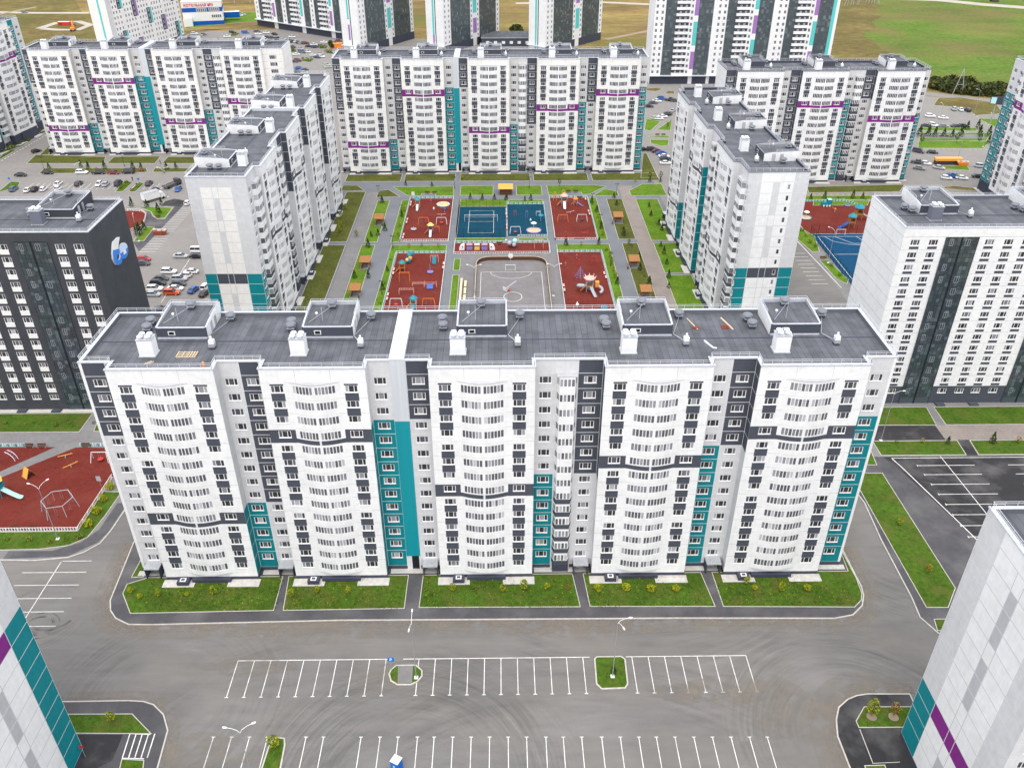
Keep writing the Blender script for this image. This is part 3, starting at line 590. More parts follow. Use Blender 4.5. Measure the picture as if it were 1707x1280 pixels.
# --- the two courtyard wings
def gx(out,k,mid,midc='cream',bandc=D):
    return (lambda i: out if i<k else 'teal'),(lambda i: midc if i!=k else bandc),(lambda i: 'gray' if i in mid else (midc if i!=k else bandc))
a,b,m=gx('gray',8,{1,2,4,5,6,10,11,12})
a0=lambda i: 'gray' if i<0 else b(i)
m0=lambda i: 'gray' if i<0 else m(i)
panel_house('apartment_building','white apartment wing on the left side of the courtyard, grey and teal end wall',(-60.1,195.6,0),R(90-.55),
 [('R',[Gc(3.2,'gray',8,'teal'),('K',4.6,8)]),('B',16,5,{9}),('R',[Gc(3.6,'gray',99,'gray'),('K',3.9,8),Gc(4.7,D,5,'gray')]),('B',16.8,3,{8}),('R',[Gc(3.0,'gray',99,'gray'),('J',1.6,99),Gc(3.4,D,3,'gray')]),('B',17.4,8,{4}),('R',[Gc(3.9,'gray',99,'gray'),Gc(4.0,D,8,'gray')]),('B',16.3,10,{5}),('R',[Gc(3.1,'gray',99,'gray')])],
 14.3,pb=1.6,rec='gray',fit=[x for s in (8.6,37,62.6,87.6) for x in (('P',s,7.8,6.0,2.0),('ch',s+2,3.3),('c',s+8.9,4.3),('m',s-1.6,8.2),('m',s-1.6,10.4))]+[('S',60.3-.2,1.5)],
 gableL=[(3.0,a),(2.8,a0),(1.4,m0),(3.3,a0),(3.8,a)])
a,b,m=gx('gray',8,{0,1,2,4,5,6},'white')
panel_house('apartment_building','white apartment wing on the right side of the courtyard, dark band across its end wall',(57.5,280.0,0),R(-90+1.1),
 [('R',[Gc(4.7,'gray',99,'gray')]),('B',16.3,10,{5}),('R',[Gc(3.6,'gray',10,'teal'),Gc(3.8,D,10,'gray')]),('B',17.3,3,{8}),('R',[Gc(3.9,'gray',3,'teal'),('K',3.6,99),Gc(4.2,D,3,'gray')]),('B',17.3,8,{4}),('R',[Gc(2.8,'gray',99,'gray'),('K',4.6,8),('G',.5,'gray',99,'gray')])],
 14.8,pb=1.6,rec='gray',cop='coping_dark',fit=[x for s in (10.2,36.6,65.0) for x in (('P',s,7.8,6.2,2.0),('ch',s-1.2,3.6),('c',s+8.6,4.2),('m',s+9.6,10.6))],
 gableR=[(3.3,a),(3.0,b),(1.6,m),(3.4,b,True),(3.5,a)])
# --- the slabs at the two lower corners of the picture
def near_gable(k,mid):
    o=lambda i:'gray' if i<k else 'teal'; wv=lambda i:'purple' if i==k else 'white'; mm=lambda i:'purple' if i==k else ('mid_gray' if i in mid else 'white'); return [(4.1,o),(4.1,wv),(1.7,mm),(4.1,wv),(4.1,o)]
SEGN=[('R',[Gc(4.8,D,4,'gray')]),('B',16.1,9,{5}),('R',[Gc(6.7,'gray',9,'teal')])]
panel_house('apartment_building','tall white end wall with teal edge and purple stripe, lower left corner',(-87.8,57.3,0),0,SEGN,18.1,wall='white',fit=std_fit([9],8,9,18,28),gableR=near_gable(4,{1,2,6,7,8,10,11,12}),limit=40)
panel_house('apartment_building','tall grey and white end wall with teal foot and purple stripe, lower right corner',(57.5,58.4,0),0,SEGN,18.1,wall='white',fit=std_fit([9],8,9,18,28),gableL=near_gable(10,{1,2,3,5,6,7,12}),limit=40)
# --- slabs cut by the left and right edge of the picture
panel_house('apartment_building','white and teal apartment block cut by the right picture edge beside the car park',(178.5,306.9,0),R(-90),
 [('R',[Gc(3.8,'gray',3,'teal'),Gc(3.8,'gray',3,'teal'),('K',3.4,3)]),('B',16.4,3,{7},6.5),('R',[('K',4.2,99),Gc(3.8,'gray',6,'gray')]),('B',16.4,8,{4}),('R',[Gc(4.0,'gray',6,'teal')])],16,rh=2.85,base=4.4,zr=46.6,band='purple',wk='f3',gl='glass_far',pz=4.2,entr=False,limit=90)
panel_house('apartment_building','white and teal apartment block with curved balconies cut by the upper left picture edge',(-213.6,338.,0),R(82.5),
 [('R',[Gc(4.0,'cream_gray',9,'teal')]),('B',16.4,12,{4}),('R',[Gc(4,'cream_gray',9,'teal'),('K',4.2,99)]),('B',16.4,3,{8}),('R',[('K',3.4,3),Gc(3.4,'teal',99,'teal'),Gc(4.2,'cream_gray',99,'gray')])],14,rh=2.85,base=4.4,zr=46.6,band='purple',wall='cream',wk='f3',gl='glass_far',pz=4.2,entr=False,limit=90)
# --- student hostels with glass stair strips
def hostel(name,label,x0,x1,mirror,wall,sp,seam,cop,emb=False):
    L=x1-x0; loc=(x0,163.2,0); root=empty(name,label,'building',loc,0); W=MB(); wins=[]; n=14; rh=2.81; base=1.9; zr=43.3; dp=18.7
    zf=lambda i: base+(n-1-i)*rh
    wx=[2.7,6.5,18.2,22.2,26.0,30.0,42.0,46.0,49.8]; gxs=[8.9,32.8]
    if mirror: wx=[L-v for v in wx]; gxs=[L-v-6.8 for v in gxs]
    F=Fac(W,wins,(0,0),(1,0),(0,-1)); gs=sorted(gxs); runs=[]; u=0
    for gq in gs: runs.append((u,gq)); u=gq+6.8
    runs.append((u,L))
    SEAM['hw']=None
    for (u0,u1) in runs:
        cs=sorted(v for v in wx if u0<v<u1); cuts=[u0]+[(a+b)/2 for a,b in zip(cs,cs[1:])]+[u1]
        for i in range(n):
            lo=i==n-1; wl='charcoal' if (lo and wall!='dorm_dark') else wall; z0=zf(i) if not lo else 0; z1=zf(i)+rh
            for c,a,b in zip(cs,cuts,cuts[1:]):
                F.cell(a,b,z0+(.03 if seam else 0),z1,wl,'w3',zf(i)+1.6,uc=c,seam=False)
                F.box(c-.98,c+.98,zf(i)+(.02 if wall=='dorm_dark' else .16),zf(i)+(.86 if wall=='dorm_dark' else .72),.03,sp if not(lo and wall!='dorm_dark') else 'frame') if not lo else None
            if not cs: F.q(u0,u1,z0+(.03 if seam else 0),z1,wl)
            if seam: F.q(u0,u1,z0,z0+.03,seam)
        F.q(u0,u1,zf(0)+rh,zf(0)+rh+.05,seam or wall); F.q(u0,u1,zf(0)+rh+.05,zr,wall)
    for u0 in gs: F.q(u0,u0+6.8,zf(0)+rh,zr,wall); F.q(u0,u0+6.8,0,zf(0)+rh,'glass_mull',-.4)
    def side(F,wd):
        for i in range(n):
            z0=zf(i) if i<n-1 else 0; 
            if seam: F.q(0,wd,z0,z0+.045,seam)
            F.q(0,wd,z0+(.045 if seam else 0),zf(i)+rh,wall if i<n-1 or not seam else 'charcoal')
        F.q(0,wd,zf(0)+rh,zf(0)+rh+.045,seam or wall); F.q(0,wd,zf(0)+rh+.045,zr,wall)
    side(Fac(W,wins,(L,0),(0,1),(1,0)),dp); side(Fac(W,wins,(0,dp),(0,-1),(-1,0)),dp); Fac(W,wins,(L,dp),(-1,0),(0,1)).q(0,L,0,zr,wall)
    obj('wall',W,root)
    rnd=random.Random(5)
    for u0 in gs:
        A=MB(); Bm=MB(); FA=Fac(A,[],(u0,0),(1,0),(0,-1)); FB=Fac(Bm,[],(u0,0),(1,0),(0,-1)); zt=zf(0)+rh
        for i in range(n):
            for h0,h1 in ((.05,.95),(1.0,1.9),(1.95,2.76)):
                for k in range(8):
                    a=.06+k*.84+(.28 if k>=4 else -.04)*0; s0=(k*.8) if k<4 else (3.6+(k-4)*.8); FA.q(s0+.03,s0+.77,zf(i)+h0,zf(i)+h1,'glass_dark',.12)
            FB.q(0,6.8,zf(i)-.03,zf(i)+.03,'glass_mull',.14)
            for s0 in ((.9,1.7),(4.2,5.2)):
                if rnd.random()<.75:
                    for a,b,c,d in ((s0[0],s0[1],.9,.96),(s0[0],s0[1],2.3,2.36),(s0[0],s0[0]+.06,.96,2.3),(s0[1]-.06,s0[1],.96,2.3),(sum(s0)/2-.03,sum(s0)/2+.03,.96,2.3)): FB.q(a,b,zf(i)+c,zf(i)+d,'pgray',.13)
        FB.q(3.2,3.6,0,zt,'mesh_dark',.13); FA.q(0,6.8,0,base,'glass_dark',.1)
        for s in (0,6.8): Bm.box(u0+s-.06,u0+s+.06,-.2,-.001,0,zt,'glass_mull')
        o=obj('glazed_staircase',Bm,root); obj('panes',A,o)
    P=[(0,0),(L,0),(L,dp),(0,dp)]; _,Po=inset(P,-.08); PP,Q=inset(P,.4); B=MB(); ring(B,Po,Q,zr+.08,cop); vring(B,Po,zr-.1,zr+.08,cop); ring(B,P,Po,zr-.1,cop); vring(B,Q,zr-.6,zr+.08,'coping_dark',True); B.q([(*p,zr-.58) for p in Q],'roof')
    B.box(.5,L-.5,8,8.25,zr-.575,zr-.5,'plinth'); obj('roof',B,root)
    Rl=MB(); _,Qr=inset(P,.2); railing(Rl,Qr+[Qr[0]],zr+.08,.6); obj('railing',Rl,root)
    px=[6.5,30.5] if not mirror else [L-14.7,L-38.7]
    for v in px:
        penthouse(root,v,v+8.3,9.,dp+.12,zr-.58,front=wall if wall=='dorm_dark' else D,side='dorm_dark' if wall=='dorm_dark' else 'white',cop='coping' )
        obj('chimney',RF['chg'],root,(v+2,6.2,zr-.57)); obj('wind_cowl',RF['c'],root,(v+10,7,zr-.57)); obj('roof_vent',RF['m'],root,(v-2.2,11.5,zr-.57)); obj('roof_vent',RF['m'],root,(v-1.2,9.8,zr-.57)); obj('roof_vent',RF['m'],root,(v+9.8,13.4,zr-.57))
        B=MB(); B.bar((v+8.4,8.8,zr),(v+10,7,zr-.1),.035,'galv'); B.bar((v+8.4,8.8,zr),(v+9.8,13.4,zr),.035,'galv'); obj('guy_cable',B,root)
    B=MB(); B.box(-.8,L+.8,-1.6,-.003,0,.12,'apron')
    for v in wx[::2]: B.box(v-1,v+1,-1.5,-.2,.121,.5,'charcoal')
    obj('plinth_apron',B,root)
    place_windows(root,wins)
    return root
HL=hostel('hostel_building','dark grey hostel with white windows, glass strip and blue numeral emblem, left side',-138.,-83.8,True,'dorm_dark','panel_w',None,'coping')
hostel('hostel_building','white hostel with dark seams and glass stair strips, right edge of the picture',82.8,137.,False,'white','charcoal','seam_d','coping')
# emblem on the end wall of the grey hostel (six-shaped leaf with a disc)
def LG(px,py):
    r=_F+_R*(170+px/16-853.5)/FPX-_U*(380+py/16-640)/FPX; t=-83.8/r[0]; return (float(r[1]*t)-163.2,float(CAMH+r[2]*t))
def plate(mb,pts,x0,x1,m,sm=None):
    n=len(pts); a=sum(pts[i][0]*pts[(i+1)%n][1]-pts[(i+1)%n][0]*pts[i][1] for i in range(n))
    if a<0: pts=pts[::-1]
    mb.q([(x1,*p) for p in pts],m)
    for i in range(n):
        p,q=pts[i],pts[(i+1)%n]; mb.q([(x0,*p),(x0,*q),(x1,*q),(x1,*p)],sm or m)
Lx=54.2; E_=MB()
body=[LG(*p) for p in ((425,245),(385,250),(265,380),(250,500),(245,680),(262,830),(300,920),(345,985),(410,990),(465,960),(495,900),(505,840),(480,760),(450,700),(440,560),(395,560),(400,400))]
topb=[LG(*p) for p in ((425,245),(385,250),(265,380),(250,500),(248,600),(380,560),(392,480),(400,400))]
disc=[LG(540+125*math.cos(t)*.95,610+215*math.sin(t)) for t in [2*PI*k/28 for k in range(28)]]
plate(E_,body,Lx+.0,Lx+.34,'logo_blue','panel_w'); plate(E_,disc,Lx+.05,Lx+.36,'logo_blue','panel_w')
plate(E_,topb,Lx+.341,Lx+.40,'panel_w'); 
plate(E_,[LG(*p) for p in ((425,540),(430,470),(470,410),(530,390),(590,410),(625,470),(635,510),(590,560),(500,640),(445,690))],Lx+.361,Lx+.42,'pale_blue'); plate(E_,[LG(*p) for p in ((515,600),(575,565),(605,660),(540,720))],Lx+.361,Lx+.43,'panel_w')
plate(E_,[LG(395+32*math.cos(t),780+85*math.sin(t)) for t in [2*PI*k/14 for k in range(14)]],Lx+.341,Lx+.37,'dorm_dark'); plate(E_,[LG(*p) for p in ((405,690),(440,730),(440,790),(410,855),(385,860),(415,800),(420,740))],Lx+.371,Lx+.41,'panel_w')
obj('emblem',E_,HL)
# ---------------------------------------------------------------- high towers beyond
def tower(label,loc,rz,faces,w,d,n=20,rh=2.95,base=4.6,limit=60):
    """faces: front and optional left columns, each (width, kind, ...)"""
    loc=(loc[0],loc[1],0); root=empty('tower_block',label,'tower block',loc,rz); W=MB(); wins=[]; zr=base+n*rh+1.5; zf=lambda i: base+i*rh
    def face(F,wd,cols):
        tot=sum(c[0] for c in cols); u=0
        for c in cols:
            u1=u+c[0]*wd/tot; k=c[1]; m=c[2] if len(c)>2 else 'white'
            F.q(u,u1,0,base,'plinth' if k!='plain' else (m(0) if callable(m) else m))
            if k=='plain':
                for i in range(n): F.cell(u,u1,zf(i),zf(i)+rh,m(i) if callable(m) else m,sides='tb' if not c[3:] else 'tb',seam=bool(c[3:]))
            elif k=='win':
                for i in range(n):
                    F.q(u,u1,zf(i),zf(i)+rh,m(i) if callable(m) else m) if c[3:] and c[3]==0 else F.cell(u,u1,zf(i),zf(i)+rh,m(i) if callable(m) else m,'f2',zf(i)+1.6,seam=False)
            elif k=='glass':
                nn=max(2,round((u1-u)/1.3))
                F.q(u,u1,base,zf(n-1)+rh,'glass_mull'); Gl=MB(); FG=Fac(Gl,[],F.o,F.u,F.n)
                for i in range(n):
                    for h0,h1 in ((.12,1.0),(1.06,2.85)):
                        for q in range(nn):
                            a=u+(u1-u)*q/nn; FG.q(a+.05,a+(u1-u)/nn-.05,zf(i)+h0,zf(i)+h1,'glass_tower',.06)
                obj('glazing',Gl,root)
            elif k=='balc':
                for i in range(n):
                    F.q(u,u1,zf(i),zf(i)+rh,'charcoal'); Bl=MB(); FB=Fac(Bl,[],F.o,F.u,F.n); FB.box(u+.1,u1-.1,zf(i)-.1,zf(i)+1.15,1.1,'white'); obj('balcony',Bl,root)
                    for q in (.33,.72): a=u+(u1-u)*q; F.box(a-.45,a+.45,zf(i)+1.3,zf(i)+2.1,.05,'frame'); F.q(a-.25,a+.25,zf(i)+1.45,zf(i)+1.95,'glass_mull',.055)
            F.q(u,u1,zf(n-1)+rh,zr,'white'); u=u1
    face(Fac(W,wins,(0,0),(1,0),(0,-1)),w,faces[0]); face(Fac(W,wins,(0,d),(0,-1),(-1,0)),d,faces[1] or [(1,'plain','white')]); face(Fac(W,wins,(w,0),(0,1),(1,0)),d,faces[2] or [(1,'plain','white')])
    Fac(W,wins,(w,d),(-1,0),(0,1)).q(0,w,0,zr,'white'); W.q([(0,0,zr),(w,0,zr),(w,d,zr),(0,d,zr)],'roof'); obj('wall',W,root)
    C=MB(); C.box(-.4,w+.4,-1.8,-.01,base-.35,base-.05,'metal_light'); obj('canopy',C,root)
    place_windows(root,wins,limit); return root
def seg(*p): return lambda i: next((m for k,m in p if i<k),'white')
lt=seg((0,'white')); 
st1=seg((1,'white'),(4,'lilac'),(5,'white'),(9,'turquoise'),(10,'white'),(13,'lilac'),(14,'white'),(18,'turquoise')); st2=seg((2,'white'),(6,'turquoise'),(7,'white'),(10,'lilac'),(11,'white'),(15,'turquoise'))
ck=lambda o:(lambda i: 'charcoal' if (i+o)%7 in(1,2,3) else 'cream'); ct=lambda o,c:(lambda i: c if (i+o)%7 in(1,2,3) else 'cream')
# speckled tower, far left
fr=[]
for k in range(5): fr+=[(1.9,'win','cream'),(1.9,'win','cream'),(2.2,'win',ck(k*2)),(1.3,'plain',ct(k*2,['turquoise','lilac'][k%2])),(2,'win','cream')]
def aim(pa,pb): return math.atan2(pb[1]-pa[1],pb[0]-pa[0])
tower('pale tower with a turquoise stripe on its blank end wall, upper left',(-236.7,533.),R(-15.9),[[(4.6,'plain','cream'),(1.0,'plain','turquoise',1),(3.4,'plain','cream'),(2.6,'plain','mid_gray',1)],None,fr],15,64)
# balcony tower behind the car park
u3=[]
for k,s in enumerate((st1,st2,st1)): u3+=[(3.2,'win','white'),(3.4,'glass'),(5.2,'balc'),(1.5,'win','white'),(1.7,'plain',s),(1.,'plain','white'),(4.4,'glass')]
pa,pb=(-171.8,648.),(-104.,597.); tower('tower with white balcony stripes and lilac and turquoise panels, behind the car park',pa,aim(pa,pb),[u3,None,None],math.dist(pa,pb),20)
# three slim glass-fronted towers
for (x,y,lab,s1,s2,az_,L_) in ((-96.5,556,'slim tower with blank white end and glass front, left of the three in line',st1,st2,30,57),(-45,556,'slim tower with blank white end and glass front, middle of the three in line',seg((2,'lilac'),(99,'turquoise')),st1,34,60),(17.5,556,'slim tower with blank white end and glass front, right of the three in line',seg((99,'turquoise')),st2,40,60)):
    tower(lab,(x,y,0),R(-az_),[[(4.6,'plain','white'),(1.3,'plain',s1),(.6,'plain','white'),(.7,'plain','charcoal'),(5.4,'plain','white')],[(1,'plain','white')],[(2.6,'win','white'),(2.2,'win','white'),(13,'glass'),(1.8,'win','white'),(2.6,'plain',s2),(1.8,'win','white'),(12,'glass'),(2.4,'win','white')]],13,L_)
# big slab on the right
u6=[(2.,'win','white'),(2.4,'win','white'),(4.4,'glass'),(5.6,'balc'),(2.,'win','white'),(1.7,'plain',st1),(6,'glass'),(1.4,'plain','white'),(2.4,'win','white'),(2.,'win','white'),(3.6,'glass'),(5.6,'balc'),(2.,'win','white'),(1.7,'plain',st2),(6,'glass'),(1.5,'plain','white'),(2.4,'win','white'),(2.,'win','white'),(3.6,'glass'),(5.6,'balc'),(2.,'win','white'),(1.7,'plain',st1),(5.6,'glass'),(1.4,'plain','turquoise'),(1.2,'plain','white')]
tower('wide tower slab with stacked white balconies and dark glass strips, upper right',(79.8,472.,0),0,[u6,None,None],95,20,limit=100)
# low podium between the slim towers
B=MB(); B.box(0,34,0,22,0,5,'charcoal','roof'); B.box(-.3,34.3,-.3,22.3,5.002,5.35,'coping','roof'); 
P_=empty('podium_building','low dark flat-roofed podium between the slim towers','building',(-12,572,0)); obj('wall',B,P_)
B=MB(); 
for k in range(6): B.box(3+k*5,5+k*5,-.12,-.003,1.6,3.2,'frame')
obj('window',B,P_)
# boiler house
BH=empty('boiler_house','white and blue boiler house with red lettering at the top left','building',(-223.,647.,0),R(14))
B=MB(); w_,d_,h_=27.,19.,15.
B.box(0,w_,0,d_,0,h_,'panel_w','coping'); B.box(-.15,w_+.15,-.15,d_+.15,h_+.002,h_+.4,'panel_w','coping'); obj('wall',B,BH)
B=MB(); B.box(-.05,w_+.06,-.06,d_,0,2.6,'boiler_blue'); B.box(-.05,w_+.06,-.06,d_,8.6,11.4,'boiler_blue'); B.box(w_+.1,w_+11,d_-6,d_-1,2,5.8,'boiler_blue','panel_w'); obj('blue_band',B,BH)
for x in (9.5,18): 
    B=MB(); B.box(x,x+7,-.16,-.061,8.9,11.0,'frame'); 
    for k in range(5): B.box(x+.3+k*1.35,x+1.3+k*1.35,-.2,-.161,9.1,9.9,'glass_mull'); B.box(x+.3+k*1.35,x+1.3+k*1.35,-.2,-.161,10.0,10.8,'glass_mull')
    obj('window',B,BH)
B=MB(); B.box(19,26,-.16,-.003,4.6,6.8,'frame')
for k in range(5): B.box(19.3+k*1.35,20.3+k*1.35,-.2,-.161,4.8,5.6,'glass_mull'); B.box(19.3+k*1.35,20.3+k*1.35,-.2,-.161,5.7,6.5,'glass_mull')
obj('window',B,BH)
B=MB(); B.box(0,6,-5,-.003,0,5,'panel_w','coping'); obj('annex',B,BH)
def text(body,size,m,parent,loc,rot,name='lettering',ext=.06,align='LEFT'):
    cu=bpy.data.curves.new(name,'FONT'); cu.body=body; cu.size=size; cu.extrude=ext; cu.align_x=align; cu.offset=.02*size
    o=bpy.data.objects.new(name,cu); COL.objects.link(o); dg=bpy.context.evaluated_depsgraph_get(); me=bpy.data.meshes.new_from_object(o.evaluated_get(dg)); bpy.data.objects.remove(o)
    me.materials.clear(); me.materials.append(MT[m]); return obj(name,me,parent,loc,rot=rot)
text('КОТЕЛЬНАЯ №5',2.5,'text_red',BH,(1.5,-.12,12.2),(PI/2,0,0))
# ================================================================ GROUND
def sheet(name,poly,z,m):
    B=MB(); n=len(poly); a=sum(poly[i][0]*poly[(i+1)%n][1]-poly[(i+1)%n][0]*poly[i][1] for i in range(n))
    if a<0: poly=poly[::-1]
    B.q([(p[0],p[1],z) for p in poly],m); return struct(name,B)
sheet('ground',[(-2600,-400),(2600,-400),(2600,3200),(-2600,3200)],-.04,'field')
rect=lambda x0,x1,y0,y1:[(x0,y0),(x1,y0),(x1,y1),(x0,y1)]
# district surfacing
sheet('parking_lot',[(-330,100),(330,100),(330,300),(252,430),(200,452),(140,470),(100,505),(60,560),(-60,600),(-120,640),(-200,625),(-262,560),(-330,420)],-.012,'lot_far')
sheet('road',[(-140,-60),(140,-60),(140,185),(59,185),(59,112),(-64,112),(-64,185),(-140,185)],-.004,'asphalt')
# open land behind
sheet('field',[G(1370,120),G(1560,128),G(1720,165),G(1740,-10),(700,900),(560,1300),(180,1300),G(1375,-5)],-.03,'field_green')
sheet('field',[G(-20,140),G(60,150),G(160,160),G(160,60),G(120,-8),G(-30,-8)],-.028,'grass_dry')
rw=random.Random(21)
def wob(pts,a):
    o=[]
    for i in range(len(pts)):
        p,q=Vector(pts[i]),Vector(pts[(i+1)%len(pts)])
        for k in range(5): v=p.lerp(q,k/5); o.append((v.x+rw.uniform(-a,a),v.y+rw.uniform(-a,a)))
    return o
sheet('field',wob([G(1350,-6),G(1455,-4),G(1462,30),G(1448,62),G(1490,96),G(1530,118),G(1350,118)],3.5),-.015,'grass_dry')
def strip(c,pts,wd,z,m,name='path',mb=None):
    """a path of given width along points"""
    B=mb or MB(); P=[Vector(p) for p in pts]; L=[];Rr=[]
    for i,p in enumerate(P):
        d=(P[min(i+1,len(P)-1)]-P[max(i-1,0)]).normalized(); n=Vector((-d.y,d.x))*wd/2; L.append(p+n); Rr.append(p-n)
    for i in range(len(P)-1): B.q([(*Rr[i],z),(*Rr[i+1],z),(*L[i+1],z),(*L[i],z)],m)
    return B
struct('road',strip(0,[G(-40,20),G(60,22),G(140,22),G(150,22)],7,-.02,'field_road'))
struct('road',strip(0,[G(1440,-4),G(1560,0),G(1640,8),G(1720,14)],14,-.02,'field_road'))
struct('road',strip(0,[G(1340,128),G(1440,148),G(1560,158),G(1720,176)],8,-.006,'lot_far'))
struct('road',strip(0,[G(600,74),G(700,74),G(770,80),G(860,86),G(905,88),G(1010,84)],11,-.005,'lot_far'))
struct('path',strip(0,[G(1010,66),G(1100,48),G(1160,36)],4,-.02,'dirt'))
struct('path',strip(0,[G(860,6),G(1000,4),G(1090,8),G(1180,4)],8,-.02,'field_road'))
struct('path',strip(0,[G(65,48),G(95,38),G(130,36),G(150,42),G(130,50),G(95,50),G(70,48)],6,-.016,'field_road'))
struct('path',strip(0,[G(60,12),G(-30,30)],4,-.018,'dirt'))
LN=0
def lawn(poly,m='grass',z=.0,h=.09,kw=.13,name='lawn',kerb='kerb'):
    P,Q=inset(list(poly),kw); B=MB(); vring(B,P,z-.05,z+h,kerb); ring(B,P,Q,z+h,kerb); vring(B,Q,z+h-.03,z+h,kerb,True); B.q([(*p,z+h-.03) for p in Q],m); return struct(name,B)
# --- pavement island round the front block (a kerb step above the road)
Z1=.13
isl=[(-66.2,150.),G(222,905),G(183,1001),G(183.5,1018),G(192,1031),G(213.7,1041.6),G(250,1042),G(570,1034.6),G(697,1034),G(1130,1031),G(1391.7,1031.4),G(1422.6,1025.5),G(1438,1010),G(1440.5,992.8),G(1436.4,977.4),G(1402,910.3),(62.8,140),(62.8,150)]
P,Q=inset(isl,.2); B=MB(); vring(B,P,-.02,Z1,'kerb'); ring(B,P,Q,Z1,'kerb'); B.q([(*p,Z1-.004) for p in Q],'sidewalk_dark'); struct('sidewalk',B)
ZL=Z1-.02
def lw(*px,**k): return lawn([G(*p) for p in px],z=ZL,h=.07,**k)
yb=110.9
def lawn2(poly,**k): return lawn(poly,z=ZL,h=.07,**k)
l1=[G(204.4,990),G(217,1023.5),G(456.8,1018.5)]
lawn2([G(204.4,990),G(217,1023.5),G(456.8,1018.5),(G(470.8,966.8)[0],yb-1.2),(-63,yb-1.2),(-66.2,G(210,974)[1])])
lawn2([G(218.7,963.4),G(240,962.5),(-65.1,117),G(234,935)])
lawn2([G(471.5,1018.5),G(674.5,1015),(-16.9,yb-1.2),(-38.2,yb-1.2)])
lawn2([G(698,1013.5),G(968,1012.4),(12.2,yb-1.2),(-14.4,yb-1.2)])
lawn2([G(983,1011.8),G(1192.9,1011.8),(35.1,yb-1.2),(14.0,yb-1.2)])
lawn2([G(1205.3,1011.8),G(1425,1012.8),G(1436,1001),G(1437,990),G(1428,965),G(1402,916),(62.2,121),(61.4,yb-1.2),(37.0,yb-1.2)])
# lower-left pavement corner
def island(pts,m,kw=.2,h=Z1):
    P,Q=inset(pts,kw); B=MB(); vring(B,P,-.02,h,'kerb'); ring(B,P,Q,h,'kerb'); B.q([(*p,h-.004) for p in Q],m); return struct('sidewalk',B)
island([(-90,55),(-90,G(107,1168.8)[1]),G(107,1168.8),G(215,1167),G(240,1168.5),G(257,1173.8),G(273.8,1190.5),G(281,1217),G(263.8,1280),G(250,1330)],'sidewalk_dark')
lawn2([G(90,1190.5),G(221,1189.8),G(253.8,1223.9),G(100,1223)])
sheet('parking_lot',[G(105,1225),G(205,1225),G(188,1268),G(120,1300)],Z1+.002,'asphalt_dark')
lawn2([G(203,1265),G(241,1267),G(238,1300),G(195,1300)])
# lower-right pavement corner
island([(62,50),(62.0,G(1515,1156)[1]),G(1490,1156),G(1445,1156),G(1428,1158.5),G(1412,1165),G(1397,1178.5),G(1392.7,1199),G(1395,1226.7),G(1415.7,1280),G(1432,1320)],'asphalt_dark')
lawn2([G(1439.8,1177.9),G(1540,1177.9),G(1530,1213),G(1431,1213.6),G(1426,1202)])
lawn2([G(1440,1276),G(1475,1275),G(1490,1320),G(1455,1320)])
B=MB(); 
for a,b in (((1433,1216),(1455,1273)),((1455,1273),(1500,1271))): 
    p,q=G(*a),G(*b); B.q([(p[0]-.06,p[1],Z1+.004),(q[0]-.06,q[1],Z1+.004),(q[0]+.06,q[1]+.1,Z1+.004),(p[0]+.06,p[1]+.1,Z1+.004)],'kerb')
struct('kerb',B)
# right-hand verge, its pavement and the new black car park
island([G(1440,838),G(1468,900),G(1518.9,996.3),G(1532.7,1029),G(1564.3,1056.5),(95,G(1564.3,1056.5)[1]),(95,120),(86,142),(80.8,154.1),(72.,154.1),(69.5,140)],'sidewalk_dark')
lawn2([G(1431.2,789),G(1470.8,789),G(1592.8,980.8),G(1580.8,1013.5),G(1543.7,1013.5),G(1479.4,900),G(1432,816)])
lawn2([G(1440,751),G(1452,752),G(1462,776),G(1437,776)])
lawn2([G(1556,1032),G(1578,1032),G(1572,1052),G(1562,1052)])
sheet('parking_lot',[(80.4,142.9),(140,142.9),(140,60),(98,60),(88.6,116),(82.2,139.)],Z1+.012,'asphalt_dark')
sheet('path',rect(80.2,96.4,148.7,154.2),Z1+.014,'asphalt_dark'); sheet('path',rect(96.4,140,148.7,154.1),Z1+.014,'tiles'); sheet('path',rect(78,140,142.9,148.7),Z1+.010,'pave'); sheet('path',rect(79,140,154.1,163.2),Z1+.006,'pave')
sheet('path',[(98.5,143.1),(100.8,143.1),(101.4,148.7),(98.9,148.7)],Z1+.018,'asphalt_dark')
lawn2([(80.2,143.3),(98.4,143.3),(98.8,148.5),(80.2,148.5)]); lawn2([(101.0,143.3),(140,143.3),(140,148.5),(101.5,148.5)])
lawn2([(82.3,154.4),(96.8,154.2),(97.6,161.5),(83.5,161.5)]); lawn2([(98.9,154.3),(140,154.3),(140,161.5),(99.2,161.5)])
# left side: hostel lawn, path, red playground, verge
island([(-140,162),(-140,114.4),(-91.5,114.4),(-85,114.2),(-79.3,114.9),(-77,116.2),(-74.9,118.6),(-74.2,122),(-72.2,150),(-72.2,162)],'pave')
lawn2([(-140,154.2),(-93.5,154.1),(-93.4,161.5),(-140,161.5)]); lawn2([(-90.5,154.3),(-80,154.3),(-80,161.5),(-91.6,161.5)])
lawn2([(-140,117),(-92.7,116.9),(-85.4,117.1),(-80.5,118),(-77.9,120.2),(-77.,126),(-76.4,133.4),(-79.9,133.6),(-80.1,138.2),(-80.6,122.0),(-140,121.6)])
sheet('sidewalk',[(-91,114.7),(-79.5,115.2),(-75.4,118.9),(-74.6,122),(-74.,130),(-76.1,130),(-76.6,122.5),(-78.6,118.9),(-83,116.7),(-91,116.7)],Z1+.003,'sidewalk_dark')
ZP=Z1+.03
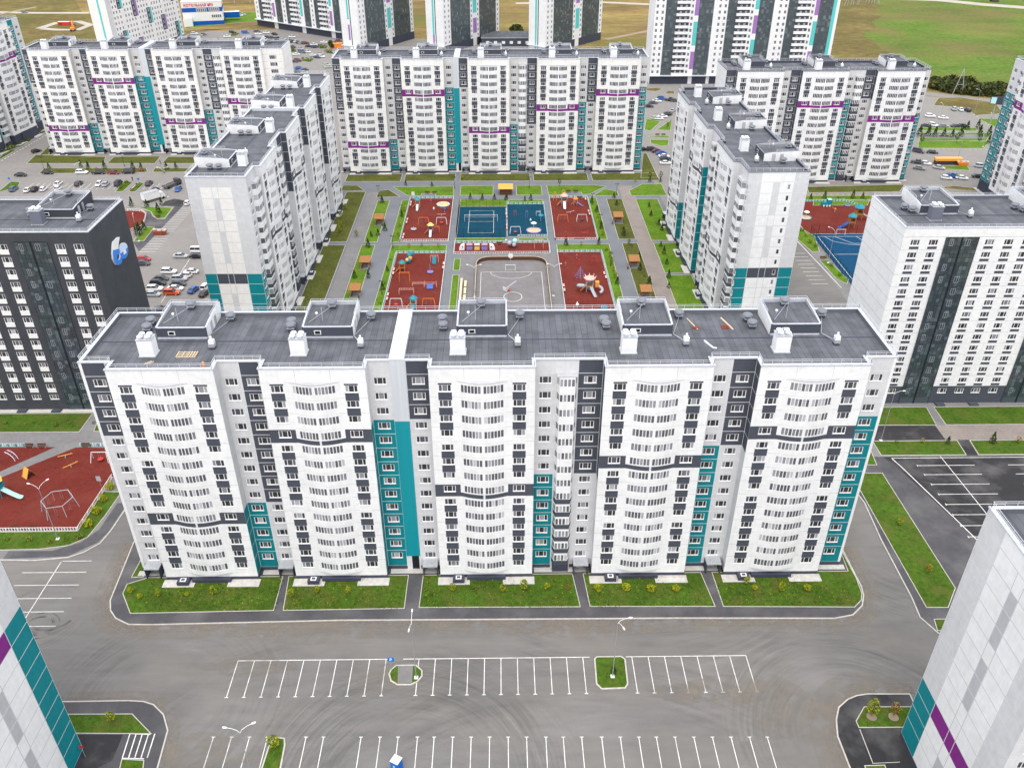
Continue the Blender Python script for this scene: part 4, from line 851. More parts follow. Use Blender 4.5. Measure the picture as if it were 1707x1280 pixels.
sheet('playground_surface',[(-140,121.9),(-80.4,121.9),(-80.1,138.3),(-84,148.2),(-91.9,148.4),(-103.2,138.0),(-140,111) if False else (-140,105.5+0) if False else (-125,122)],ZP,'rubber_red')
sheet('playground_surface',[(-96.4,148.6),(-140,148.6),(-140,139.9),(-104.2,140.1)],ZP,'rubber_red')
# --- courtyard
sheet('path',rect(-60,58.5,131,330),.004,'pave_blue')
sheet('path',rect(-49.8,-44.9,131,306),.010,'pave'); sheet('path',rect(44.2,49.3,131,312),.010,'tiles')
def cl(x0,x1,y0,y1,m='grass_court'): return lawn(rect(x0,x1,y0,y1),m,z=.02,h=.08)
for x0,x1 in ((-60,-38.6),(-37.4,-17.8),(-15.9,11.2),(12.4,33.6),(35.1,61)): cl(x0,x1,317.8,326.5,'grass_dull')
lw2=lambda pts,m='grass_court': lawn(pts,m,z=.02,h=.08)
lw2([(-40.8,311.4),(-17.9,312.2),(-17.5,301.8),(-24.3,301.8),(-24.3,304.2),(-29.4,304.2),(-29.4,301.9),(-34.6,302.2)])
cl(-15.3,-3.0,302.2,312.5); cl(5.6,15.1,302.2,312.6)
lw2([(17.1,312.6),(35,312.8),(39.8,311.4),(32.7,303.),(29.8,302.4),(29.8,304.8),(22.8,304.8),(22.8,302.2),(17.4,302.2)]); lw2([(38.7,308.6),(43.2,305.8),(43.3,301.2),(33.6,301.1)])
lw2([(47.6,306.2),(53.5,313.6),(61,313.6),(61,301.2),(47.8,301.1)]); lw2([(-60,313.6),(-54.4,313.4),(-51.2,307.8),(-60,307.6)],'grass_dull'); lw2([(-45.6,307.6),(-42.2,308.6),(-37.2,301.2),(-46,300.6)],'grass_dull')
# strips between the walks
cl(-57.6,-50.4,259.6,306.4,'grass_dull'); cl(-57.6,-50.4,196,256.9,'grass_dull'); cl(-57.6,-50.4,131,193)
cl(-44.9,-40.5,259.3,297.2,'grass_court'); cl(-45.3,-40.9,131,256.8,'grass_court')
cl(-36.2,-33.4,259.2,297.4); lw2([(-35.6,256.6),(-17.7,256.5),(-17.7,251.0),(-33.7,250.8),(-33.5,205),(-36.2,205)])
cl(31.7,34.7,260.4,299.3); lw2([(17.7,256.7),(34.8,256.6),(34.6,205),(32.,205),(31.9,251.0),(17.7,251.2)])
cl(38.3,44.0,260.5,298.0,'grass_dull'); cl(39.0,44.1,205,257.3,'grass_dull'); cl(48.9,57.0,259.4,297.6); cl(49.2,57.0,234.6,257.2); cl(49.0,57.,205,233.0); cl(49,57,150,203)
cl(-15.0,2.0,290.9,298.1); cl(2.4,15.1,293.2,297.1); cl(-15.2,1.5,259.5,262.1); cl(5.5,15.1,259.5,261.8)
cl(-14.9,-12.8,237.2,245.8); cl(-14.9,-12.8,205,234.1)
def surf(name,x0,x1,y0,y1,m,z=.05): return lawn(rect(x0,x1,y0,y1),m,z=z-.03,h=.06,kw=.12,name=name)
surf('playground_surface',-33.2,-17.5,259.5,299.2,'rubber_red'); surf('playground_surface',-33.2,-17.6,205,250.2,'rubber_red'); surf('playground_surface',17.5,31.4,260.2,299.4,'rubber_red'); surf('playground_surface',17.6,31.5,205,250.5,'rubber_red')
surf('sports_court',-14.9,1.8,262.2,290.7,'rubber_blue'); surf('playground_surface',1.9,15.2,263.1,293,'rubber_blue'); surf('playground_surface',-15.2,15.3,249.4,258.1,'rubber_red')
sheet('path',rect(-12.6,17.2,200,249),.014,'court_gray'); 
# playground and blue court beside the right wing
sheet('path',rect(76,140,214,300),.016,'pave')
lw2([(100,294.6),(136,296.2),(136,300),(100,300)]); lw2([(96.5,262),(99.8,273.2),(103.4,262),(101.,249.6),(98.6,249.5)],'grass_court'); lw2([(98.9,243.3),(101.5,243.2),(103.2,229.2),(101.6,226.2),(99.6,230)])
surf('playground_surface',101.5,136,264.4,294.4,'rubber_red',.06); surf('sports_court',102.6,136,214,264.1,'court_blue',.06)
sheet('parking_lot',rect(76.,98.,186,262),.021,'asphalt')
# left car park beside the hostel
sheet('playground_surface',[G(205,352),G(212,352),G(238,352),G(245,358),G(242,368),G(236,380),G(222,384),G(214,386)],.05,'rubber_red')
lawn([G(212,345),G(288,346.5),G(275,364),G(262,365),G(255,360),G(252,354),G(244,350),G(232,346.8)],'grass_court',z=.02)
lawn([G(222,403),G(242,378.5),G(258,379),G(240,402)],'grass_court',z=.02)
sheet('path',[G(213,350),G(250,352),G(254,361),G(262,366),G(275,366),G(300,333),G(312,336),G(232,420),G(222,404),G(243,376),G(236,384),G(224,386)],.006,'sidewalk_dark')
sheet('path',[G(300,333),G(290,331.5),G(275,336),G(270,343),G(300,345),G(311,337)],.009,'asphalt_dark')
# street in front of the far left block
def P(*p): return [G(*x) for x in p]
sheet('road',P((-40,330),(20,300),(90,262),(110,232),(60,232),(0,262),(-40,290)),.0,'lot_far')
for pts,m in ((P((44,273),(60,258.5),(176,262),(174,273)),'grass_dull'),(P((178,273),(190,262),(268,261),(258,273)),'grass_dull'),(P((270,273),(280,262),(330,262),(330,273)),'grass_dull'),(P((64,290),(74,281),(244,281),(246,286.5),(242,288)),'grass_dull'),(P((254,287.5),(258,281),(330,281),(330,287)),'grass_dull'),
    (P((66,259),(84,242),(90,258.5)),'grass_dull'),(P((-5,322),(18,303),(34,304),(30,312),(2,320)),'grass'),(P((192,320),(207,302),(222,304),(205,320)),'grass'),(P((215,320),(231,304),(241,306),(226,320)),'grass'),
    (P((-5,268),(12,250),(28,250),(4,264)),'grass'),(P((24,246),(42,234),(54,234),(34,246)),'grass'),(P((50,230),(66,218),(78,219),(62,230)),'grass')):
    lawn(pts,m,z=.02)
# verges in front of the far right block and beyond
lawn(P((1348,322),(1345,312),(1508,308),(1500,320)),'grass_dull',z=.02); lawn(P((1355,343),(1356,334),(1450,334),(1446,343)),'grass_court',z=.02)
for pts,m in ((P((1532,236),(1533,222),(1652,222),(1644,235.5)),'grass_court'),(P((1530,247.5),(1531,234.5),(1650,236),(1640,248)),'grass_court'),(P((1531,218),(1532,213.5),(1626,214),(1630,219)),'grass_court'),(P((1556,176),(1564,164),(1600,163),(1660,172),(1672,190),(1625,193),(1612,181),(1580,178)),'grass_dry'),
    (P((1630,198),(1672,199),(1664,215),(1648,207)),'grass_court'),(P((1570,282),(1572,277),(1612,277),(1618,284.6)),'grass_court'),(P((1560,314),(1590,310),(1630,315),(1628,319)),'grass_dry')):
    lawn(pts,m,z=.02)
sheet('path',P((1530,224),(1640,225),(1642,232),(1530,231)),.10,'pave')
for pts,m in ((P((1077,148),(1095,147),(1104,149),(1094,153),(1078,151.5)),'grass_dry'),(P((1108,156.5),(1112,152),(1125,152.5),(1124,157.5)),'grass_dry'),(P((1074,216),(1077,199),(1102,203),(1084,219)),'grass_court'),(P((1094,217),(1115,203),(1120,198),(1118,218)),'grass_court'),(P((1083,229),(1082.5,228),(1116,227),(1115,231)),'grass_court'),(P((1085,239),(1083.5,233.5),(1115,234),(1114,243),(1100,243.5)),'grass_court'),
    (P((1068,297),(1072,256),(1078,256),(1097,296)),'grass_dull')): lawn(pts,m,z=.02)
lawn(P((308,48),(400,38),(430,36),(428,21),(376,21),(330,27)),'grass_court',z=.0); lawn(P((300,56),(300,52),(395,50),(431,44),(431,41),(395,48)),'grass_dry',z=.0)
lawn(P((383,61),(387,54),(401,56),(393,61)),'grass_dull',z=.02)
for pts in (P((502,102),(504,98),(517,100),(522,103),(514,104.5)),P((530,82),(536,79),(547,79),(543,82)),P((541,89),(548,86),(560,88),(556,91)),P((484,88),(485,84),(492,84),(496,87))): lawn(pts,'grass',z=.02)
# ---------------------------------------------------------------- road paint
ZM=.004
def line(B,p,q,wd=.13,m='paint',z=ZM):
    p=Vector(p); q=Vector(q); d=(q-p).normalized(); n=Vector((-d.y,d.x))*wd/2; B.q([(*(p-n),z),(*(q-n),z),(*(q+n),z),(*(p+n),z)],m)
B=MB(); X0=-42.45
for a,b in ((-42.5,-18.4),(-16.2,13.6),(19.4,38.7)): B.q([(a,91.3,ZM),(b,91.3,ZM),(b,91.44,ZM),(a,91.44,ZM)],'paint')
for k in range(32):
    x=X0+k*2.617
    if x>38.8: break
    y0=84.55; y1=91.29
    if -21.4<x<-19.6: y1=87.5
    if -24.<x<-22: y1=85.6
    if -17.9<x<-14: continue
    if 14.2<x<19.: continue
    B.q([(x-.06,y0,ZM),(x+.06,y0,ZM),(x+.06,y1,ZM),(x-.06,y1,ZM)],'paint'); B.q([(x-.28,y0-.14,ZM),(x+.28,y0-.14,ZM),(x+.28,y0-.003,ZM),(x-.28,y0-.003,ZM)],'paint')

tops=[355.6,385.7,415.7,445.8]+[510,539.3]+[560+v/2.9947 for v in (125,220,310,407,490,583,675,767,860,952,1048,1135,1227,1327,1420,1512,1600,1693)]+[1120+v/2.908 for v in (107,197,287,377,463)]
for px in tops:
    x,y=G(px,1228.5); B.q([(x-.06,y-7,ZM),(x+.06,y-7,ZM),(x+.06,y,ZM),(x-.06,y,ZM)],'paint'); B.q([(x-.27,y+.003,ZM),(x+.27,y+.003,ZM),(x+.27,y+.13,ZM),(x-.27,y+.13,ZM)],'paint')
# left lot
line(B,(-80.2,114),(-80.5,98.5))
for y in (111.3,108.2,105.1,102.05,98.9): B.q([(-86.,y-.06,ZM),(-80.45,y-.06,ZM),(-80.45,y+.06,ZM),(-86,y+.06,ZM)],'paint'); B.q([(-80.25,y-.06,ZM),(-74.6,y-.06,ZM),(-74.6,y+.06,ZM),(-80.25,y+.06,ZM)],'paint')
B.q([(-80.,114.05,ZM),(-74.8,114.05,ZM),(-74.8,114.17,ZM),(-80.,114.17,ZM)],'paint')
struct('road_marking',B)
B=MB(); z=Z1+.017
line(B,(86.9+3.0,142.7),(93.6,119),.13,'paint',z) if False else line(B,G(1567,761),G(1645,858),.14,'paint',z)
for k in range(8):
    a=t_=[(1190,513,1468),(1225,557,1503),(1258,604,1540),(1293,652,1580),(1328,701,1615),(1363,751,1650),(1400,804,1690),(1437,858,1720)][k]
    p=g('t',a[0],a[1]); q=g('t',a[2],a[1]); y=(p[1]+q[1])/2
    B.q([(p[0],y-.07,z+.003),(q[0],y-.07,z+.003),(q[0],y+.07,z+.003),(p[0],y+.07,z+.003)],'paint'); B.q([(p[0]-.13,y-.3,z+.003),(p[0]-.003,y-.3,z+.003),(p[0]-.003,y+.3,z+.003),(p[0]-.13,y+.3,z+.003)],'paint')
    B.q([(q[0]+7.,y-.07,z+.003),(q[0]+18,y-.07,z+.003),(q[0]+18,y+.07,z+.003),(q[0]+7.,y+.07,z+.003)],'paint')
B.q([(82,142.3,z+.006),(140,142.3,z+.006),(140,142.45,z+.006),(82,142.45,z+.006)],'paint'); line(B,(82.1,142.2),(83.,139.2),.2,'paint',z); line(B,(83.,139.2),(88.4,117),.2,'paint',z)
struct('road_marking',B)
# courtyard games lines
B=MB(); z=.022
def polyl(pts,wd=.12,m='paint',zz=None): 
    for a,b in zip(pts,pts[1:]): line(B,a,b,wd,m,zz or z)
polyl([(-6.3,205),(-6.3,235.9)]); B.q([(-6.2,235.85,z),(11.9,235.85,z),(11.9,235.97,z),(-6.2,235.97,z)],'paint'); polyl([(12.0,235.9),(12.0,205)])
polyl([(2.8+6.2*math.cos(t),235.8-4.4*math.sin(t)) for t in [PI*k/16 for k in range(17)]]); polyl([(3.1+2.6*math.cos(t),219.3+3*math.sin(t)) for t in [2*PI*k/24 for k in range(25)]],.13,'pwhite')
struct('court_marking',B); B=MB(); z=.09
vx0,vx1,vy0,vy1=g('bl',290,0)[0]*0-11.2,-2.7,266.4,286.6
polyl([(vx0,vy0),(vx1,vy0),(vx1,vy1),(vx0,vy1),(vx0,vy0)],.1); polyl([(vx0+.06,276.5),(vx1-.06,276.5)],.1)
z=.10; polyl([(104.3,214),(104.3,261.8),(136,261.8)],.14,'pwhite'); polyl([(106.5,261.6),(108,258),(112,255.4),(118,254.4),(124,254.4)],.14,'pwhite'); polyl([(109.8,261.6),(114,256),(118.5,256),(117,261.6)],.14,'pwhite'); polyl([(105,247.5),(136,247.5)],.14,'pwhite')
polyl([(122+4*math.cos(t),247.5+4*math.sin(t)) for t in [PI*k/12+.1 for k in range(24)]],.14,'pwhite')
struct('court_marking',B)
# far car-park lines
B=MB(); z=ZM
for y in range(21): 
    yy=222+y*2.6; B.q([(-95.8,yy,z),(-90.3,yy,z),(-90.3,yy+.14,z),(-95.8,yy+.14,z)],'paint') if False else None
L0=g('l2',205,640); L1=g('l2',690,110)
line(B,L0,L1,.16)
for k in range(22):
    a=Vector(L0).lerp(Vector(L1),k/21+.0); B.q([(a.x+.15,a.y,z),(a.x+5.2,a.y,z),(a.x+5.2,a.y+.15,z),(a.x+.15,a.y+.15,z)],'paint')
A0=g('l2',440,1180); A1=g('l2',755,700); line(B,A0,A1,.14)
for k in range(18):
    y=A0[1]-6+k*2.7; x=-80.2
    B.q([(x-5.2,y,z),(x-.15,y,z),(x-.15,y+.14,z),(x-5.2,y+.14,z)],'paint'); B.q([(x+.15,y,z),(x+5.4,y,z),(x+5.4,y+.14,z),(x+.15,y+.14,z)],'paint')
for k in range(26):
    p=g('l1',255+k*50,470) ; B.q([(p[0],p[1]-3,z),(p[0]+.14,p[1]-3,z),(p[0]+.14,p[1]+3.2,z),(p[0],p[1]+3.2,z)],'paint')
for k in range(9):
    y=226.5+k*2.75; B.q([(91.3,y,.03),(96.2,y,.03),(96.2,y+.15,.03),(91.3,y+.15,.03)],'paint')
line(B,(99.2,223.8),(96.2,262),.2,'paint',.03)
struct('road_marking',B)
B=MB()
def dashes(a,b,n,m='paint_y',wd=.35,z=.03):
    a=Vector(a); b=Vector(b)
    for k in range(n): line(B,a.lerp(b,(k+.1)/n),a.lerp(b,(k+.6)/n),wd,m,z)
dashes(g('l1',460,345),g('l1',1290,345),18); dashes(g('l1',1310,343),g('l1',1660,343),8); dashes(g('k',10,1225),g('k',385,1010),16,'paint'); dashes(g('rr',280,826),g('rr',960,830),12,'paint_y'); dashes(g('rr',480,1060),g('rr',770,1060),6); dashes(g('rr',340,355),g('rr',530,388),6); dashes(g('rr',730,410),g('rr',1000,605),9); dashes(g('tb',230,598),g('tb',1160,570),22); dashes(g('tb',1110,400),g('tb',1590,350),9); dashes(g('z8',110,35),g('z8',960,42),11,'paint_y')
struct('road_marking',B)
# worn tyre sweeps on the road
B=MB(); rnd=random.Random(3)
mt=bpy.data.materials.new('tyre_film'); mt.use_nodes=True; n_=mt.node_tree; b_=n_.nodes['Principled BSDF']; b_.inputs['Base Color'].default_value=(.085,.08,.08,1); b_.inputs['Roughness'].default_value=.9
tr=n_.nodes.new('ShaderNodeBsdfTransparent'); mx=n_.nodes.new('ShaderNodeMixShader'); ge=n_.nodes.new('ShaderNodeNewGeometry'); no=n_.nodes.new('ShaderNodeTexNoise'); no.inputs['Scale'].default_value=.5; no.inputs['Detail'].default_value=5; n_.links.new(ge.outputs['Position'],no.inputs[0])
rp=n_.nodes.new('ShaderNodeMapRange'); rp.inputs[1].default_value=.42; rp.inputs[2].default_value=.75; rp.inputs[3].default_value=0; rp.inputs[4].default_value=.5; n_.links.new(no.outputs[0],rp.inputs[0]); n_.links.new(rp.outputs[0],mx.inputs[0]); n_.links.new(tr.outputs[0],mx.inputs[1]); n_.links.new(b_.outputs[0],mx.inputs[2])
for l in list(n_.links):
    if l.to_node.type=='OUTPUT_MATERIAL': n_.links.remove(l)
n_.links.new(mx.outputs[0],n_.nodes['Material Output'].inputs[0]); MT['tyre_film']=mt
sw=[(-77.5,99,2.8,2.4,0.3,5.6),(-76,101,4.2,3.6,3.6,6.0)]
k_=0
for cx,cy,rx,ry,t0,t1 in sw:
    for r in range(5):
        s=1+rnd.uniform(-.22,.22); wd=rnd.uniform(.12,.32); k_+=1; zz=.0062+.0012*k_ if cx<90 else Z1+.05+.001*k_
        tt=[t0+(t1-t0)*k/26+rnd.uniform(-.005,.005) for k in range(27)]; P0=[(cx+rx*s*math.cos(t),cy+ry*s*math.sin(t)) for t in tt]
        P0=[p for p in P0 if abs(p[0])<59 and 62<p[1]<97.5 or cx>50 or cx<-70]
        if cx>50: P0=[p for p in P0 if (p[0]>58 and cx<90 and p[0]<63.5+max(0,(97-p[1])) and p[1]<108) or cx>90 and p[0]>89]
        
        if len(P0)>2: B=strip(0,P0,wd,zz,'tyre_film',mb=B)
struct('tyre_marks',B)
# dusty margins along the kerbs
md=mt.copy(); md.name='kerb_dust'; MT['kerb_dust']=md
for nd in md.node_tree.nodes:
    if nd.type=='BSDF_PRINCIPLED': nd.inputs['Base Color'].default_value=(.27,.235,.195,1)
    if nd.type=='TEX_NOISE': nd.inputs['Scale'].default_value=.35
    if nd.type=='MAP_RANGE': nd.inputs[1].default_value=.36; nd.inputs[2].default_value=.7; nd.inputs[4].default_value=.5
B=MB()
kb=[G(222,905),G(183,1001),G(183.5,1018),G(192,1031),G(213.7,1041.6),G(250,1042),G(570,1034.6),G(697,1034),G(1130,1031),G(1391.7,1031.4),G(1422.6,1025.5),G(1438,1010),G(1440.5,992.8),G(1436.4,977.4),G(1402,910.3)]
def off(pts,d):
    o=[]
    for i,p in enumerate(pts):
        a=Vector(pts[max(i-1,0)]); b=Vector(pts[min(i+1,len(pts)-1)]); t=(b-a).normalized(); o.append((p[0]+t.y*d,p[1]-t.x*d))
    return o
for k,(d,w_) in enumerate(((.35,.7),(.8,1.6),(1.5,3.0))): strip(0,off(kb,d),w_,.0045+.0012*k,'kerb_dust',mb=B)
kb2=[G(1525.8,1156),G(1445,1156),G(1428,1158.5),G(1412,1165),G(1397,1178.5),G(1392.7,1199),G(1395,1226.7),G(1415.7,1280)]
for k,(d,w_) in enumerate(((.4,.8),(1.0,2.0),(2.0,4.0))): strip(0,off(kb2,-d) if off(kb2,-d)[3][0]<kb2[3][0] else off(kb2,d),w_,.0082+.0012*k,'kerb_dust',mb=B)
kb3=[G(107,1168.8),G(215,1167),G(240,1168.5),G(257,1173.8),G(273.8,1190.5),G(281,1217),G(263.8,1280)]
for k,(d,w_) in enumerate(((.35,.7),(.9,1.8))): strip(0,off(kb3,-d),w_,.0120+.0012*k,'kerb_dust',mb=B)
for (px,py,rx,ry) in ((1215,1150,9,2.6),(1300,1175,6,5),(420,1110,7,2),(640,1130,4,2.4),(1150,1155,6,1.8),(330,1255,9,3),(980,1050,12,1.6),(520,1060,10,1.6)):
    x,y=G(px,py); B.q([(x+rx*math.cos(2*PI*k/20)*(1+.2*math.sin(3*k)),y+ry*math.sin(2*PI*k/20)*(1+.2*math.cos(5*k)),.0148+px*1e-6) for k in range(20)],'kerb_dust')
struct('kerb_dust',B)
# islands in the parking row
def oct_island(pts,m): 
    P_,Q_=inset(pts,.22); B=MB(); vring(B,P_,-.02,.14,'kerb'); ring(B,P_,Q_,.14,'kerb'); B.q([(*p,.13) for p in Q_],m); return struct('kerb',B) if m!='grass' else struct('lawn',B)
cr=lambda *p:[g('d',*x) for x in p]
oct_island(cr((262,490),(272,468),(300,445),(400,443),(432,470),(433,500),(410,528),(375,545),(305,545),(272,525)),'grass'); sheet('path',cr((310,452),(385,450),(380,536),(308,537)),.145,'pave')
oct_island(cr((1288,415),(1300,402),(1425,400),(1446,415),(1460,540),(1445,562),(1325,566),(1298,540)),'grass'); 
oct_island([G(*p) for p in ((452,1234),(464,1228.5),(475.5,1230),(476,1242),(467,1290),(466,1330),(432,1330),(434,1285),(448,1242))],'grass')
B=MB()
for k in range(5): p=g('c',650+k*31-0,968); q=g('c',612+k*31,1088); line(B,p,q,.16,'paint',Z1+.01)
line(B,g('c',650,968),g('c',752,972),.14,'paint',Z1+.013); line(B,g('c',610,1090),g('c',720,1093),.14,'paint',Z1+.013)
struct('road_marking',B)
# ================================================================ VEHICLES
def loft(B,secs,m):
    """secs: list of rings (equal length) joined along the body"""
    n=len(secs[0]); b=len(B.v); i=B.mi(m)
    for s in secs: B.v.extend(s)
    for j in range(len(secs)-1):
        for k in range(n):
            l=(k+1)%n; B.f.append((b+j*n+k,b+j*n+l,b+(j+1)*n+l,b+(j+1)*n+k)); B.m.append(i)
    B.f.append(tuple(b+k for k in range(n-1,-1,-1))); B.m.append(i); e=b+(len(secs)-1)*n; B.f.append(tuple(e+k for k in range(n))); B.m.append(i)
SHAPE={ # length, width, beltline profile (x from rear), greenhouse (x0,x1,x2,x3), roof z
 'sedan':(4.6,1.8,[(0,.5,.82),(.12,.35,.93),(.9,.28,.96),(2.6,.25,.95),(3.9,.28,.84),(4.45,.35,.68),(4.6,.45,.55)],(.55,1.35,2.75,3.55),1.45),
 'hatchback':(4.1,1.75,[(0,.5,.85),(.1,.35,.98),(.9,.28,.98),(2.4,.25,.96),(3.4,.28,.88),(3.95,.35,.7),(4.1,.45,.55)],(.12,.55,2.3,3.15),1.5),
 'suv':(4.65,1.88,[(0,.55,.95),(.1,.4,1.08),(.9,.32,1.1),(2.7,.3,1.08),(3.7,.32,1.02),(4.5,.4,.88),(4.65,.5,.65)],(.15,.5,2.7,3.45),1.72),
 'van':(4.9,1.9,[(0,.5,1.0),(.1,.35,1.12),(.9,.3,1.12),(3.2,.3,1.1),(4.1,.32,1.0),(4.75,.4,.8),(4.9,.5,.6)],(.1,.25,3.2,4.1),1.95),
 'pickup':(5.2,1.88,[(0,.6,1.0),(.1,.45,1.05),(1.6,.35,1.06),(3.2,.33,1.06),(4.2,.35,1.02),(5.0,.42,.88),(5.2,.5,.65)],(1.7,1.95,3.2,3.95),1.75)}
CM={}
def car_meshes(kind,col):
    if (kind,col) in CM: return CM[kind,col]
    L,Wd,prof,gh,rz_=SHAPE[kind]; cm='car_'+col; B=MB(); h=Wd/2
    secs=[]
    for i,(x,zb,zt) in enumerate(prof):
        w2=h*(.88 if i in(0,len(prof)-1) else (.96 if i in (1,len(prof)-2) else 1)); X=x-L/2
        secs.append([(X,-w2*.94,zb),(X,w2*.94,zb),(X,w2,zb+.18),(X,w2*.98,(zb+zt)/2+.1),(X,w2*.86,zt),(X,-w2*.86,zt),(X,-w2*.98,(zb+zt)/2+.1),(X,-w2,zb+.18)])
    loft(B,secs,cm)
    zb=prof[2][2]-.02; a,b,c,d=[v-L/2 for v in gh]; w0=h*.86; w1=h*.68
    B.q([(b,-w1,rz_),(c,-w1,rz_),(c,w1,rz_),(b,w1,rz_)],cm); B.q([(b+.1,-w1-.02,rz_-.06),(c-.1,-w1-.02,rz_-.06),(c,-w1,rz_),(b,-w1,rz_)],cm); B.q([(b,w1,rz_),(c,w1,rz_),(c-.1,w1+.02,rz_-.06),(b+.1,w1+.02,rz_-.06)],cm)
    if kind=='pickup': B.box(-L/2+.12,-L/2+1.55,-.72,.72,1.062,1.075,'bed')
    Gs=MB(); r=rz_-.005
    Gs.q([(a,-w0,zb),(b,-w1,r),(b,w1,r),(a,w0,zb)][::1],'car_glass'); Gs.q([(d,w0,zb),(c,w1,r),(c,-w1,r),(d,-w0,zb)],'car_glass')
    Gs.q([(a,-w0,zb),(d,-w0,zb),(c,-w1-.01,r-.05),(b,-w1-.01,r-.05)],'car_glass'); Gs.q([(d,w0,zb),(a,w0,zb),(b,w1+.01,r-.05),(c,w1+.01,r-.05)],'car_glass')
    m=(b+c)/2
    for s in(-1,1): B.bar((m,s*(w0+.005),zb),(m,s*(w1+.02),r),.05,cm); B.bar((a,s*w0,zb),(b,s*w1,r),.05,cm); B.bar((d,s*w0,zb),(c,s*w1,r),.05,cm)
    Wh=MB(); Wh.bar((0,-.1,0),(0,.1,0),.33,'tyre',12); Wh.bar((0,-.115,0),(0,.115,0),.2,'galv',8)
    Lt=MB(); 
    Ht=MB(); z=prof[-2][2]-.12; Ht.box(-.06,.06,-.2,.2,-.07,.07,'headlight')
    Tl=MB(); Tl.box(-.05,.05,-.17,.17,-.1,.1,'tail')
    CM[kind,col]=(B.mesh('body'),Gs.mesh('windows'),Wh.mesh('wheel'),Ht.mesh('headlight'),Tl.mesh('tail_light'),L,h,z,prof[1][2]-.15); return CM[kind,col]
def car(kind,col,x,y,rz,label,group=None,z=0,detail=True):
    me=car_meshes(kind,col); cat={'sedan':'car','hatchback':'car','suv':'car','van':'van','pickup':'pickup truck'}[kind]
    r=empty('parked_'+({'sedan':'car','hatchback':'car','suv':'car','van':'van','pickup':'pickup'}[kind]),label,cat,(x,y,z),rz,group)
    obj('body',me[0],r); obj('windows',me[1],r); L,h=me[5],me[6]
    for sx in(-.31,.31):
        for sy in(-1,1): obj('wheel',me[2],r,(sx*L,sy*(h-.12),.33))
    if detail:
        for sy in(-1,1): obj('headlight',me[3],r,(L/2-.10,sy*h*.66,me[7])); obj('tail_light',me[4],r,(-L/2+.04,sy*h*.68,me[8]))
    return r
def carrow(c,desc,group,items,z=0,detail=True,off=(0,0)):
    """items: (px,py,kind,colour,heading degrees) left to right; labels name colour, kind, rank in the row and where the row is"""
    n=len(items)
    cnt={}
    for it in items: cnt[(it[3],it[2])]=cnt.get((it[3],it[2]),0)+1
    seen={}
    for i,it in enumerate(items):
        px,py,kind,col,hd=it; x,y=g(c,px,py,.6); key=(col,kind); seen[key]=seen.get(key,0)+1
        nm={'sedan':'saloon car','hatchback':'hatchback','suv':'off-roader','van':'van','pickup':'pickup'}[kind]
        lab=f"{col} {nm} {desc}" if cnt[key]==1 else f"{ORD[seen[key]-1]} {col} {nm} from left, {desc}"
        car(kind,col,x+off[0],y+off[1],R(hd+((i*37)%7-3)*.6),lab,group,z,detail)
g1='cars parked below the far left block'
carrow('l1','at the kerb below the cream block',g1,[(178,370,'sedan','black',0),(412,350,'hatchback','black',0),(706,348,'suv','white',0),(850,350,'pickup','black',0),(980,350,'sedan','dark red',0),(1105,345,'van','black',180)])
carrow('l1','driving on the street beside the cream block',None,[(313,165,'hatchback','black',60)])
carrow('l1','in the front bays behind the grey hostel',g1,[(117,492,'suv','blue gray',90),(240,500,'sedan','white',90),(303,495,'suv','black',90),(374,492,'hatchback','white',90)])
carrow('l1','in the middle bays behind the grey hostel',g1,[(500,446,'sedan','white',90),(678,446,'suv','dark gray',90),(852,448,'hatchback','white',-90),(910,450,'sedan','silver',90),(1022,445,'van','dark blue',90),(1285,445,'suv','dark gray',90)])
carrow('l1','beside the flatbed tow truck',g1,[(1340,500,'hatchback','black',90),(1537,492,'sedan','blue',-90)])
carrow('l1','right behind the roof hut of the grey hostel',g1,[(500,486,'hatchback','white',90)])
g2='cars parked between the grey hostel and the courtyard wing'
carrow('l2','alone in the driving lane beside the grey hostel',g2,[(645,680,'sedan','silver',0)])
carrow('l2','half hidden by the grey hostel corner',g2,[(255,712,'hatchback','red',0),(238,760,'sedan','dark gray',0)])
carrow('l2','half hidden by the courtyard wing end wall',g2,[(722,115,'hatchback','white',90),(835,625,'van','white',0),(820,685,'sedan','black',0),(915,1012,'suv','white',80),(905,1080,'sedan','black',75)])
carrow('l2','right row of the packed car park',g2,[(755,848,'sedan','white',180),(692,888,'hatchback','white',180),(635,925,'suv','silver',0),(620,978,'sedan','dark gray',0),(590,1025,'sedan','white',0),(552,1072,'suv','orange',0)])
carrow('l2','left row of the packed car park',g2,[(522,848,'suv','white',0),(435,922,'sedan','dark gray',0),(405,972,'suv','black',0),(372,1030,'suv','white',0),(357,1088,'hatchback','silver',0)])
carrow('l2','standing across the aisle near the orange car',g2,[(785,1040,'sedan','blue',75)])
carrow('l2','peeping above the roof of the front block',g2,[(425,1250,'sedan','dark blue',40)])
g3='cars parked in front of the balcony tower'
T='before the balcony tower'
R1=[(85,130,'sedan','dark gray',0),(255,155,'sedan','white',0),(405,185,'hatchback','black',-20),(715,230,'sedan','white',-15),(1285,325,'sedan','white',-10),(1460,350,'suv','dark green',-10),(1540,300,'sedan','dark red',0)]
R2=[(235,285,'van','white',90),(262,235,'sedan','black',20),(350,250,'suv','dark green',20),(455,270,'van','dark gray',40),(545,280,'suv','silver',20),(650,292,'sedan','dark gray',20),(725,313,'sedan','black',60),(785,316,'hatchback','white',60),(830,330,'sedan','dark blue',60),(870,340,'hatchback','silver',60),(950,345,'suv','dark red',20)]
R3=[(720,412,'sedan','dark gray',-20),(860,438,'sedan','silver',-20),(1005,398,'sedan','black',15),(1105,368,'sedan','white',15),(1115,412,'suv','dark blue',15),(1230,392,'hatchback','dark gray',15)]
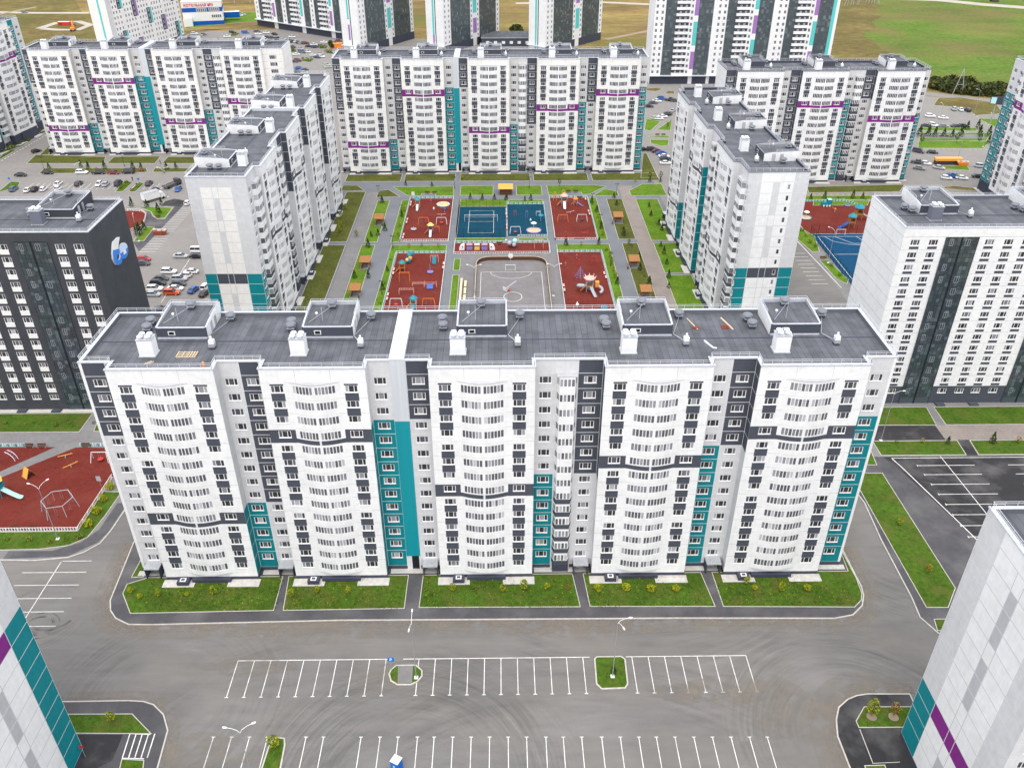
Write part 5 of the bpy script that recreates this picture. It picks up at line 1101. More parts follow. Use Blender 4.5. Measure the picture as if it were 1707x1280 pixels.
R4=[(790,540,'sedan','white',20),(885,500,'van','blue gray',-30),(985,495,'sedan','white',-30),(1085,555,'hatchback','white',20),(1155,592,'sedan','dark gray',-25),(1210,528,'sedan','silver',20),(1232,580,'suv','white',-25),(1500,498,'sedan','silver',10)]
R5=[(760,668,'sedan','dark gray',-20),(815,650,'suv','dark red',-20),(830,785,'sedan','blue',-10),(800,845,'sedan','dark blue',10),(940,815,'sedan','dark gray',20),(930,865,'hatchback','silver',0),(1330,735,'suv','pale green',30),(1355,765,'sedan','silver',30)]
for rr_,d in ((R1,'in the row nearest the balcony tower'),(R2,'in the second row below the balcony tower'),(R3,'in the third row below the balcony tower'),(R4,'in the fourth row below the balcony tower'),(R5,'in the front row before the far courtyard roof')): carrow('tc',d,g3,rr_,detail=False)
carrow('tb','on the car park below the boiler house',g3,[(385,640,'suv','white',0),(480,672,'sedan','silver',0),(570,655,'hatchback','gray',0),(1010,695,'sedan','white',0),(1110,612,'suv','black',0),(1350,620,'van','blue',0),(1600,645,'sedan','white',0)],detail=False)
carrow('tb','on the grass behind the boiler house',g3,[(1250,295,'sedan','white',0),(1305,278,'sedan','silver',0)],detail=False)
carrow('p','on the field road at the top left',None,[(41,20.5,'sedan','blue gray',5)],detail=False)
carrow('p','in front of the boiler house',None,[(331,40.5,'sedan','silver',15)],detail=False)
g4='cars parked between the purple banded blocks on the right'
carrow('rs','on the square below the wide tower',g4,[(155,335,'sedan','black',-10),(205,293,'sedan','dark gray',-10),(250,272,'sedan','white',-15),(305,244,'suv','blue',-20),(410,260,'pickup','black',0),(455,268,'hatchback','dark gray',0),(437,385,'sedan','silver',60),(378,433,'suv','black',30),(320,455,'sedan','white',0),(275,480,'hatchback','white',0),(232,478,'hatchback','pale green',0)],detail=False)
carrow('rs','in bays beside the right wing',g4,[(85,845,'hatchback','black',20),(190,845,'suv','black',10),(250,865,'sedan','dark red',15),(300,888,'sedan','blue',15),(335,925,'sedan','white',0),(350,960,'suv','dark blue',10),(350,1005,'sedan','white',0)],detail=False)
g5='cars parked below the green hillside'
carrow('rr','against the dry verge below the hillside',g5,[(578,395,'suv','silver',80),(650,400,'sedan','white',80),(722,408,'suv','black',90)],detail=False)
carrow('rr','crossing the lane below the hillside',g5,[(325,470,'suv','white',-10),(465,488,'sedan','white',-12)],detail=False)
carrow('rr','in the bays along the long grass strip',g5,[(285,572,'sedan','dark gray',-30),(358,568,'suv','white',-40),(465,578,'sedan','gray',-15),(598,576,'sedan','dark gray',0),(680,578,'suv','black',-10)],detail=False)
carrow('rr','near the long orange shed',g5,[(200,845,'van','dark gray',-40),(348,855,'sedan','black',-20),(190,962,'pickup','dark gray',-25),(272,972,'sedan','white',-30),(210,1025,'sedan','gray',-30),(418,1018,'sedan','silver',-35),(500,1128,'hatchback','white',-20),(575,1110,'pickup','blue',-50),(662,1128,'sedan','white',-20),(865,1005,'suv','silver',-25),(835,1112,'sedan','black',-10)],detail=False)
# box truck, tow truck, skip, containers, machines
def truck_wheels(r,xs,h=1.15):
    for x in xs:
        for s in(-1,1): W_=MB(); W_.bar((0,-.14,0),(0,.14,0),.45,'tyre',12); obj('wheel',W_,r,(x,s*(h-.15),.45))
x,y=g('l1',1330,590,0); r=empty('box_truck','white box lorry with a tall cargo body behind the grey hostel','truck',(x,y,0),R(48))
B=MB(); B.box(-4,2.1,-1.2,1.2,1.0,3.5,'pwhite'); B.box(-4.05,2.15,-1.24,1.24,3.502,3.58,'galv'); obj('cargo_box',B,r); B=MB(); loft(B,[[(X,-w_,z0),(X,w_,z0),(X,w_,z1),(X,-w_,z1)] for X,w_,z0,z1 in ((2.3,1.05,.6,2.6),(3.3,1.05,.6,2.6),(3.9,1.0,.6,1.7),(4.1,.95,.7,1.4))],'pwhite'); obj('cab',B,r); B=MB(); B.q([(3.32,-.9,2.5),(3.93,-.88,1.72),(3.93,.88,1.72),(3.32,.9,2.5)],'car_glass'); obj('windscreen',B,r); truck_wheels(r,(-2.8,3.2)); B=MB(); B.box(-4,3.9,-.45,.45,.6,.98,'pdark'); obj('chassis',B,r)
x,y=g('l1',1490,470,0); r=empty('tow_truck','black flatbed tow truck with empty sloping bed in the car park','truck',(x,y,0),R(62))
B=MB(); B.box(-4.2,1.5,-1.15,1.15,.9,1.1,'bed'); B.box(-4.2,1.5,-1.2,-1.1,1.102,1.25,'pdark'); B.box(-4.2,1.5,1.1,1.2,1.102,1.25,'pdark'); obj('bed',B,r); B=MB(); loft(B,[[(X,-w_,z0),(X,w_,z0),(X,w_,z1),(X,-w_,z1)] for X,w_,z0,z1 in ((1.7,1.05,.5,2.4),(3.0,1.05,.5,2.45),(3.6,1.0,.5,1.7),(3.9,.95,.6,1.3))],'car_dark gray'); obj('cab',B,r); B=MB(); B.q([(3.02,-.9,2.38),(3.62,-.88,1.68),(3.62,.88,1.68),(3.02,.9,2.38)],'car_glass'); obj('windscreen',B,r); truck_wheels(r,(-2.8,2.8))
def skip(x,y,rz,label,m,name='skip'):
    r=empty(name,label,'skip',(x,y,0),rz); B=MB(); a=[(-2.4,-1,2.2),(2.4,-1,2.2),(2.4,1,2.2),(-2.4,1,2.2)]
    loft(B,[[(-1.5,-.85,.1),(1.5,-.85,.1),(1.5,.85,.1),(-1.5,.85,.1)],[(-2.3,-1,1.5),(2.3,-1,1.5),(2.3,1,1.5),(-2.3,1,1.5)]],m); obj('hull',B,r)
    B=MB(); rn=random.Random(1)
    for k in range(26): X,Y_=rn.uniform(-1.9,1.9),rn.uniform(-.75,.75); s=rn.uniform(.15,.4); B.box(X-s,X+s,Y_-s,Y_+s,1.4,1.5+s*.9+k*.003,rn.choice(['rubble','pgray','wood_pale']))
    obj('rubble',B,r); return r
x,y=g('l2',435,455); skip(x,y,R(5),'rusty skip heaped with rubble between parking bays','rust')
x,y=g('tc',1500,430); r=empty('container','orange container with a pale roof beside a tree, left of the slim towers','container',(x,y,0),R(5)); B=MB(); B.box(-4,4,-1.5,1.5,0,2.8,'orange','yellow'); obj('body',B,r); B=MB(); B.box(-3,-1,-1.56,-1.501,.3,2.4,'pdark'); obj('door',B,r)
x,y=g('rr',505,985); r=empty('bus_shelter_container','long orange roofed container shed on the green traffic island','container',(x,y,.1),0); B=MB(); B.box(-5.4,5.4,-1.2,1.3,1.5,2.5,'yellow','yellow'); B.box(-5.2,5.2,-.9,1.2,0,1.498,'wood_dark'); obj('body',B,r)
for k in range(5): B=MB(); B.box(-5.4+k*2.3,-3.9+k*2.3,-.95,-.902,.3,1.3,'pdark'); obj('opening',B,r)
x,y=g('rr',665,1000); r=skip(x,y,R(-5),'bright orange open skip with dark waste beside the orange shed','orange')
x,y=g('p',108,43); r=empty('container','red and white field hut beside the dirt loop','container',(x,y,0),0); B=MB(); B.box(-4,4,-1.5,1.5,0,2.6,'pred','pwhite'); obj('body',B,r); B=MB(); B.box(-3,-1,-1.56,-1.501,.8,1.8,'pdark'); obj('window',B,r)
def digger(x,y,label,m,s=1.0,rz=0):
    r=empty('excavator',label,'excavator',(x,y,0),rz)
    for sy in(-1,1): B=MB(); B.box(-2*s,2*s,sy*1.2*s-.35*s,sy*1.2*s+.35*s,0,.9*s,'pdark'); obj('track',B,r)
    B=MB(); B.box(-2*s,1.6*s,-1.3*s,1.3*s,1.0*s,2.2*s,m); B.box(.2*s,1.6*s,-1.2*s,0,2.21*s,3.3*s,m); obj('body',B,r)
    B=MB(); B.bar((1.5*s,.3*s,1.8*s),(4*s,.3*s,6*s),.35*s,m); B.bar((4*s,.3*s,6*s),(6.5*s,.3*s,3*s),.28*s,m); B.box(6*s,7.4*s,-.5*s,1.1*s,1.8*s,3*s,'pdark'); obj('boom',B,r)
x,y=g('p',122,52); digger(x,y,'orange excavator beside the dirt loop behind the cream block','orange',1.0,R(100))
x,y=g('p',1657,3); digger(x,y,'yellow excavator at the field road in the top right corner','yellow',1.4,R(180))
# rooftop bits left by workers on the front block
def roofbox(name,label,cat,c,px,py,f):
    x,y=G(px,py,43.02); r=MB(); f(r); o=obj(name,r,None,(x,y,43.03)); tag(o,label,cat); return o
def pallet(B):
    for k in range(4): B.box(-1.5,1.5,-.8+k*.5,-.68+k*.5,.0,.1,'wood_pale')
    for x in(-1.5,-.6,.2,.6,1.0,1.4): B.box(x,x+.1,-.85,.85,.102,.2,'wood_pale')
roofbox('pallet','pale wooden frame lying on the roof of the front block','pallet','p',312,592,pallet)
roofbox('planks','two short pale planks on the roof near the left chimney','planks','p',247,605,lambda B:(B.bar((-.5,-.5,.06),(.4,.4,.06),.09,'wood_pale'),B.bar((0,-.5,.06),(.8,.3,.06),.08,'wood_pale')))
roofbox('plank','long pale plank on the roof behind the right hand wind cowl','plank','p',1212,540,lambda B:B.bar((-.6,2,.06),(.5,-2,.06),.13,'wood_pale'))
roofbox('plank','long pale plank on the roof beside the right roof hut','plank','p',1153,540,lambda B:B.bar((-.5,1.8,.06),(.6,-2,.06),.10,'wood_pale'))
roofbox('brick_pile','small rusty pile of bricks on the roof beside the long plank','bricks','p',1207,546,lambda B:[B.box(a,a+.3,b,b+.2,0,.2+a*.1,'rust') for a in(-.4,.0,.4) for b in(-.5,-.1,.3)])
roofbox('brick_pile','small rusty pile of bricks on the roof near the fourth chimney','bricks','p',1158,547,lambda B:[B.box(a,a+.3,b,b+.2,0,.2+a*.1,'rust') for a in(-.4,.0,.4) for b in(-.3,.1)])
roofbox('gas_bottle','orange gas bottle standing at the roof edge rail','gas bottle','p',340,613,lambda B:(B.cyl(0,0,0,.9,.2,'orange',10),B.cyl(0,0,.9,1.1,.2,'orange',10,.07)))
roofbox('sheet_scrap','bent white sheet metal strip on the roof near the fourth hut','scrap metal','p',1183,575,lambda B:(B.bar((-.6,1.2,.06),(.3,-1,.06),.16,'pwhite'),B.bar((.3,-1,.06),(.9,-1.1,.06),.12,'pwhite')))
# ================================================================ LAMPS AND SIGNS
def tall_lamp(x,y,label,arms,h=12.,z=.13,m='pole_gray',reach=1.7,group='tall grey car park lamps'):
    r=empty('street_lamp',label,'street lamp',(x,y,z),0,group); B=MB(); B.cyl(0,0,0,h,.085,m,8,.045); B.box(-.3,.3,-.3,.3,0,.12,'pwhite'); obj('pole',B,r)
    for a in arms:
        c,s=math.cos(R(a)),math.sin(R(a)); B=MB(); pts=[(0,0,h-.1),(c*.3,s*.3,h+.4),(c*reach*.6,s*reach*.6,h+.75),(c*reach,s*reach,h+.85)]; B.path(pts,.035,'lamp_white',5); obj('arm',B,r)
        B=MB(); loft(B,[[(X,-w_,-.05),(X,w_,-.05),(X,w_*.8,.08),(X,-w_*.8,.08)] for X,w_ in ((0,.05),(.15,.12),(.5,.11),(.6,.05))],'lamp_white'); obj('lamp_head',B,r,(c*(reach-.1),s*(reach-.1),h+.85),R(a))
    return r
tall_lamp(*G(694,1130),'grey lamp post with two heads on the small paved island',(90,-95))
tall_lamp(*G(1021,1128),'grey lamp post with two angled heads on the grassy island',(8,-70))
tall_lamp(*G(97,899.5),'grey lamp post with two white heads behind the red playground fence',(55,165),z=.2)
tall_lamp(*G(425,1312),'grey lamp post with spread white heads at the lower edge',(175,25))
tall_lamp(*G(1468,735.5),'grey lamp post with one curved arm beside the black car park',(0,),z=.2)
tall_lamp(*g('z8',400,950),'grey lamp post with one arm beside the blue court',(150,),z=.1,h=10.5)
tall_lamp(*g('a',705,655),'pale lamp post with two raised arms left of the sports pitch',(10,170),h=9,z=.02)
tall_lamp(*g('a',1105,650),'pale lamp post with two raised arms right of the sports pitch',(10,170),h=9,z=.02)
tall_lamp(*g('bl',890,855),'thin pale lamp post rising beside the blue volleyball court',(90,-90),h=9,z=.05)
tall_lamp(*g('l2',205,530),'pale lamp post on the small lawn beside the grey hostel',(110,),h=8)
tall_lamp(*g('l1',690,470),'pale lamp post between the rows behind the grey hostel',(40,),h=8,z=0); tall_lamp(*g('l1',1450,560),'pale lamp post near the white box lorry',(20,160),h=10,z=0)
tall_lamp(*g('rr',400,600),'pale lamp post in front of the far right car bays',(100,),h=10,z=.05); tall_lamp(*g('rr',790,460),'pale lamp post on the dry verge below the hillside',(170,),h=11,z=.05); tall_lamp(*g('rr',610,950),'pale lamp post beside the orange container shed',(80,),h=11,z=.05)
tall_lamp(*g('rr',885,800),'pale lamp post at the right end of the long grass strip',(80,),h=13,z=.05)
def black_lamp(x,y,label,h=4.6,z=.05):
    r=empty('garden_lamp',label,'garden lamp',(x,y,z),0,'black garden lamps'); B=MB(); B.cyl(0,0,0,.9,.12,'pole_black',8); B.cyl(0,0,.9,h,.06,'pole_black',6); B.bar((-.45,0,h),(.45,0,h),.04,'pole_black'); obj('pole',B,r)
    for s in(-1,1): B=MB(); B.lathe(s*.45,0,[(.02,h+.1),(.22,h-.02),(.12,h-.22),(.05,h-.3)],'pole_black',8); obj('lamp_head',B,r)
for (px,py,c,lab) in ((218,150,'a','at the left corner of the diagonal walk'),(1425,140,'a','at the right corner of the diagonal walk'),(337,250,'a','left of the upper red playground'),(1302,190,'a','right of the upper playground near its top'),(1342,300,'a','right of the upper playground near its middle'),(290,410,'a','at the corner above the lower left playground'),(235,645,'a','left of the lower left playground'),(1395,500,'a','right of the lower right playground'),(603,105,'a','left of the orange kiosk at the long walk'),(982,105,'a','right of the orange kiosk at the long walk'),(385,425,'l1','by the hedge strip left of the white off-roader'),(1080,300,'l1','by the hedge strip above the black van')):
    if c=='l1': px,py={385:(382,330),1080:(1075,300)}[px]
    black_lamp(*g(c,px,py),'slim black garden lamp '+lab,5.5 if c=='l1' else 4.4)
def sign(name,label,x,y,z,h,w_,hh,m,txt=None,rz=0,tc='pwhite',ts=.6,pole='pole_gray',disc=False):
    r=empty(name,label,'sign',(x,y,z),rz); B=MB(); B.cyl(0,0,0,h,.04,pole,6); obj('post',B,r); B=MB()
    if disc: B.bar((0,-.09,h),(0,-.045,h),w_/2,m,16)
    else: B.box(-w_/2,w_/2,-.09,-.045,h-hh/2,h+hh/2,m)
    o=obj('board',B,r)
    if txt: text(txt,ts,tc,o,(0,-.10,h-ts*.36),(PI/2,0,0),ext=.005,align='CENTER')
sign('parking_sign','blue square parking sign at the front row of bays',*g('d',280,470),.05,2.6,1.0,.9,'sign_blue','P',0,ts=.85)
sign('round_sign','round blue road sign between the two small hedged islands',*g('l1',1207,470),.05,2.8,.9,.9,'sign_blue',disc=True); sign('round_sign','blue road sign on the grass island at the left edge',*g('l1',97,465),.05,2.8,.9,.9,'sign_blue',disc=True)
sign('stop_sign','round red sign at the foot of the lower left wall',*G(143,1262),.13,2.4,.7,.7,'pred',disc=True)
sign('notice_board','white notice board inside the red playground fence',*g('pl',1035,575),.2,2.4,.9,1.2,'pgray')
x,y=g('rr',960,560); r=empty('billboard','dark blue and white billboard on a tall pole at the car park exit','billboard',(x,y,0),R(-20)); B=MB(); B.cyl(0,0,0,9,.25,'pole_gray',8); obj('pole',B,r); B=MB(); B.box(-2.6,2.6,-.3,.3,9,12.4,'plinth'); obj('panel',B,r); B=MB(); B.box(-2.4,-.2,-.36,-.301,9.3,12.1,'ptealL'); obj('poster',B,r)
x,y=g('d',305,958); r=empty('portable_toilet','blue portable toilet cabin with a white roof on the parking bays','portable toilet',(*G(662,1281),0),R(-28)); B=MB(); B.box(-.6,.6,-.6,.6,.05,2.15,'pblue'); B.box(-.64,.64,-.64,.64,0,.049,'pdark')
for s in(-.4,0,.4): B.box(s-.03,s+.03,.601,.64,.1,2.1,'sign_blue'); B.box(.601,.64,s-.03,s+.03,.1,2.1,'sign_blue')
obj('cabin',B,r); B=MB(); B.lathe(0,0,[(.9,2.151),(.92,2.2),(.6,2.36),(.01,2.42)],'pwhite',4); o=obj('roof',B,r,rz=PI/4); B=MB(); B.box(-.42,.42,-.64,-.603,.15,2.0,'sign_blue'); B.box(-.12,.12,-.66,-.641,1.2,1.5,'pwhite'); obj('door',B,r)
# ================================================================ PEOPLE
def person(x,y,z,rz,label,shirt='cloth_dark',step=.25):
    me=bpy.data.meshes.new('person'); J=[(0,0,.95),(0,0,1.2),(0,0,1.45),(0,.01,1.58),(0,.02,1.68),(.1,0,.9),(.11,step*.4,.5),(.11,step*.2-.05,.08),(.11,step*.2+.1,.04),(-.1,0,.9),(-.11,-step*.5,.5),(-.11,-step-.05,.1),(-.11,-step+.1,.05),(.19,0,1.42),(.25,-.05,1.15),(.27,.08,.9),(-.19,0,1.42),(-.25,.05,1.15),(-.27,.12,.9)]
    E=[(0,1),(1,2),(2,3),(3,4),(0,5),(5,6),(6,7),(7,8),(0,9),(9,10),(10,11),(11,12),(2,13),(13,14),(14,15),(2,16),(16,17),(17,18)]; rad=[.14,.14,.15,.055,.105,.1,.07,.05,.035,.1,.07,.05,.035,.065,.048,.034,.065,.048,.034]
    me.from_pydata(J,E,[]); o=bpy.data.objects.new('person',me); COL.objects.link(o); s=o.modifiers.new('s','SKIN'); 
    for i,v in enumerate(me.skin_vertices[0].data): v.radius=(rad[i],rad[i]); v.use_root=(i==0)
    u=o.modifiers.new('u','SUBSURF'); u.levels=1; u.render_levels=1
    dg=bpy.context.evaluated_depsgraph_get(); m2=bpy.data.meshes.new_from_object(o.evaluated_get(dg)); bpy.data.objects.remove(o)
    m2.materials.clear(); m2.materials.append(MT[shirt]); m2.materials.append(MT['skin'])
    for p in m2.polygons: p.material_index=1 if p.center.z>1.53 or (p.center.z<.95 and abs(p.center.x)>.23) else 0; p.use_smooth=True
    o=obj('person',m2,None,(x,y,z),rz); tag(o,label,'person'); B=MB(); B.ball(0,.0,1.74,.115,'hair',8); obj('hair',B,o); return o
person(*g('l1',1146,425),0,R(20),'person in dark clothes walking across the car park lane'); person(*g('l1',1385,278),0.02,R(90),'person in dark clothes on the walk before the cream block'); person(*g('tb',840,765),0,R(-60),'person in dark clothes crossing the car park below the boiler house')
def moped(x,y,label,m,rz):
    r=empty('moped',label,'moped',(x,y,0),rz,'mopeds by the hedge strip')
    for s in(-.6,.6): B=MB(); B.bar((0,-.06,0),(0,.06,0),.28,'tyre',10); obj('wheel',B,r,(s,0,.28))
    B=MB(); B.box(-.7,.1,-.15,.15,.4,.75,m); B.bar((.55,0,.3),(.4,0,1.0),.05,'pdark'); B.bar((.4,-.3,1.0),(.4,.3,1.0),.03,'pdark'); B.box(-.8,-.4,-.2,.2,.752,1.05,m); obj('body',B,r)
moped(*g('l1',1222,342),'red moped parked beside the black van','pred',0); moped(*g('l1',1412,352),'dark moped with a white box parked by the second hedge strip','pgray',40)
# ================================================================ PLANTS
def crown(B,x,y,z0,h,r,m,n=90,seed=0,cone=False,ms=None):
    rn=random.Random(seed)
    for k in range(n):
        t=rn.random(); a=rn.uniform(0,2*PI)
        rr=r*((1-t)*.95+.08 if cone else math.sqrt(max(0,1-(2*t-1)**2))*.95+.05)*rn.uniform(.45,1.08)
        c=Vector((x+rr*math.cos(a),y+rr*math.sin(a),z0+h*t)); s=r*(.20 if not cone else .20)*rn.uniform(.6,1.3)
        n_=Vector((rn.gauss(0,1),rn.gauss(0,1),rn.gauss(.5,1))).normalized(); u=n_.orthogonal().normalized(); v=n_.cross(u)
        B.q([tuple(c+u*s),tuple(c+v*s*.7),tuple(c-u*s),tuple(c-v*s*.7)],m if not ms or rn.random()<.7 else ms)
PM={}
def plant_mesh(kind,seed):
    if (kind,seed) in PM: return PM[kind,seed]
    B=MB(); T=MB()
    if kind=='conifer': crown(B,0,0,.2,2.5,.85,'leaf_dark',230,seed,True,'leaf'); T.cyl(0,0,0,2.6,.05,'bark',5,.015)
    elif kind=='round': crown(B,0,0,.02,1.05,.66,'leaf_y',230,seed,False,'leaf_y'); T.cyl(0,0,0,.5,.04,'bark',5,.02)
    elif kind=='sapling': crown(B,0,0,.9,1.9,.7,'leaf',130,seed,False,'leaf_dark'); T.cyl(0,0,0,2.1,.045,'bark',5,.02); T.bar((0,0,1.1),(.4,.1,1.9),.02,'bark'); T.bar((0,0,1.2),(-.35,.15,2.0),.02,'bark')
    elif kind=='red': crown(B,0,0,.3,1.3,.6,'leaf_red',110,seed,False,'leaf_y'); T.cyl(0,0,0,1.2,.03,'bark',5,.015)
    elif kind=='yellow': crown(B,0,0,.4,1.8,.7,'leaf_y',210,seed,False,'leaf'); T.cyl(0,0,0,1.8,.04,'bark',5,.015)
    elif kind=='tuft': crown(B,0,0,.02,.55,.55,'leaf',80,seed,False,'leaf_y'); T.cyl(0,0,0,.3,.02,'bark',5,.01)
    elif kind=='tree': crown(B,0,0,1.4,5.2,2.3,'leaf_dark',420,seed,False,'leaf'); T.cyl(0,0,0,4.2,.16,'bark',6,.05); T.bar((0,0,1.8),(1.1,.4,3.6),.06,'bark',5,.02); T.bar((0,0,2.1),(-1,.6,4),.06,'bark',5,.02)
    elif kind=='hedge': crown(B,0,0,0,3.4,3.2,'leaf_hedge',340,seed,False,'leaf_dark'); T.cyl(0,0,0,2.2,.1,'bark',5,.04); T.bar((0,0,.5),(1.2,.3,2),.05,'bark'); T.bar((0,0,.5),(-1,.5,2),.05,'bark')
    PM[kind,seed]=(B.mesh('crown'),T.mesh('trunk')); return PM[kind,seed]
PN={'conifer':('young_conifer','conifer','small dark conifer'),'round':('shrub','shrub','rounded yellow-green shrub'),'sapling':('sapling','young tree','slim leafy sapling'),'red':('shrub','shrub','russet shrub'),'yellow':('sapling','young tree','bright yellow-green sapling'),'tuft':('shrub','shrub','low green shrub'),'tree':('deciduous_tree','tree','full dark green tree'),'hedge':('thicket_bush','bush','large brown-green thicket bush')}
rnP=random.Random(11)
def plants(c,kind,desc,pts,z=.08,s=1.0,group=None):
    nm,cat,lab=PN[kind]; n=len(pts)
    for i,p in enumerate(pts):
        k=p[2] if len(p)>2 else kind; nm,cat,lab=PN[k]; me=plant_mesh(k,i%3); x,y=g(c,p[0],p[1]) if c else p[:2]
        l=f"{lab}, {ORD[i]} from left {desc}" if n>1 else f"{lab} {desc}"
        r=empty(nm,l,cat,(x,y,z),rnP.uniform(0,6),group or ('plants '+desc)); f=s*rnP.uniform(.8,1.2); r.scale=(f,f,f*rnP.uniform(.9,1.15)); obj('trunk',me[1],r); obj('crown',me[0],r)
plants('c','round','on the far left front lawn',[(655,262),(700,290),(795,283,'yellow'),(935,278),(1070,275,'yellow')],z=.19,s=.75)
plants('c','yellow','on the lawn under the second bay',[(1455,290),(1585,265),(1590+150,268)],z=.19,s=.7)
plants('d','yellow','on the middle front lawn',[(445,75,'tuft'),(583,80),(690,70,'tuft'),(832,80),(938,72),(1053,70),(1160,70,'red')],z=.19,s=.8)
plants('d','round','on the front lawn under the fourth bay',[(1310,72),(1447,68),(1572,75),(1697,75)],z=.19,s=1.0)
plants('e','round','on the front lawn under the right bay',[(18,245),(285,240,'tuft'),(360,215,'yellow'),(400,242),(530,250,'yellow'),(655,242),(810,290,'tuft')],z=.19,s=.9)
plants('b','round','along the verge of the red playground',[(400,712,'tuft'),(447,652),(488,587),(522,525),(555,465)],z=.2,s=1.35)
plants('b','tuft','on the grass strip under the playground fence',[(40,720),(150,722),(330,720),(250,735)],z=.2,s=1.0)
plants('c','yellow','on the corner lawn at lower left',[(562,905)],z=.19,s=1.1); plants('p','yellow','on the narrow kerbed island at the bottom',[(458,1246)],z=.14,s=1.1)
plants('e','red','in a round bed on the lower right corner lawn',[(965,850,'yellow'),(1072,850,'red')],z=.19,s=1.2)
for px,py in ((967,858),(1073,860)): x,y=g('e',px,py); B=MB(); B.cyl(0,0,0,.03,.75,'dirt',14); o=obj('planting_bed',B,None,(x,y,.175)); tag(o,kind='structure')
plants('t','red','on the long right verge',[(1100,800,'yellow'),(1240,1030,'red')],z=.19,s=.9)
plants('t','tuft','on the strip above the black car park',[(1090,405),(1212,405,'red'),(1335,408,'conifer'),(1550,405,'conifer'),(1675,405,'red')],z=.19,s=.9)
plants('b','tuft','on the lawn under the grey hostel',[(30,140),(120,150),(170,140),(280,150),(350,140),(470,140)],z=.19,s=.9)
plants('p','yellow','beside the grassy island lamp',[(1022,1122,'conifer')],z=.13,s=.6)
# courtyard planting
cp='in the '
plants('a','yellow','in the lawn along the left wing',[(25,255),(25,300),(20,330),(105,410-60),(50,210)],s=.9)
plants('a','conifer','in the first left courtyard strip',[(235,180),(250,320),(215,345),(180,350),(165,405),(165,560),(95,560)],s=.9)
plants('a','conifer','in the hedge beside the left playgrounds',[(350,185,'tuft'),(345,220,'yellow'),(335,250),(325,300,'yellow'),(318,345,'yellow'),(372,405,'red'),(437,400,'red'),(520,402,'red'),(280,470,'tuft'),(262,525),(250,590,'tuft'),(238,620),(225,690,'tuft')],s=.8)
plants('a','conifer','along the top edge of the blue courts',[(683,160),(744,165),(806,162),(866,165),(990,165),(960,168)],s=.9)
plants('a','conifer','on the lawns below the far block',[(355,90),(488,95),(640,60,'yellow'),(1135,95,'sapling'),(1595,72),(1648,72),(1520,75,'yellow')],s=.9)
plants('a','yellow','in the hedge right of the playgrounds',[(1300,180,'conifer'),(1325,225,'conifer'),(1332,255),(1340,285),(1348,310,'conifer'),(1355,345),(1168,395,'conifer'),(1247,395,'red'),(1335,390,'conifer'),(1375,420,'tuft'),(1392,455),(1400,490),(1408,525),(1418,560),(1430,590,'conifer')],s=.85)
plants('a','conifer','in the right courtyard strip with the huts',[(1412,155),(1425,190),(1450,310,'tuft'),(1460,345),(1488,395,'sapling'),(1500,395,'tuft'),(1540,470),(1545,520),(1570,555,'tuft'),(1590,600)],s=.95)
plants('a','conifer','in the lawn along the right wing',[(1590,200),(1600,245),(1640,290),(1655,320),(1650,400),(1665,440),(1680,490),(1690,560),(1690,610)],s=.8)
plants('z8','tuft','in the hedge beside the blue court',[(45,520),(110,600),(160,680),(240,730),(380,880),(440,990),(560,1120)],z=.1,s=1.5)
plants('z8','conifer','behind the small right playground',[(170,100),(355,90),(538,90,'tuft'),(730,90),(860,95),(905,105,'tuft')],z=.1,s=1.0)
plants('l1','conifer','in the hedge strip before the cream block',[(425,320),(510,335,'tuft'),(700,310),(765,320),(835,325,'tuft'),(905,320),(1150,325),(1218,315),(1405,330,'tuft'),(1440,325),(1520,320)],z=.1,s=1.1)
plants('l1','tuft','on the two small hedged islands',[(1035,490),(1060,470),(1092,440),(1140,510),(1190,470)],z=.1,s=1.6)
plants('l2','conifer','on the lawns beside the grey hostel',[(130,160),(290,165),(445,150),(415,235),(260,410),(190,470),(215,455)],z=.1,s=1.25)
plants('k','tuft','in the hedges under the left edge block',[(30,1150),(80,1130),(110,1120),(160,1090),(195,1075),(230,1060),(290,1010),(330,985)],z=.1,s=2.2)
plants('rr','conifer','on the long verge of the far right car park',[(205,690),(297,690),(370,695),(465,690),(555,700),(650,690),(845,690),(945,690),(225,780,'sapling'),(600,760,'sapling'),(838,770,'sapling'),(940,770),(828,610),(715,620)],z=.1,s=1.5)
plants('tc','tree','beside the orange container',[(1408,440)],z=0,s=.75); plants('tc','tuft','on the small islands of the tower car park',[(905,625),(980,640),(1050,650),(1230,430),(1310,420),(1330,505),(1400,510),(720,485),(750,490),(330,300)],z=.05,s=2.2)
plants('rs','sapling','below the wide tower',[(375,600),(165,1215),(290,1215)],z=.05,s=1.2)
# thicket on the slope
hp=[]; rn=random.Random(4)
for k in range(54):
    t=rn.random(); hp.append(G(1553+150*t,150+22*t-rn.uniform(0,15)))
hp.sort()
B=MB()
for i,(x,y) in enumerate(hp):
    f=rn.uniform(.8,1.5); crown(B,x,y,0,3.2*f,3.2*f,'leaf_hedge',300,i,False,'leaf_dark'); B.cyl(x,y,0,2,.1,'bark',5,.04)
tag(obj('thicket',B),kind='stuff')
plants('p','hedge','dark mound on the brown field between two slim towers',[(861,55)],z=-.6,s=1.2)
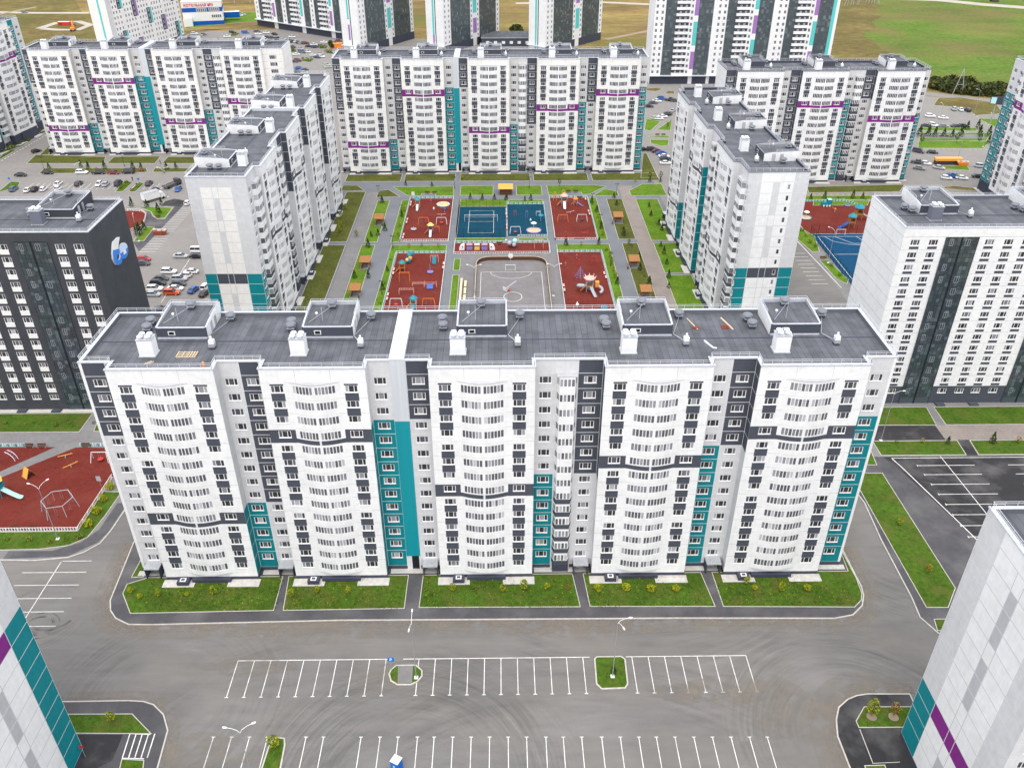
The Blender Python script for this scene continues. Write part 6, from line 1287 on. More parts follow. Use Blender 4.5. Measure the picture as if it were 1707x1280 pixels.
# ragged weeds in the near lawns (uncountable)
B=MB(); rn=random.Random(9)
def inpoly(x,y,P):
    c=False; n=len(P)
    for i in range(n):
        a,b=P[i],P[i-1]
        if (a[1]>y)!=(b[1]>y) and x<(b[0]-a[0])*(y-a[1])/(b[1]-a[1])+a[0]: c=not c
    return c
for k in range(9000):
    x=rn.uniform(-62,60); y=rn.uniform(101.8,109.2)
    if any(a<x<b for a,b in ((-38.8,-36.9),(-17.8,-13.6),(11.8,14.4),(34.7,37.2))): continue
    if any(abs(x-c)<3.1 for c in (-58.2,-45,-35.4,-21,-10,4.8,16.5,31.6,39.9,55.2)) and y>106.9: continue
    s=rn.uniform(.05,.16); a=rn.uniform(0,PI); c,d=math.cos(a)*s,math.sin(a)*s; h=rn.uniform(.05,.26); ox,oy=rn.uniform(-.1,.1),rn.uniform(-.1,.1)
    B.q([(x-c,y-d,.16),(x+c,y+d,.16),(x+c*.2+ox,y+d*.2+oy,.16+h)],rn.choice(['leaf','leaf','leaf','leaf_dark','leaf_y']))
tag(obj('weeds',B),kind='stuff')
# ================================================================ COURTYARD FURNITURE
def picket(pts,cols,label,h=.75,z=.06,group='low picket fences of the playgrounds',gaps=()):
    r=empty('picket_fence',label,'fence',(pts[0][0],pts[0][1],z),0,group); o=pts[0]; B=MB(); Q=MB()
    for si,(a,b) in enumerate(zip(pts,pts[1:])):
        a=Vector((a[0]-o[0],a[1]-o[1],0)); b=Vector((b[0]-o[0],b[1]-o[1],0)); L=(b-a).length; d=(b-a)/L
        for zz in(.12,h): B.bar(a+Vector((0,0,zz)),b+Vector((0,0,zz)),.05,cols[0])
        n=int(L/.55)
        for k in range(n+1):
            c=a+d*min(L,k*.55); 
            if any(g0<k/max(n,1)<g1 for g0,g1 in gaps): continue
            Q.bar(c+Vector((0,0,.02)),c+Vector((0,0,h-.04)),.10 if k%4 else .14,cols[1+(k*7+si)%(len(cols)-1)])
    B.add(Q,Matrix.Identity(4)); obj('picket_panel',B,r); return r
TL=['ptealL','ptealL','pteal','pwhite']; MC=['pwhite','pwhite','pred','pyellow','ptealL','orange','pwhite','pblue']
picket([(-33.2,259.6),(-33.2,299.2)],TL,'pale teal fence on the left of the upper left playground'); picket([(-33.2,299.2),(-17.5,299.2)],TL,'pale teal fence behind the upper left playground'); picket([(-17.5,299.2),(-17.4,259.6)],['pwhite','pwhite','ptealL'],'white fence on the right of the upper left playground'); picket([(-33.2,259.6),(-17.4,259.6)],MC,'multicoloured fence in front of the upper left playground')
picket([(-33.4,206),(-33.3,250.2)],TL,'pale teal fence on the left of the lower left playground'); picket([(-33.3,250.2),(-17.6,250.2)],TL,'pale teal fence behind the lower left playground'); picket([(-17.6,250.2),(-17.5,206)],['pwhite','pwhite','ptealL'],'white fence on the right of the lower left playground')
picket([(17.5,260.2),(17.5,299.4)],['pwhite','pwhite','ppink'],'white fence on the left of the upper right playground'); picket([(17.5,299.4),(31.3,299.4)],TL,'pale fence behind the upper right playground'); picket([(31.3,299.4),(31.4,260.2)],TL,'pale teal fence on the right of the upper right playground'); picket([(17.5,260.2),(31.4,260.2)],MC,'multicoloured fence in front of the upper right playground',gaps=((.45,.7),))
picket([(17.6,206),(17.6,250.5)],['pwhite','pwhite','ppink'],'white fence on the left of the lower right playground'); picket([(17.6,250.5),(31.6,250.5)],TL,'pale teal fence behind the lower right playground'); picket([(31.6,250.5),(31.5,206)],TL,'pale teal fence on the right of the lower right playground')
picket([(-15.2,258.1),(15.3,258.1)],TL,'pale teal fence behind the train playground'); picket([(-15.2,249.4),(15.3,249.4)],MC,'multicoloured fence in front of the train playground'); picket([(-15.2,249.5),(-15.2,258)],['pwhite','pwhite','ptealL'],'white fence at the left end of the train playground'); picket([(15.3,249.5),(15.3,258)],['pwhite','pwhite','ptealL'],'white fence at the right end of the train playground')
picket([(2.3,293),(15.2,293)],TL,'pale green fence behind the small blue playground'); picket([(15.2,293),(15.2,263)],TL,'pale fence on the right of the small blue playground'); picket([(5.4,263),(15.1,263)],MC,'multicoloured fence in front of the small blue playground')
picket([(-140,121.95),(-80.5,121.95)],MC,'long multicoloured fence in front of the far left red playground',z=.17,h=.9); picket([(-80.4,122.1),(-80.,138)],['pwhite','pwhite','ppink','pyellow','ptealL'],'slanting white fence beside the shrubs of the red playground',z=.17,h=.9); picket([(-140,148.9),(-101,148.9)],TL,'pale blue fence behind the small red triangle',z=.17); picket([(-91,148.8),(-78,148.8)],TL,'pale blue fence stub behind the parallel swing',z=.17)
picket([(99,293.5),(124,294.4),(127.5,290)],['ptealL','pteal','ptealL'],'mint fence behind the playground beside the right wing',z=.1); picket([G(213,352),G(236,353),G(244,358),G(242,368),G(236,380),G(216,386)],['pwhite','pwhite','ppink'],'white fence round the red patch beside the grey hostel',z=.1)
def mesh_fence(pts,label,h=3.,z=.06,step=2.5):
    r=empty('court_fence',label,'fence',(pts[0][0],pts[0][1],z),0); o=pts[0]; B=MB(); Q=MB()
    for a,b in zip(pts,pts[1:]):
        a=Vector((a[0]-o[0],a[1]-o[1],0)); b=Vector((b[0]-o[0],b[1]-o[1],0)); L=(b-a).length; n=max(1,round(L/step))
        for k in range(n+1): c=a.lerp(b,k/n); B.bar(c,c+Vector((0,0,h)),.06,'mesh_dark')
        for zz in (.1,h*.5,h): Q.bar(a+Vector((0,0,zz)),b+Vector((0,0,zz)),.03,'mesh_dark')
        for k in range(int(L/.4)): c=a.lerp(b,(k+.5)/int(L/.4)); Q.bar(c+Vector((0,0,.1)),c+Vector((0,0,h)),.011,'mesh_dark',3)
    obj('posts',B,r); obj('mesh_panel',Q,r)
mesh_fence([(1.8,262.3),(-14.9,262.3),(-14.9,290.6),(1.8,290.6)],'tall dark mesh fence round the blue volleyball court'); mesh_fence([(102.6,216),(102.6,264.2),(128,264.2)],'tall dark mesh fence round the bright blue court',z=.1)
# volleyball net
r=empty('volleyball_net','white volleyball net stretched over the blue court','net',(-7,276.5,.09)); B=MB(); B.bar((-5.6,0,0),(-5.6,0,2.5),.06,'pwhite'); B.bar((5.6,0,0),(5.6,0,2.5),.06,'pwhite'); obj('post',B,r); B=MB(); B.bar((-5.6,0,2.4),(5.6,0,2.4),.05,'pwhite'); B.bar((-5.6,0,1.5),(5.6,0,1.5),.02,'pgray')
for k in range(28): B.bar((-5.4+k*.4,0,1.5),(-5.4+k*.4,0,2.4),.012,'pgray',3)
for k in range(3): B.bar((-5.6,0,1.7+k*.22),(5.6,0,1.7+k*.22),.012,'pgray',3)
obj('net',B,r)
# rink boards
pts=fillet([(-7.8,204),(-7.8,244.6),(13.7,244.6),(13.7,204)],[0,5,5,0]); r=empty('rink_boards','rounded dark boards with a pale rim round the grey sports pitch','barrier',(0,0,.02)); B=MB(); C=MB()
for a,b in zip(pts,pts[1:]):
    va,vb=Vector(a),Vector(b); d=(vb-va).normalized(); n=Vector((-d.y,d.x))*.045
    B.q([(*(va-n),0),(*(vb-n),0),(*(vb-n),1.25),(*(va-n),1.25)],'wood_dark'); B.q([(*(vb+n),0),(*(va+n),0),(*(va+n),1.25),(*(vb+n),1.25)],'pave_blue')
    C.q([(*(va-n*1.6),1.27),(*(vb-n*1.6),1.27),(*(vb+n*1.6),1.27),(*(va+n*1.6),1.27)],'wood_pale'); C.q([(*(va-n*1.6),1.2),(*(vb-n*1.6),1.2),(*(vb-n*1.6),1.27),(*(va-n*1.6),1.27)],'wood_pale'); C.q([(*(vb+n*1.6),1.2),(*(va+n*1.6),1.2),(*(va+n*1.6),1.27),(*(vb+n*1.6),1.27)],'wood_pale')
obj('boards',B,r); obj('rim',C,r)
def goal(x,y,rz,label,w_=3.,h=2.,z=.03):
    r=empty('goal',label,'goal',(x,y,z),rz); B=MB(); B.path([(-w_/2,0,0),(-w_/2,0,h),(w_/2,0,h),(w_/2,0,0)],.07,'pwhite'); B.path([(-w_/2,1,0),(-w_/2,0,h)],.04,'pwhite'); B.path([(w_/2,1,0),(w_/2,0,h)],.04,'pwhite'); B.bar((-w_/2,1,0),(w_/2,1,0),.04,'pwhite'); obj('frame',B,r)
    B=MB()
    for k in range(1,10): t=-w_/2+w_*k/10; B.bar((t,1,0),(t,0,h),.012,'pgray',3)
    obj('net',B,r)
goal(2.6,236.6,0,'white goal at the far end of the grey pitch'); goal(*g('z8',565,580),0,'white goal on the bright blue court',z=.1)
def hoop(x,y,rz,label,z=.03):
    r=empty('basketball_hoop',label,'basketball hoop',(x,y,z),rz); B=MB(); B.path([(0,.9,0),(0,.9,2.9),(0,0,3.3)],.08,'pgray'); obj('pole',B,r); B=MB(); B.lathe(0,0,[(.01,0),(.8,0),(.8,.06),(.01,.06)],'pwhite',14); obj('backboard',B,r,(0,-.02,3.4),rot=(PI/2,0,0)); B=MB()
    for k in range(12): a=2*PI*k/12; b=2*PI*(k+1)/12; B.bar((.23*math.cos(a),-.35+.23*math.sin(a),3.05),(.23*math.cos(b),-.35+.23*math.sin(b),3.05),.02,'orange')
    obj('ring',B,r)
hoop(2.7,240.2,0,'basketball hoop with round white board behind the far goal'); 
x,y=g('se',425,520); r=empty('basketball_stand','tilted white basketball stand lying above the centre circle','basketball hoop',(x,y,.03),R(30)); B=MB(); B.bar((-1.6,0,.9),(2.2,0,2.6),.22,'pgray'); B.bar((-1.2,0,0),(-.4,0,1.4),.1,'pwhite'); B.bar((-1.2,.5,0),(.2,0,1.6),.07,'pwhite'); obj('arm',B,r); B=MB(); B.box(-1.9,-1.8,-.7,.7,.6,1.7,'pwhite'); obj('backboard',B,r); B=MB(); B.box(-.6,.0,-.3,.3,.0,.5,'pred'); obj('base',B,r)
def swing(x,y,label,m,seat='pdark',w_=3.,n=2,z=.06,nest=False):
    r=empty('swing_set',label,'swing',(x,y,z),0,'playground swings'); h=2.3; B=MB()
    for s in(-1,1):
        B.bar((s*w_/2,0,h),(s*(w_/2+.35),-.8,0),.07,m); B.bar((s*w_/2,0,h),(s*(w_/2+.35),.8,0),.07,m)
    B.bar((-w_/2,0,h),(w_/2,0,h),.08,m); obj('frame',B,r)
    for k in range(n):
        t=(k+.5)/n*w_-w_/2; B=MB()
        if nest: B.lathe(t,0,[(.01,.5),(.55,.5),(.6,.56),(.55,.6),(.01,.56)],seat,12)
        else: B.box(t-.25,t+.25,-.13,.13,.45,.52,seat)
        for s in(-.2,.2): B.bar((t+s,0,.52),(t+s,0,h),.014,'pgray',3)
        obj('seat',B,r)
sw_=lambda c,px,py,lab,m,**k: swing(*g(c,px,py),lab,m,**k)
sw_('nw',810,775,'orange swing frame on the upper left playground','orange'); sw_('nw',1172,775,'pale swing frame with nest seat on the upper left playground','pwhite',seat='pred',n=1,nest=True)
sw_('ne',360,655,'orange legged swing frame on the upper right playground','orange'); sw_('ne',662,650,'white swing frame with dark nest seat on the upper right playground','pwhite',seat='pdark',n=1,nest=True)
sw_('sw',300,1085,'white swing frame with red nest seat on the lower left playground','pwhite',seat='pred',n=1,nest=True); sw_('sw',835,1085,'orange swing frame on the lower left playground','orange'); sw_('bl',1035,750,'white swing frame on the small blue playground','pwhite',seat='pred',n=1,nest=True)
sw_('pl',1030,300,'pale swing frame half hidden behind the front block corner','pwhite',seat='pred',n=1,nest=True,z=.18)
def slide_tower(x,y,label,roof,body,chute,z=.06,dirn=-90,two=False,rz=0,crown_=False,s=1.):
    r=empty('play_tower',label,'play tower',(x,y,z),rz); r.scale=(s,s,s); B=MB()
    for a in(-.7,.7):
        for b in(-.7,.7): B.cyl(a,b,0,3.0,.07,body,6)
    obj('posts',B,r); B=MB(); B.box(-.8,.8,-.8,.8,1.35,1.45,'wood'); B.box(-.8,.8,.74,.8,1.452,2.2,body); B.box(-.8,-.74,-.738,.738,1.452,2.2,body); B.box(.74,.8,-.738,.738,1.452,2.2,body); obj('deck',B,r)
    B=MB()
    if crown_: B.lathe(0,0,[(1.1,2.9),(1.35,3.3),(.9,3.6),(.3,3.75),(.01,3.8)],roof,8); [B.bar((1.2*math.cos(a),1.2*math.sin(a),3.2),(1.5*math.cos(a),1.5*math.sin(a),3.9),.12,'pwhite',4,.02) for a in [PI*k/4 for k in range(8)]]
    else: B.lathe(0,0,[(1.25,2.9),(1.2,3.0),(.01,3.9)],roof,6)
    obj('roof',B,r); B=MB(); c_,s_=math.cos(R(dirn)),math.sin(R(dirn)); pr=[Vector((c_*t,s_*t,0)) for t in (.8,2.4,3.4,3.9)]; zs=[1.42,.65,.25,.22]; nn=Vector((-s_,c_,0))
    for k in range(3):
        a=pr[k]+Vector((0,0,zs[k])); b=pr[k+1]+Vector((0,0,zs[k+1])); B.q([tuple(a-nn*.3),tuple(b-nn*.3),tuple(b+nn*.3),tuple(a+nn*.3)],chute)
        for q in(-1,1): B.bar(a+nn*.3*q+Vector((0,0,.1)),b+nn*.3*q+Vector((0,0,.1)),.09,chute)
    obj('slide',B,r); B=MB()
    for k in range(5): B.box(-1.2-.22*k,-.98-.22*k,-.4,.4,1.1-.26*k,1.18-.26*k,'wood')
    obj('ladder',B,r); return r
slide_tower(*g('nw',690,440),'play house with turquoise roof and white slide on the upper left playground','pteal','ppink','pwhite'); slide_tower(*g('nw',955,965),'yellow topped play structure with white slide on the upper left playground','pyellow','ppurple','pwhite'); 
slide_tower(*g('ne',380,400),'orange roofed play tower with white slide on the upper right playground','ppink','pgray','pwhite',s=1.2); r=slide_tower(*g('ne',560,400),'small orange tower with a curved blue slide on the upper right playground','orange','ppink','ppurple',dirn=-30,s=.8)
slide_tower(*g('sw',590,1110),'turquoise twin play tower hidden by the roof edge, lower left playground','pteal','ptealL','pteal'); r=slide_tower(*g('sw',405,520),'blue panel slide on a wooden climbing frame, lower left playground','pteal','orange','pteal',dirn=90)
r=slide_tower(*g('se',1232,520),'large crown topped play tower with grey slides, lower right playground','ppink','pgray','pgray',dirn=-72,crown_=True,s=1.25)
B=MB(); sp=[(-1-1.35*math.sin(t)-.3,-.2-1.2*math.cos(t)*.9,2.0-1.5*k/12) for k,t in enumerate([PI*j/8 for j in range(13)])]; B.path(sp,.36,'pgray',8); obj('spiral_tube',B,r); B=MB(); B.box(1.3,2.2,-.5,.5,1.2,2.4,'yellow'); obj('cube_cabin',B,r); B=MB(); B.path([(2.1,-.6,1.5),(2.8,-.9,1.2),(2.9,-1.5,.7),(2.3,-1.9,.4)],.33,'pgray',8); obj('side_tube',B,r)
slide_tower(*g('z8',700,470),'tree shaped tower with turquoise roof and blue slide, right playground','pteal','wood','pblue',dirn=-160,z=.1,s=1.3); slide_tower(*g('z8',790,370),'second turquoise roofed tower, right playground near the hostel wall','pteal','wood','pgray',dirn=-10,z=.1,s=1.5)
slide_tower(*g('b',2,500),'blue and white slide tower at the left picture edge','pyellow','pteal','ptealL',dirn=-12,z=.17,s=1.3)
def sandbox(x,y,r_,label,m,z=.06):
    r=empty('sandbox',label,'sandbox',(x,y,z)); B=MB(); pts=[(r_*math.cos(2*PI*k/10),r_*math.sin(2*PI*k/10)) for k in range(10)]; P_,Q_=inset(pts,.28); vring(B,P_,0,.3,m); ring(B,P_,Q_,.3,m); vring(B,Q_,.1,.3,m,True); obj('border',B,r); B=MB(); B.q([(*p,.2) for p in Q_],'sand'); obj('sand',B,r)
def parasol(x,y,m,label,z=.06,h=2.3,r_=1.0):
    r=empty('parasol',label,'parasol',(x,y,z)); B=MB(); B.cyl(0,0,0,h,.05,'pwhite',6); obj('pole',B,r); B=MB(); B.lathe(0,0,[(r_,h-.3),(r_*.6,h),(.01,h+.2)],m,12); obj('canopy',B,r)
sandbox(*g('nw',1205,385),2.4,'ten sided sandbox with a mint rim, upper left playground','ptealL'); parasol(*g('nw',1235,500),'pyellow','yellow parasol beside the mint rimmed sandbox'); sandbox(*g('bl',1325,712),2.6,'round sandbox with a dark rim on the small blue playground','ppurple'); parasol(*g('bl',1325,680),'pwhite','white parasol over the small blue playground sandbox'); parasol(*g('bl',1435,555),'pteal','turquoise parasol on the small blue playground')
sandbox(*g('z8',95,350),2.3,'sandbox with a teal rim beside the right wing end wall','pteal',z=.1); parasol(*g('z8',105,345),'pwhite','white parasol over the teal rimmed sandbox',z=.1)
def spring(x,y,m,label,z=.06,s=1.):
    r=empty('spring_rider',label,'spring rider',(x,y,z)); r.scale=(s,s,s); B=MB(); B.cyl(0,0,0,.45,.12,'pgray',8); obj('spring',B,r); B=MB(); B.ball(0,0,.75,.35,m,8); B.bar((0,.1,.9),(0,.35,1.3),.1,m); obj('seat',B,r)
spring(*g('nw',1235,530),'pblue','blue spring rider below the mint rimmed sandbox',s=1.2); spring(*g('nw',1015,505),'pwhite','white ball seat in the middle of the upper left playground'); spring(*g('nw',955,350),'pred','white and red spring rider near the back fence, upper left playground')
spring(*g('bl',1275,575),'ptealL','mint stool on the small blue playground'); spring(*g('se',1105,185),'pred','red stool near the back fence, lower right playground'); spring(*g('se',992,265),'pred','pink topped red stool near the left fence, lower right playground'); spring(*g('se',1110,690),'pwhite','white bird shaped rider near the front edge, lower right playground',s=1.3); spring(*g('ne',640,705),'pdark','dark stool in the middle of the upper right playground')
def carousel(x,y,m,label,z=.06,pole=False):
    r=empty('roundabout',label,'roundabout',(x,y,z)); B=MB(); B.cyl(0,0,.05,.2,1.05,'pdark',14); B.cyl(0,0,.2,.24,1.0,m,14); obj('platform',B,r); B=MB(); B.cyl(0,0,.24,1.0 if not pole else 2.6,.09,m,8)
    for k in range(4): a=PI*k/2; B.path([(.3*math.cos(a),.3*math.sin(a),.24),(.75*math.cos(a),.75*math.sin(a),.75),(.95*math.cos(a),.95*math.sin(a),.24)],.04,m)
    obj('handrail',B,r)
carousel(*g('nw',605,890),'pgray','grey blue roundabout on the upper left playground'); carousel(*g('sw',860,535),'ppurple','purple roundabout with a mast, lower left playground',pole=True); carousel(*g('z8',655,190),'ppurple','purple roundabout on the right playground',z=.1); carousel(*g('se',1385,690),'pteal','teal dish seat at the right front corner, lower right playground')
def seesaw(x,y,rz,m,label,z=.06):
    r=empty('seesaw',label,'seesaw',(x,y,z),rz); B=MB(); B.bar((-1.5,0,.35),(1.5,0,.75),.09,m); obj('beam',B,r); B=MB(); B.bar((0,-.3,0),(0,0,.55),.06,'pgray'); B.bar((0,.3,0),(0,0,.55),.06,'pgray'); obj('support',B,r)
    for s in(-1,1): B=MB(); B.bar((s*1.2,-.2,.75+s*.17),(s*1.2,.2,.75+s*.17),.04,'orange'); obj('handle',B,r)
seesaw(*g('ne',480,530),R(15),'ppink','pale seesaw above the swings, upper right playground'); seesaw(*g('nw',1170,610),R(-15),'ppink','pale balance beam above the nest swing, upper left playground'); seesaw(*g('pl',670,262),R(12),'yellow','upper orange seesaw on the far left red playground',z=.17); seesaw(*g('pl',725,360),R(35),'yellow','lower orange seesaw on the far left red playground',z=.17)
def bars(x,y,label,m,n=5,w_=2.4,h=2.3,z=.06,panel=None,rz=0):
    r=empty('climbing_frame',label,'climbing frame',(x,y,z),rz); B=MB()
    for a in(-w_/2,w_/2):
        for b in(-.45,.45): B.cyl(a,b,0,h,.045,m,6)
    for b in(-.45,.45): B.bar((-w_/2,b,h),(w_/2,b,h),.04,m)
    obj('posts',B,r); B=MB()
    for k in range(n): t=-w_/2+w_*(k+.5)/n; B.bar((t,-.45,h),(t,.45,h),.035,m)
    for k in range(4): B.bar((w_/2,-.45,.4+k*.45),(w_/2,.45,.4+k*.45),.035,m)
    obj('rungs',B,r)
    if panel: B=MB(); B.q([(-w_/4,-.6,h-.1),(w_/4,-.6,h-.1),(w_/4,-1.6,.3),(-w_/4,-1.6,.3)][::-1],panel); B.box(-w_/4,w_/4,-.62,-.5,.4,h-.2,panel); obj('panel',B,r)
bars(*g('sw',930,375),'gymnastic frame with teal slide panel near the back fence, lower left playground','ppink',panel='pteal'); bars(*g('sw',440,690),'tall wooden climbing frame, left side of the lower left playground','orange',n=7,w_=3,h=3); bars(*g('sw',470,890),'rope bridge frame at the front of the lower left playground','ppink',n=9,w_=4.2,h=1.6); bars(*g('sw',670,770),'horizontal rope bridge beside the blue board, lower left playground','ppink',n=9,w_=3.6,h=1.2); bars(*g('sw',860,780),'blue table tennis board between pink posts, lower left playground','ppink',n=2,w_=3.6,h=1.4,panel='pblue')
bars(*g('nw',1065,945),'orange horizontal bar with pale table, upper left playground','orange',w_=2.,h=2,n=3); bars(*g('bl',1405,990),'pink gymnastic frame at the right of the train playground','ppink',w_=2.8,n=6,h=3); bars(*g('bl',1395,470),'small white rack on the small blue playground','pwhite',w_=1.4,h=1.4,n=3)
bars(*g('ne',700,880),'dark red double bench bars, lower right of the upper right playground','pred',w_=2.2,h=1.0,n=4); bars(*g('ne',400,900),'dark single bar near the front fence, upper right playground','pred',w_=.6,h=1.8,n=1); bars(*g('se',1280,245),'dark red pull-up bars near the back fence, lower right playground','pred',w_=1.8,h=2.6,n=3); bars(*g('bl',1030,480),'crimson training post on the small blue playground','pred',w_=.8,h=1.8,n=2); bars(*g('bl',1215,515),'purple tall training bars on the small blue playground','ppurple',w_=.7,h=2.6,n=2); bars(*g('se',1122,265),'red vertical training post, lower right playground','pred',w_=.5,h=2.2,n=1); bars(*g('se',980,190),'red training machine at the back fence, lower right playground','pred',w_=.8,h=1.8,n=2)
# hexagon swing on the far left playground
cx,cy=g('pl',620,790); r=empty('hexagon_swing','large pale hexagonal swing frame on the far left red playground','swing',(cx,cy,.17)); B=MB(); C=MB(); hh=2.6; V=[(2.9*math.cos(R(60*k+12)),2.9*math.sin(R(60*k+12))) for k in range(6)]
for k in range(6): a=V[k]; b=V[(k+1)%6]; B.bar((*a,hh),(*b,hh),.07,'pgray'); B.bar((*a,hh),(a[0]*1.18,a[1]*1.18,0),.07,'pgray')
obj('frame',B,r)
for k in range(6):
    a=V[k]; b=V[(k+1)%6]; m_=((a[0]+b[0])/2,(a[1]+b[1])/2); B=MB(); B.box(m_[0]-.22,m_[0]+.22,m_[1]-.12,m_[1]+.12,.5,.56,'wood_dark')
    for s in(-.18,.18): B.bar((m_[0]+s,m_[1],.56),(m_[0]+s,m_[1],hh),.012,'pgray',3)
    obj('seat',B,r)
x,y=g('pl',300,450); r=empty('climbing_wall','orange and teal A-shaped climbing wall on the far left playground','climbing frame',(x,y,.17),R(-35)); B=MB(); B.q([(-.9,-1.0,0),(.9,-1.0,0),(.9,0,2.1),(-.9,0,2.1)],'yellow'); B.q([(.9,1.0,0),(-.9,1.0,0),(-.9,0,2.1),(.9,0,2.1)],'orange'); B.q([(-.9,-.99,0),(-.9,0,2.09),(.9,0,2.09),(.9,-.99,0)],'pteal'); obj('panel',B,r); B=MB(); [B.bar((s,-1.05,0),(s,0,2.15),.06,'wood') for s in(-.9,.9)]; [B.bar((s,1.05,0),(s,0,2.15),.06,'wood') for s in(-.9,.9)]; obj('frame',B,r)
x,y=g('pl',90,270); r=empty('arched_ladder','white arched ladder beside the yellow topped slide tower','climbing frame',(x,y,.17),R(-20)); B=MB()
for s in(-.4,.4): B.path([(2.2*math.cos(PI*k/10),s,1.8*math.sin(PI*k/10)) for k in range(6)],.06,'pwhite')
for k in range(1,6): B.bar((2.2*math.cos(PI*k/10),-.4,1.8*math.sin(PI*k/10)),(2.2*math.cos(PI*k/10),.4,1.8*math.sin(PI*k/10)),.04,'ppurple')
obj('rail',B,r)
# honeycomb climber, web climber
r=empty('honeycomb_climber','teal and yellow honeycomb ball climber at the top of the lower left playground','climbing frame',(*g('sw',500,385),.06)); 
for (dx,dy,dz,rr_,m) in ((0,0,.9,.85,'pteal'),(-.3,-.3,1.2,.6,'pyellow'),(.5,.8,1.3,.75,'yellow'),(.3,1.2,2.0,.7,'pteal'),(.9,1.8,2.3,.8,'pteal'),(-.5,.6,1.5,.55,'pdark')): B=MB(); B.ball(dx,dy,dz,rr_,m,6); obj('ball',B,r)
x,y=g('se',1140,385); r=empty('rope_pyramid','pale rope pyramid with a central mast, lower right playground','climbing frame',(x,y,.06)); B=MB(); B.cyl(0,0,0,3.6,.07,'pgray',6); obj('mast',B,r); B=MB()
for k in range(8):
    a=2*PI*k/8; b=2*PI*(k+1)/8; B.bar((2*math.cos(a),2*math.sin(a),0),(0,0,3.4),.03,'ppurple',3)
    for q in range(1,6): t=q/6; B.bar((2*t*math.cos(a),2*t*math.sin(a),3.4*(1-t)),(2*t*math.cos(b),2*t*math.sin(b),3.4*(1-t)),.03,'ppurple',3)
obj('ropes',B,r)
# play train
x0,y0=g('bl',435,1010); r=empty('play_train','white and striped play train of five carriages on the red strip','play train',(x0,y0,.06)); 
for i,(w_,m) in enumerate(((1.5,'pwhite'),(1.9,'ppurple'),(1.7,'pyellow'),(1.9,'ppurple'),(1.6,'pwhite'))):
    X=-4.9+i*2.4; B=MB()
    if i in(0,4):
        s=-1 if i==0 else 1; prof=[(-s*.8,1.9),(0,1.85),(s*.5,1.4),(s*.9,.5)]; loft(B,[[(X+px_,-.7,.1),(X+px_,.7,.1),(X+px_,.6,pz_),(X+px_,-.6,pz_)] for px_,pz_ in prof],'pwhite'); B.box(X-s*.2-.15,X-s*.2+.15,-.74,-.705,1.0,1.4,'pdark')
    else:
        B.box(X-w_/2,X+w_/2,-.65,.65,.1,.9,m); B.box(X-w_/2,X+w_/2,-.7,.7,1.75,1.85,m); [B.box(X-w_/2,X+w_/2,-.7+q*.36,-.58+q*.36,1.852,1.9,'ppink' if i!=2 else 'pwhite') for q in range(4)]; [B.cyl(X+a,b,.9,1.75,.05,'pblue',5) for a in(-w_/2+.1,w_/2-.1) for b in(-.6,.6)]
    obj('carriage',B,r)
x,y=g('bl',985,975); r=empty('play_elephant','light grey rounded play sculpture beside the play train','play sculpture',(x,y,.06)); B=MB(); B.ball(-.9,0,1.5,.75,'pgray',10); B.ball(.9,.3,2.1,.85,'ptealL',10); B.ball(.6,-.2,1.0,.7,'pgray',10); obj('shell',B,r); B=MB(); [B.cyl(a,b,0,1.1,.18,'pdark',8) for a in(-1,-.3,.5,1.1) for b in(-.3,.4)]; obj('legs',B,r)
x,y=g('z8',370,190); r=empty('play_locomotive','turquoise toy locomotive hut on the right playground','play house',(x,y,.1)); B=MB(); B.box(-1.6,.3,-.7,.7,.3,1.4,'pteal'); B.box(.3,1.7,-.9,.9,.3,2.5,'pteal','ptealL'); B.cyl(-1.1,0,1.4,2.2,.2,'pteal',8); obj('body',B,r); [obj('wheel',(lambda b:(b.bar((0,-.08,0),(0,.08,0),.35,'pwhite',10),b)[1])(MB()),r,(a,-.95,.35)) for a in(-1,0.1,1.1)]
x,y=g('z8',490,270); r=empty('sand_digger','toy sand digger with a yellow seat on the right playground','play digger',(x,y,.1)); B=MB(); B.cyl(0,0,0,.8,.1,'pgray',6); B.bar((0,0,.8),(-1,.5,1.6),.08,'orange'); obj('arm',B,r); B=MB(); B.box(-.25,.25,-.25,.25,.9,1.3,'yellow'); obj('seat',B,r)
for (px,py,lab) in ((235,330,'left'),(370,300,'right')): x,y=g('ne',px,py); r=empty('play_arch','slim yellow arch panel, '+lab+' of the two behind the orange roofed tower','play arch',(x,y,.06)); B=MB(); B.path([(-.5,0,0),(-.5,0,2.6),(-.3,0,3.1),(0,0,3.3),(.3,0,3.1),(.5,0,2.6),(.5,0,0)],.07,'yellow'); obj('frame',B,r); B=MB(); B.box(-.4,.4,-.03,.03,1.6,2.4,'yellow'); obj('panel',B,r)
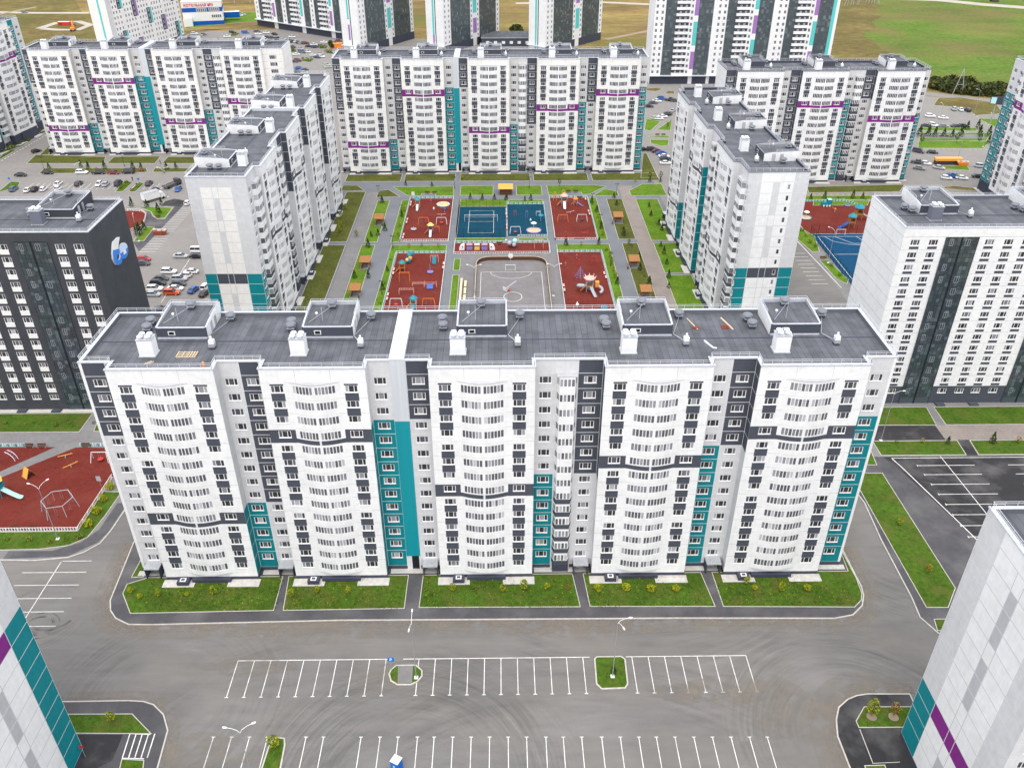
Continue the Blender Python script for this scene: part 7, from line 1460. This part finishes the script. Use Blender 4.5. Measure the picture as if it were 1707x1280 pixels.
# garden huts
def hut(x,y,label,z=.06):
    r=empty('gazebo',label,'gazebo',(x,y,z),0,'wooden gazebos of the courtyard'); B=MB()
    for a in(-1.3,1.3):
        for b in(-1.5,1.5): B.cyl(a,b,0,2.4 if b<0 else 2.9,.08,'wood',6)
    obj('posts',B,r); B=MB(); b=1.9; B.q([(-1.7,-b,2.45),(1.7,-b,2.45),(1.7,b,3.0),(-1.7,b,3.0)],'wood'); B.q([(-1.7,b,2.9),(1.7,b,2.9),(1.7,-b,2.35),(-1.7,-b,2.35)],'wood_dark'); B.q([(-1.7,-b,2.35),(1.7,-b,2.35),(1.7,-b,2.45),(-1.7,-b,2.45)],'wood_dark'); B.q([(1.7,-b,2.35),(1.7,b,2.9),(1.7,b,3.0),(1.7,-b,2.45)],'wood_dark'); B.q([(-1.7,b,2.9),(-1.7,-b,2.35),(-1.7,-b,2.45),(-1.7,b,3.0)],'wood_dark')
    for k in range(10): t=-1.6+k*.355; B.bar((t,-b,2.475),(t,b,3.025),.035,'wood_dark')
    obj('roof',B,r); B=MB(); B.box(-1.3,1.3,1.1,1.5,.4,.5,'wood_dark'); B.box(-1.3,1.3,1.45,1.52,.502,1.1,'wood'); B.box(-1.3,-.9,-1.4,1.09,.4,.5,'wood_dark'); obj('bench',B,r); B=MB(); B.box(-1.7,1.7,-1.9,1.9,-.03,.02,'pave'); obj('floor',B,r)
    B=MB(); B.cyl(1.2 if x<0 else -2.,-1.9,0,.7,.2,'pdark',8); obj('bin',B,r)
for (px,py,lab) in ((222,285,'top of the three on the left of the courtyard'),(152,505,'middle of the three on the left of the courtyard'),(100,648,'lowest of the three on the left of the courtyard'),(1432,275,'top of the three on the right of the courtyard'),(1512,500,'middle of the three on the right of the courtyard'),(1572,655,'lowest of the three on the right of the courtyard')): hut(*g('a',px,py),'wooden gazebo with brown slatted roof, '+lab)
x,y=1.6,303.6; r=empty('kiosk','kiosk with an orange front roof and grey back roof at the long walk','kiosk',(x,y,.05)); B=MB(); B.box(-2.2,2.2,-1,3.2,0,2.3,'wood_dark'); obj('body',B,r); B=MB(); B.q([(-2.7,-1.5,2.3),(2.7,-1.5,2.3),(2.7,.9,3.6),(-2.7,.9,3.6)],'yellow'); B.q([(-2.7,-1.5,2.22),(-2.7,.9,3.52),(2.7,.9,3.52),(2.7,-1.5,2.22)],'wood_dark'); B.q([(-2.7,.9,3.6),(2.7,.9,3.6),(2.7,3.8,2.5),(-2.7,3.8,2.5)],'pgray'); obj('roof',B,r)
def bench(x,y,rz,label,z=.05,m='wood_dark',group=None):
    r=empty('park_bench',label,'bench',(x,y,z),rz,group); B=MB(); B.box(-.9,.9,-.22,.22,.42,.48,m); obj('seat',B,r); B=MB(); B.box(-.9,.9,.2,.25,.55,.95,m); obj('backrest',B,r)
    for s in(-.75,.75): B=MB(); B.box(s-.04,s+.04,-.2,.24,0,.419,'pgray'); obj('leg',B,r)
BG='park benches'
for c,px,py,lab in (('nw',880,165,'left of the pair behind the upper left playground'),('nw',1030,165,'right of the pair behind the upper left playground'),('ne',450,205,'left of the pair behind the upper right playground'),('ne',565,205,'right of the pair behind the upper right playground'),('ne',625,300,'inside the back fence, upper right playground'),('bl',780,935,'behind the play train'),('pl',305,165,'left of two at the small red triangle'),('pl',430,165,'right of two at the small red triangle'),('pl',875,160,'alone beside the pale blue fence stub'),('pl',160,1005,'left one inside the long coloured fence'),('pl',330,1005,'right one inside the long coloured fence'),('l2',410,280,'on the lawn edge beside the parking bays'),('rs',255,690,'left of the pair on the pale walk under the wide tower'),('rs',325,690,'right of the pair on the pale walk under the wide tower'),('rr',440,702,'left one on the pale strip of the far right car park'),('rr',500,702,'right one on the pale strip of the far right car park'),('z8',330,900,'dark one beside the blue court hedge')): x,y=g(c,px,py); b_=bench(x,y,0,'dark wooden bench, '+lab,z=.2 if c=='pl' else .06,group=BG)
for c,pts,lab in (('nw',((552,355),(540,410),(478,700),(460,760),(402,1010),(385,1070)),'along the left fence, upper left playground'),('sw',((262,500),(252,565),(165,915),(150,985)),'along the left fence, lower left playground'),('sw',((1080,405),(1072,470)),'along the right fence, lower left playground'),('ne',((720,320),(770,510),(785,555)),'along the right fence, upper right playground'),('se',((1385,350),(1402,390)),'along the right fence, lower right playground'),('se',((972,475),(980,520)),'along the left fence, lower right playground'),('bl',((893,465),(898,510),(898,640),(900,685)),'between the two blue courts')):
    for i,(px,py) in enumerate(pts):
        x,y=g(c,px,py); r=empty('side_bench',f'small pale bench, {ORD[i]} from the top '+lab,'bench',(x,y,.09),0,'small pale benches'); B=MB(); B.box(-.25,.25,-.9,.9,.38,.45,'ppink'); obj('seat',B,r); B=MB(); B.box(-.2,.2,-.8,-.7,0,.379,'pdark'); obj('leg',B,r); B=MB(); B.box(-.2,.2,.7,.8,0,.379,'pdark'); obj('leg',B,r)
x,y=g('nw',597,250); r=empty('notice_board','white rules board behind the upper left playground','sign',(x,y,.05)); B=MB(); B.cyl(-.4,0,0,1.2,.04,'pgray',5); B.cyl(.4,0,0,1.2,.04,'pgray',5); obj('post',B,r); B=MB(); B.box(-.55,.55,-.05,.05,1.0,2.3,'pwhite'); obj('board',B,r)
x,y=g('a',645,640); r=empty('grandstand','pale stepped bench stand left of the sports pitch','stand',(x,y-6,.02)); B=MB(); B.box(-.9,-.3,0,14,0,1.2,'wood_pale'); obj('rear_wall',B,r)
for k in range(3): B=MB(); B.box(.2,.9,.5+k*4.6,4.4+k*4.6,.45,.6,'wood_pale'); B.box(.3,.8,.9+k*4.6,1.1+k*4.6,0,.448,'pdark'); B.box(.3,.8,3.8+k*4.6,4.0+k*4.6,0,.448,'pdark'); obj('seat',B,r)
# electricity poles on the field and the pipe bridge by the boiler house
for i,(px,py,lab) in enumerate(((1413,7,'leaning pole'),(1448,4,'braced pole'))): 
    for k in range(3): x,y=G(px+k*9,py+2); r=MB(); r.cyl(0,0,0,13,.18,'pgray',5,.1); r.bar((-2.5,0,0),(0,0,11),.12,'pgray'); o=obj('utility_pole',r,None,(x,y,0),R(20*k)); tag(o,f'braced utility pole at the top of the green slope, {ORD[i*3+k]} from the left','utility pole','utility poles on the slope')
r=empty('pipe_bridge','elevated silver pipe run behind the boiler house','pipe',(*G(352,8),0)); B=MB(); B.bar((0,0,4),(70,12,4),.7,'galv',8); B.bar((0,1.8,4),(70,13.8,4),.7,'galv',8); obj('pipe',B,r)
for k in range(6): B=MB(); B.cyl(6+k*12,1+k*2,0,3.6,.3,'pgray',6); obj('support',B,r)
B=MB(); 
for (px,py) in ((1600,148),(1592,150)): x,y=G(px,py); 
x,y=G(1596,158); r=empty('utility_pole','A-shaped timber pole in front of the thicket','utility pole',(x,y,0)); B=MB(); B.bar((-2.6,0,0),(0,0,13),.15,'pgray'); B.bar((2.6,0,0),(0,0,13),.15,'pgray'); B.bar((-1.5,0,5),(1.5,0,5),.1,'pgray'); obj('pole',B,r)
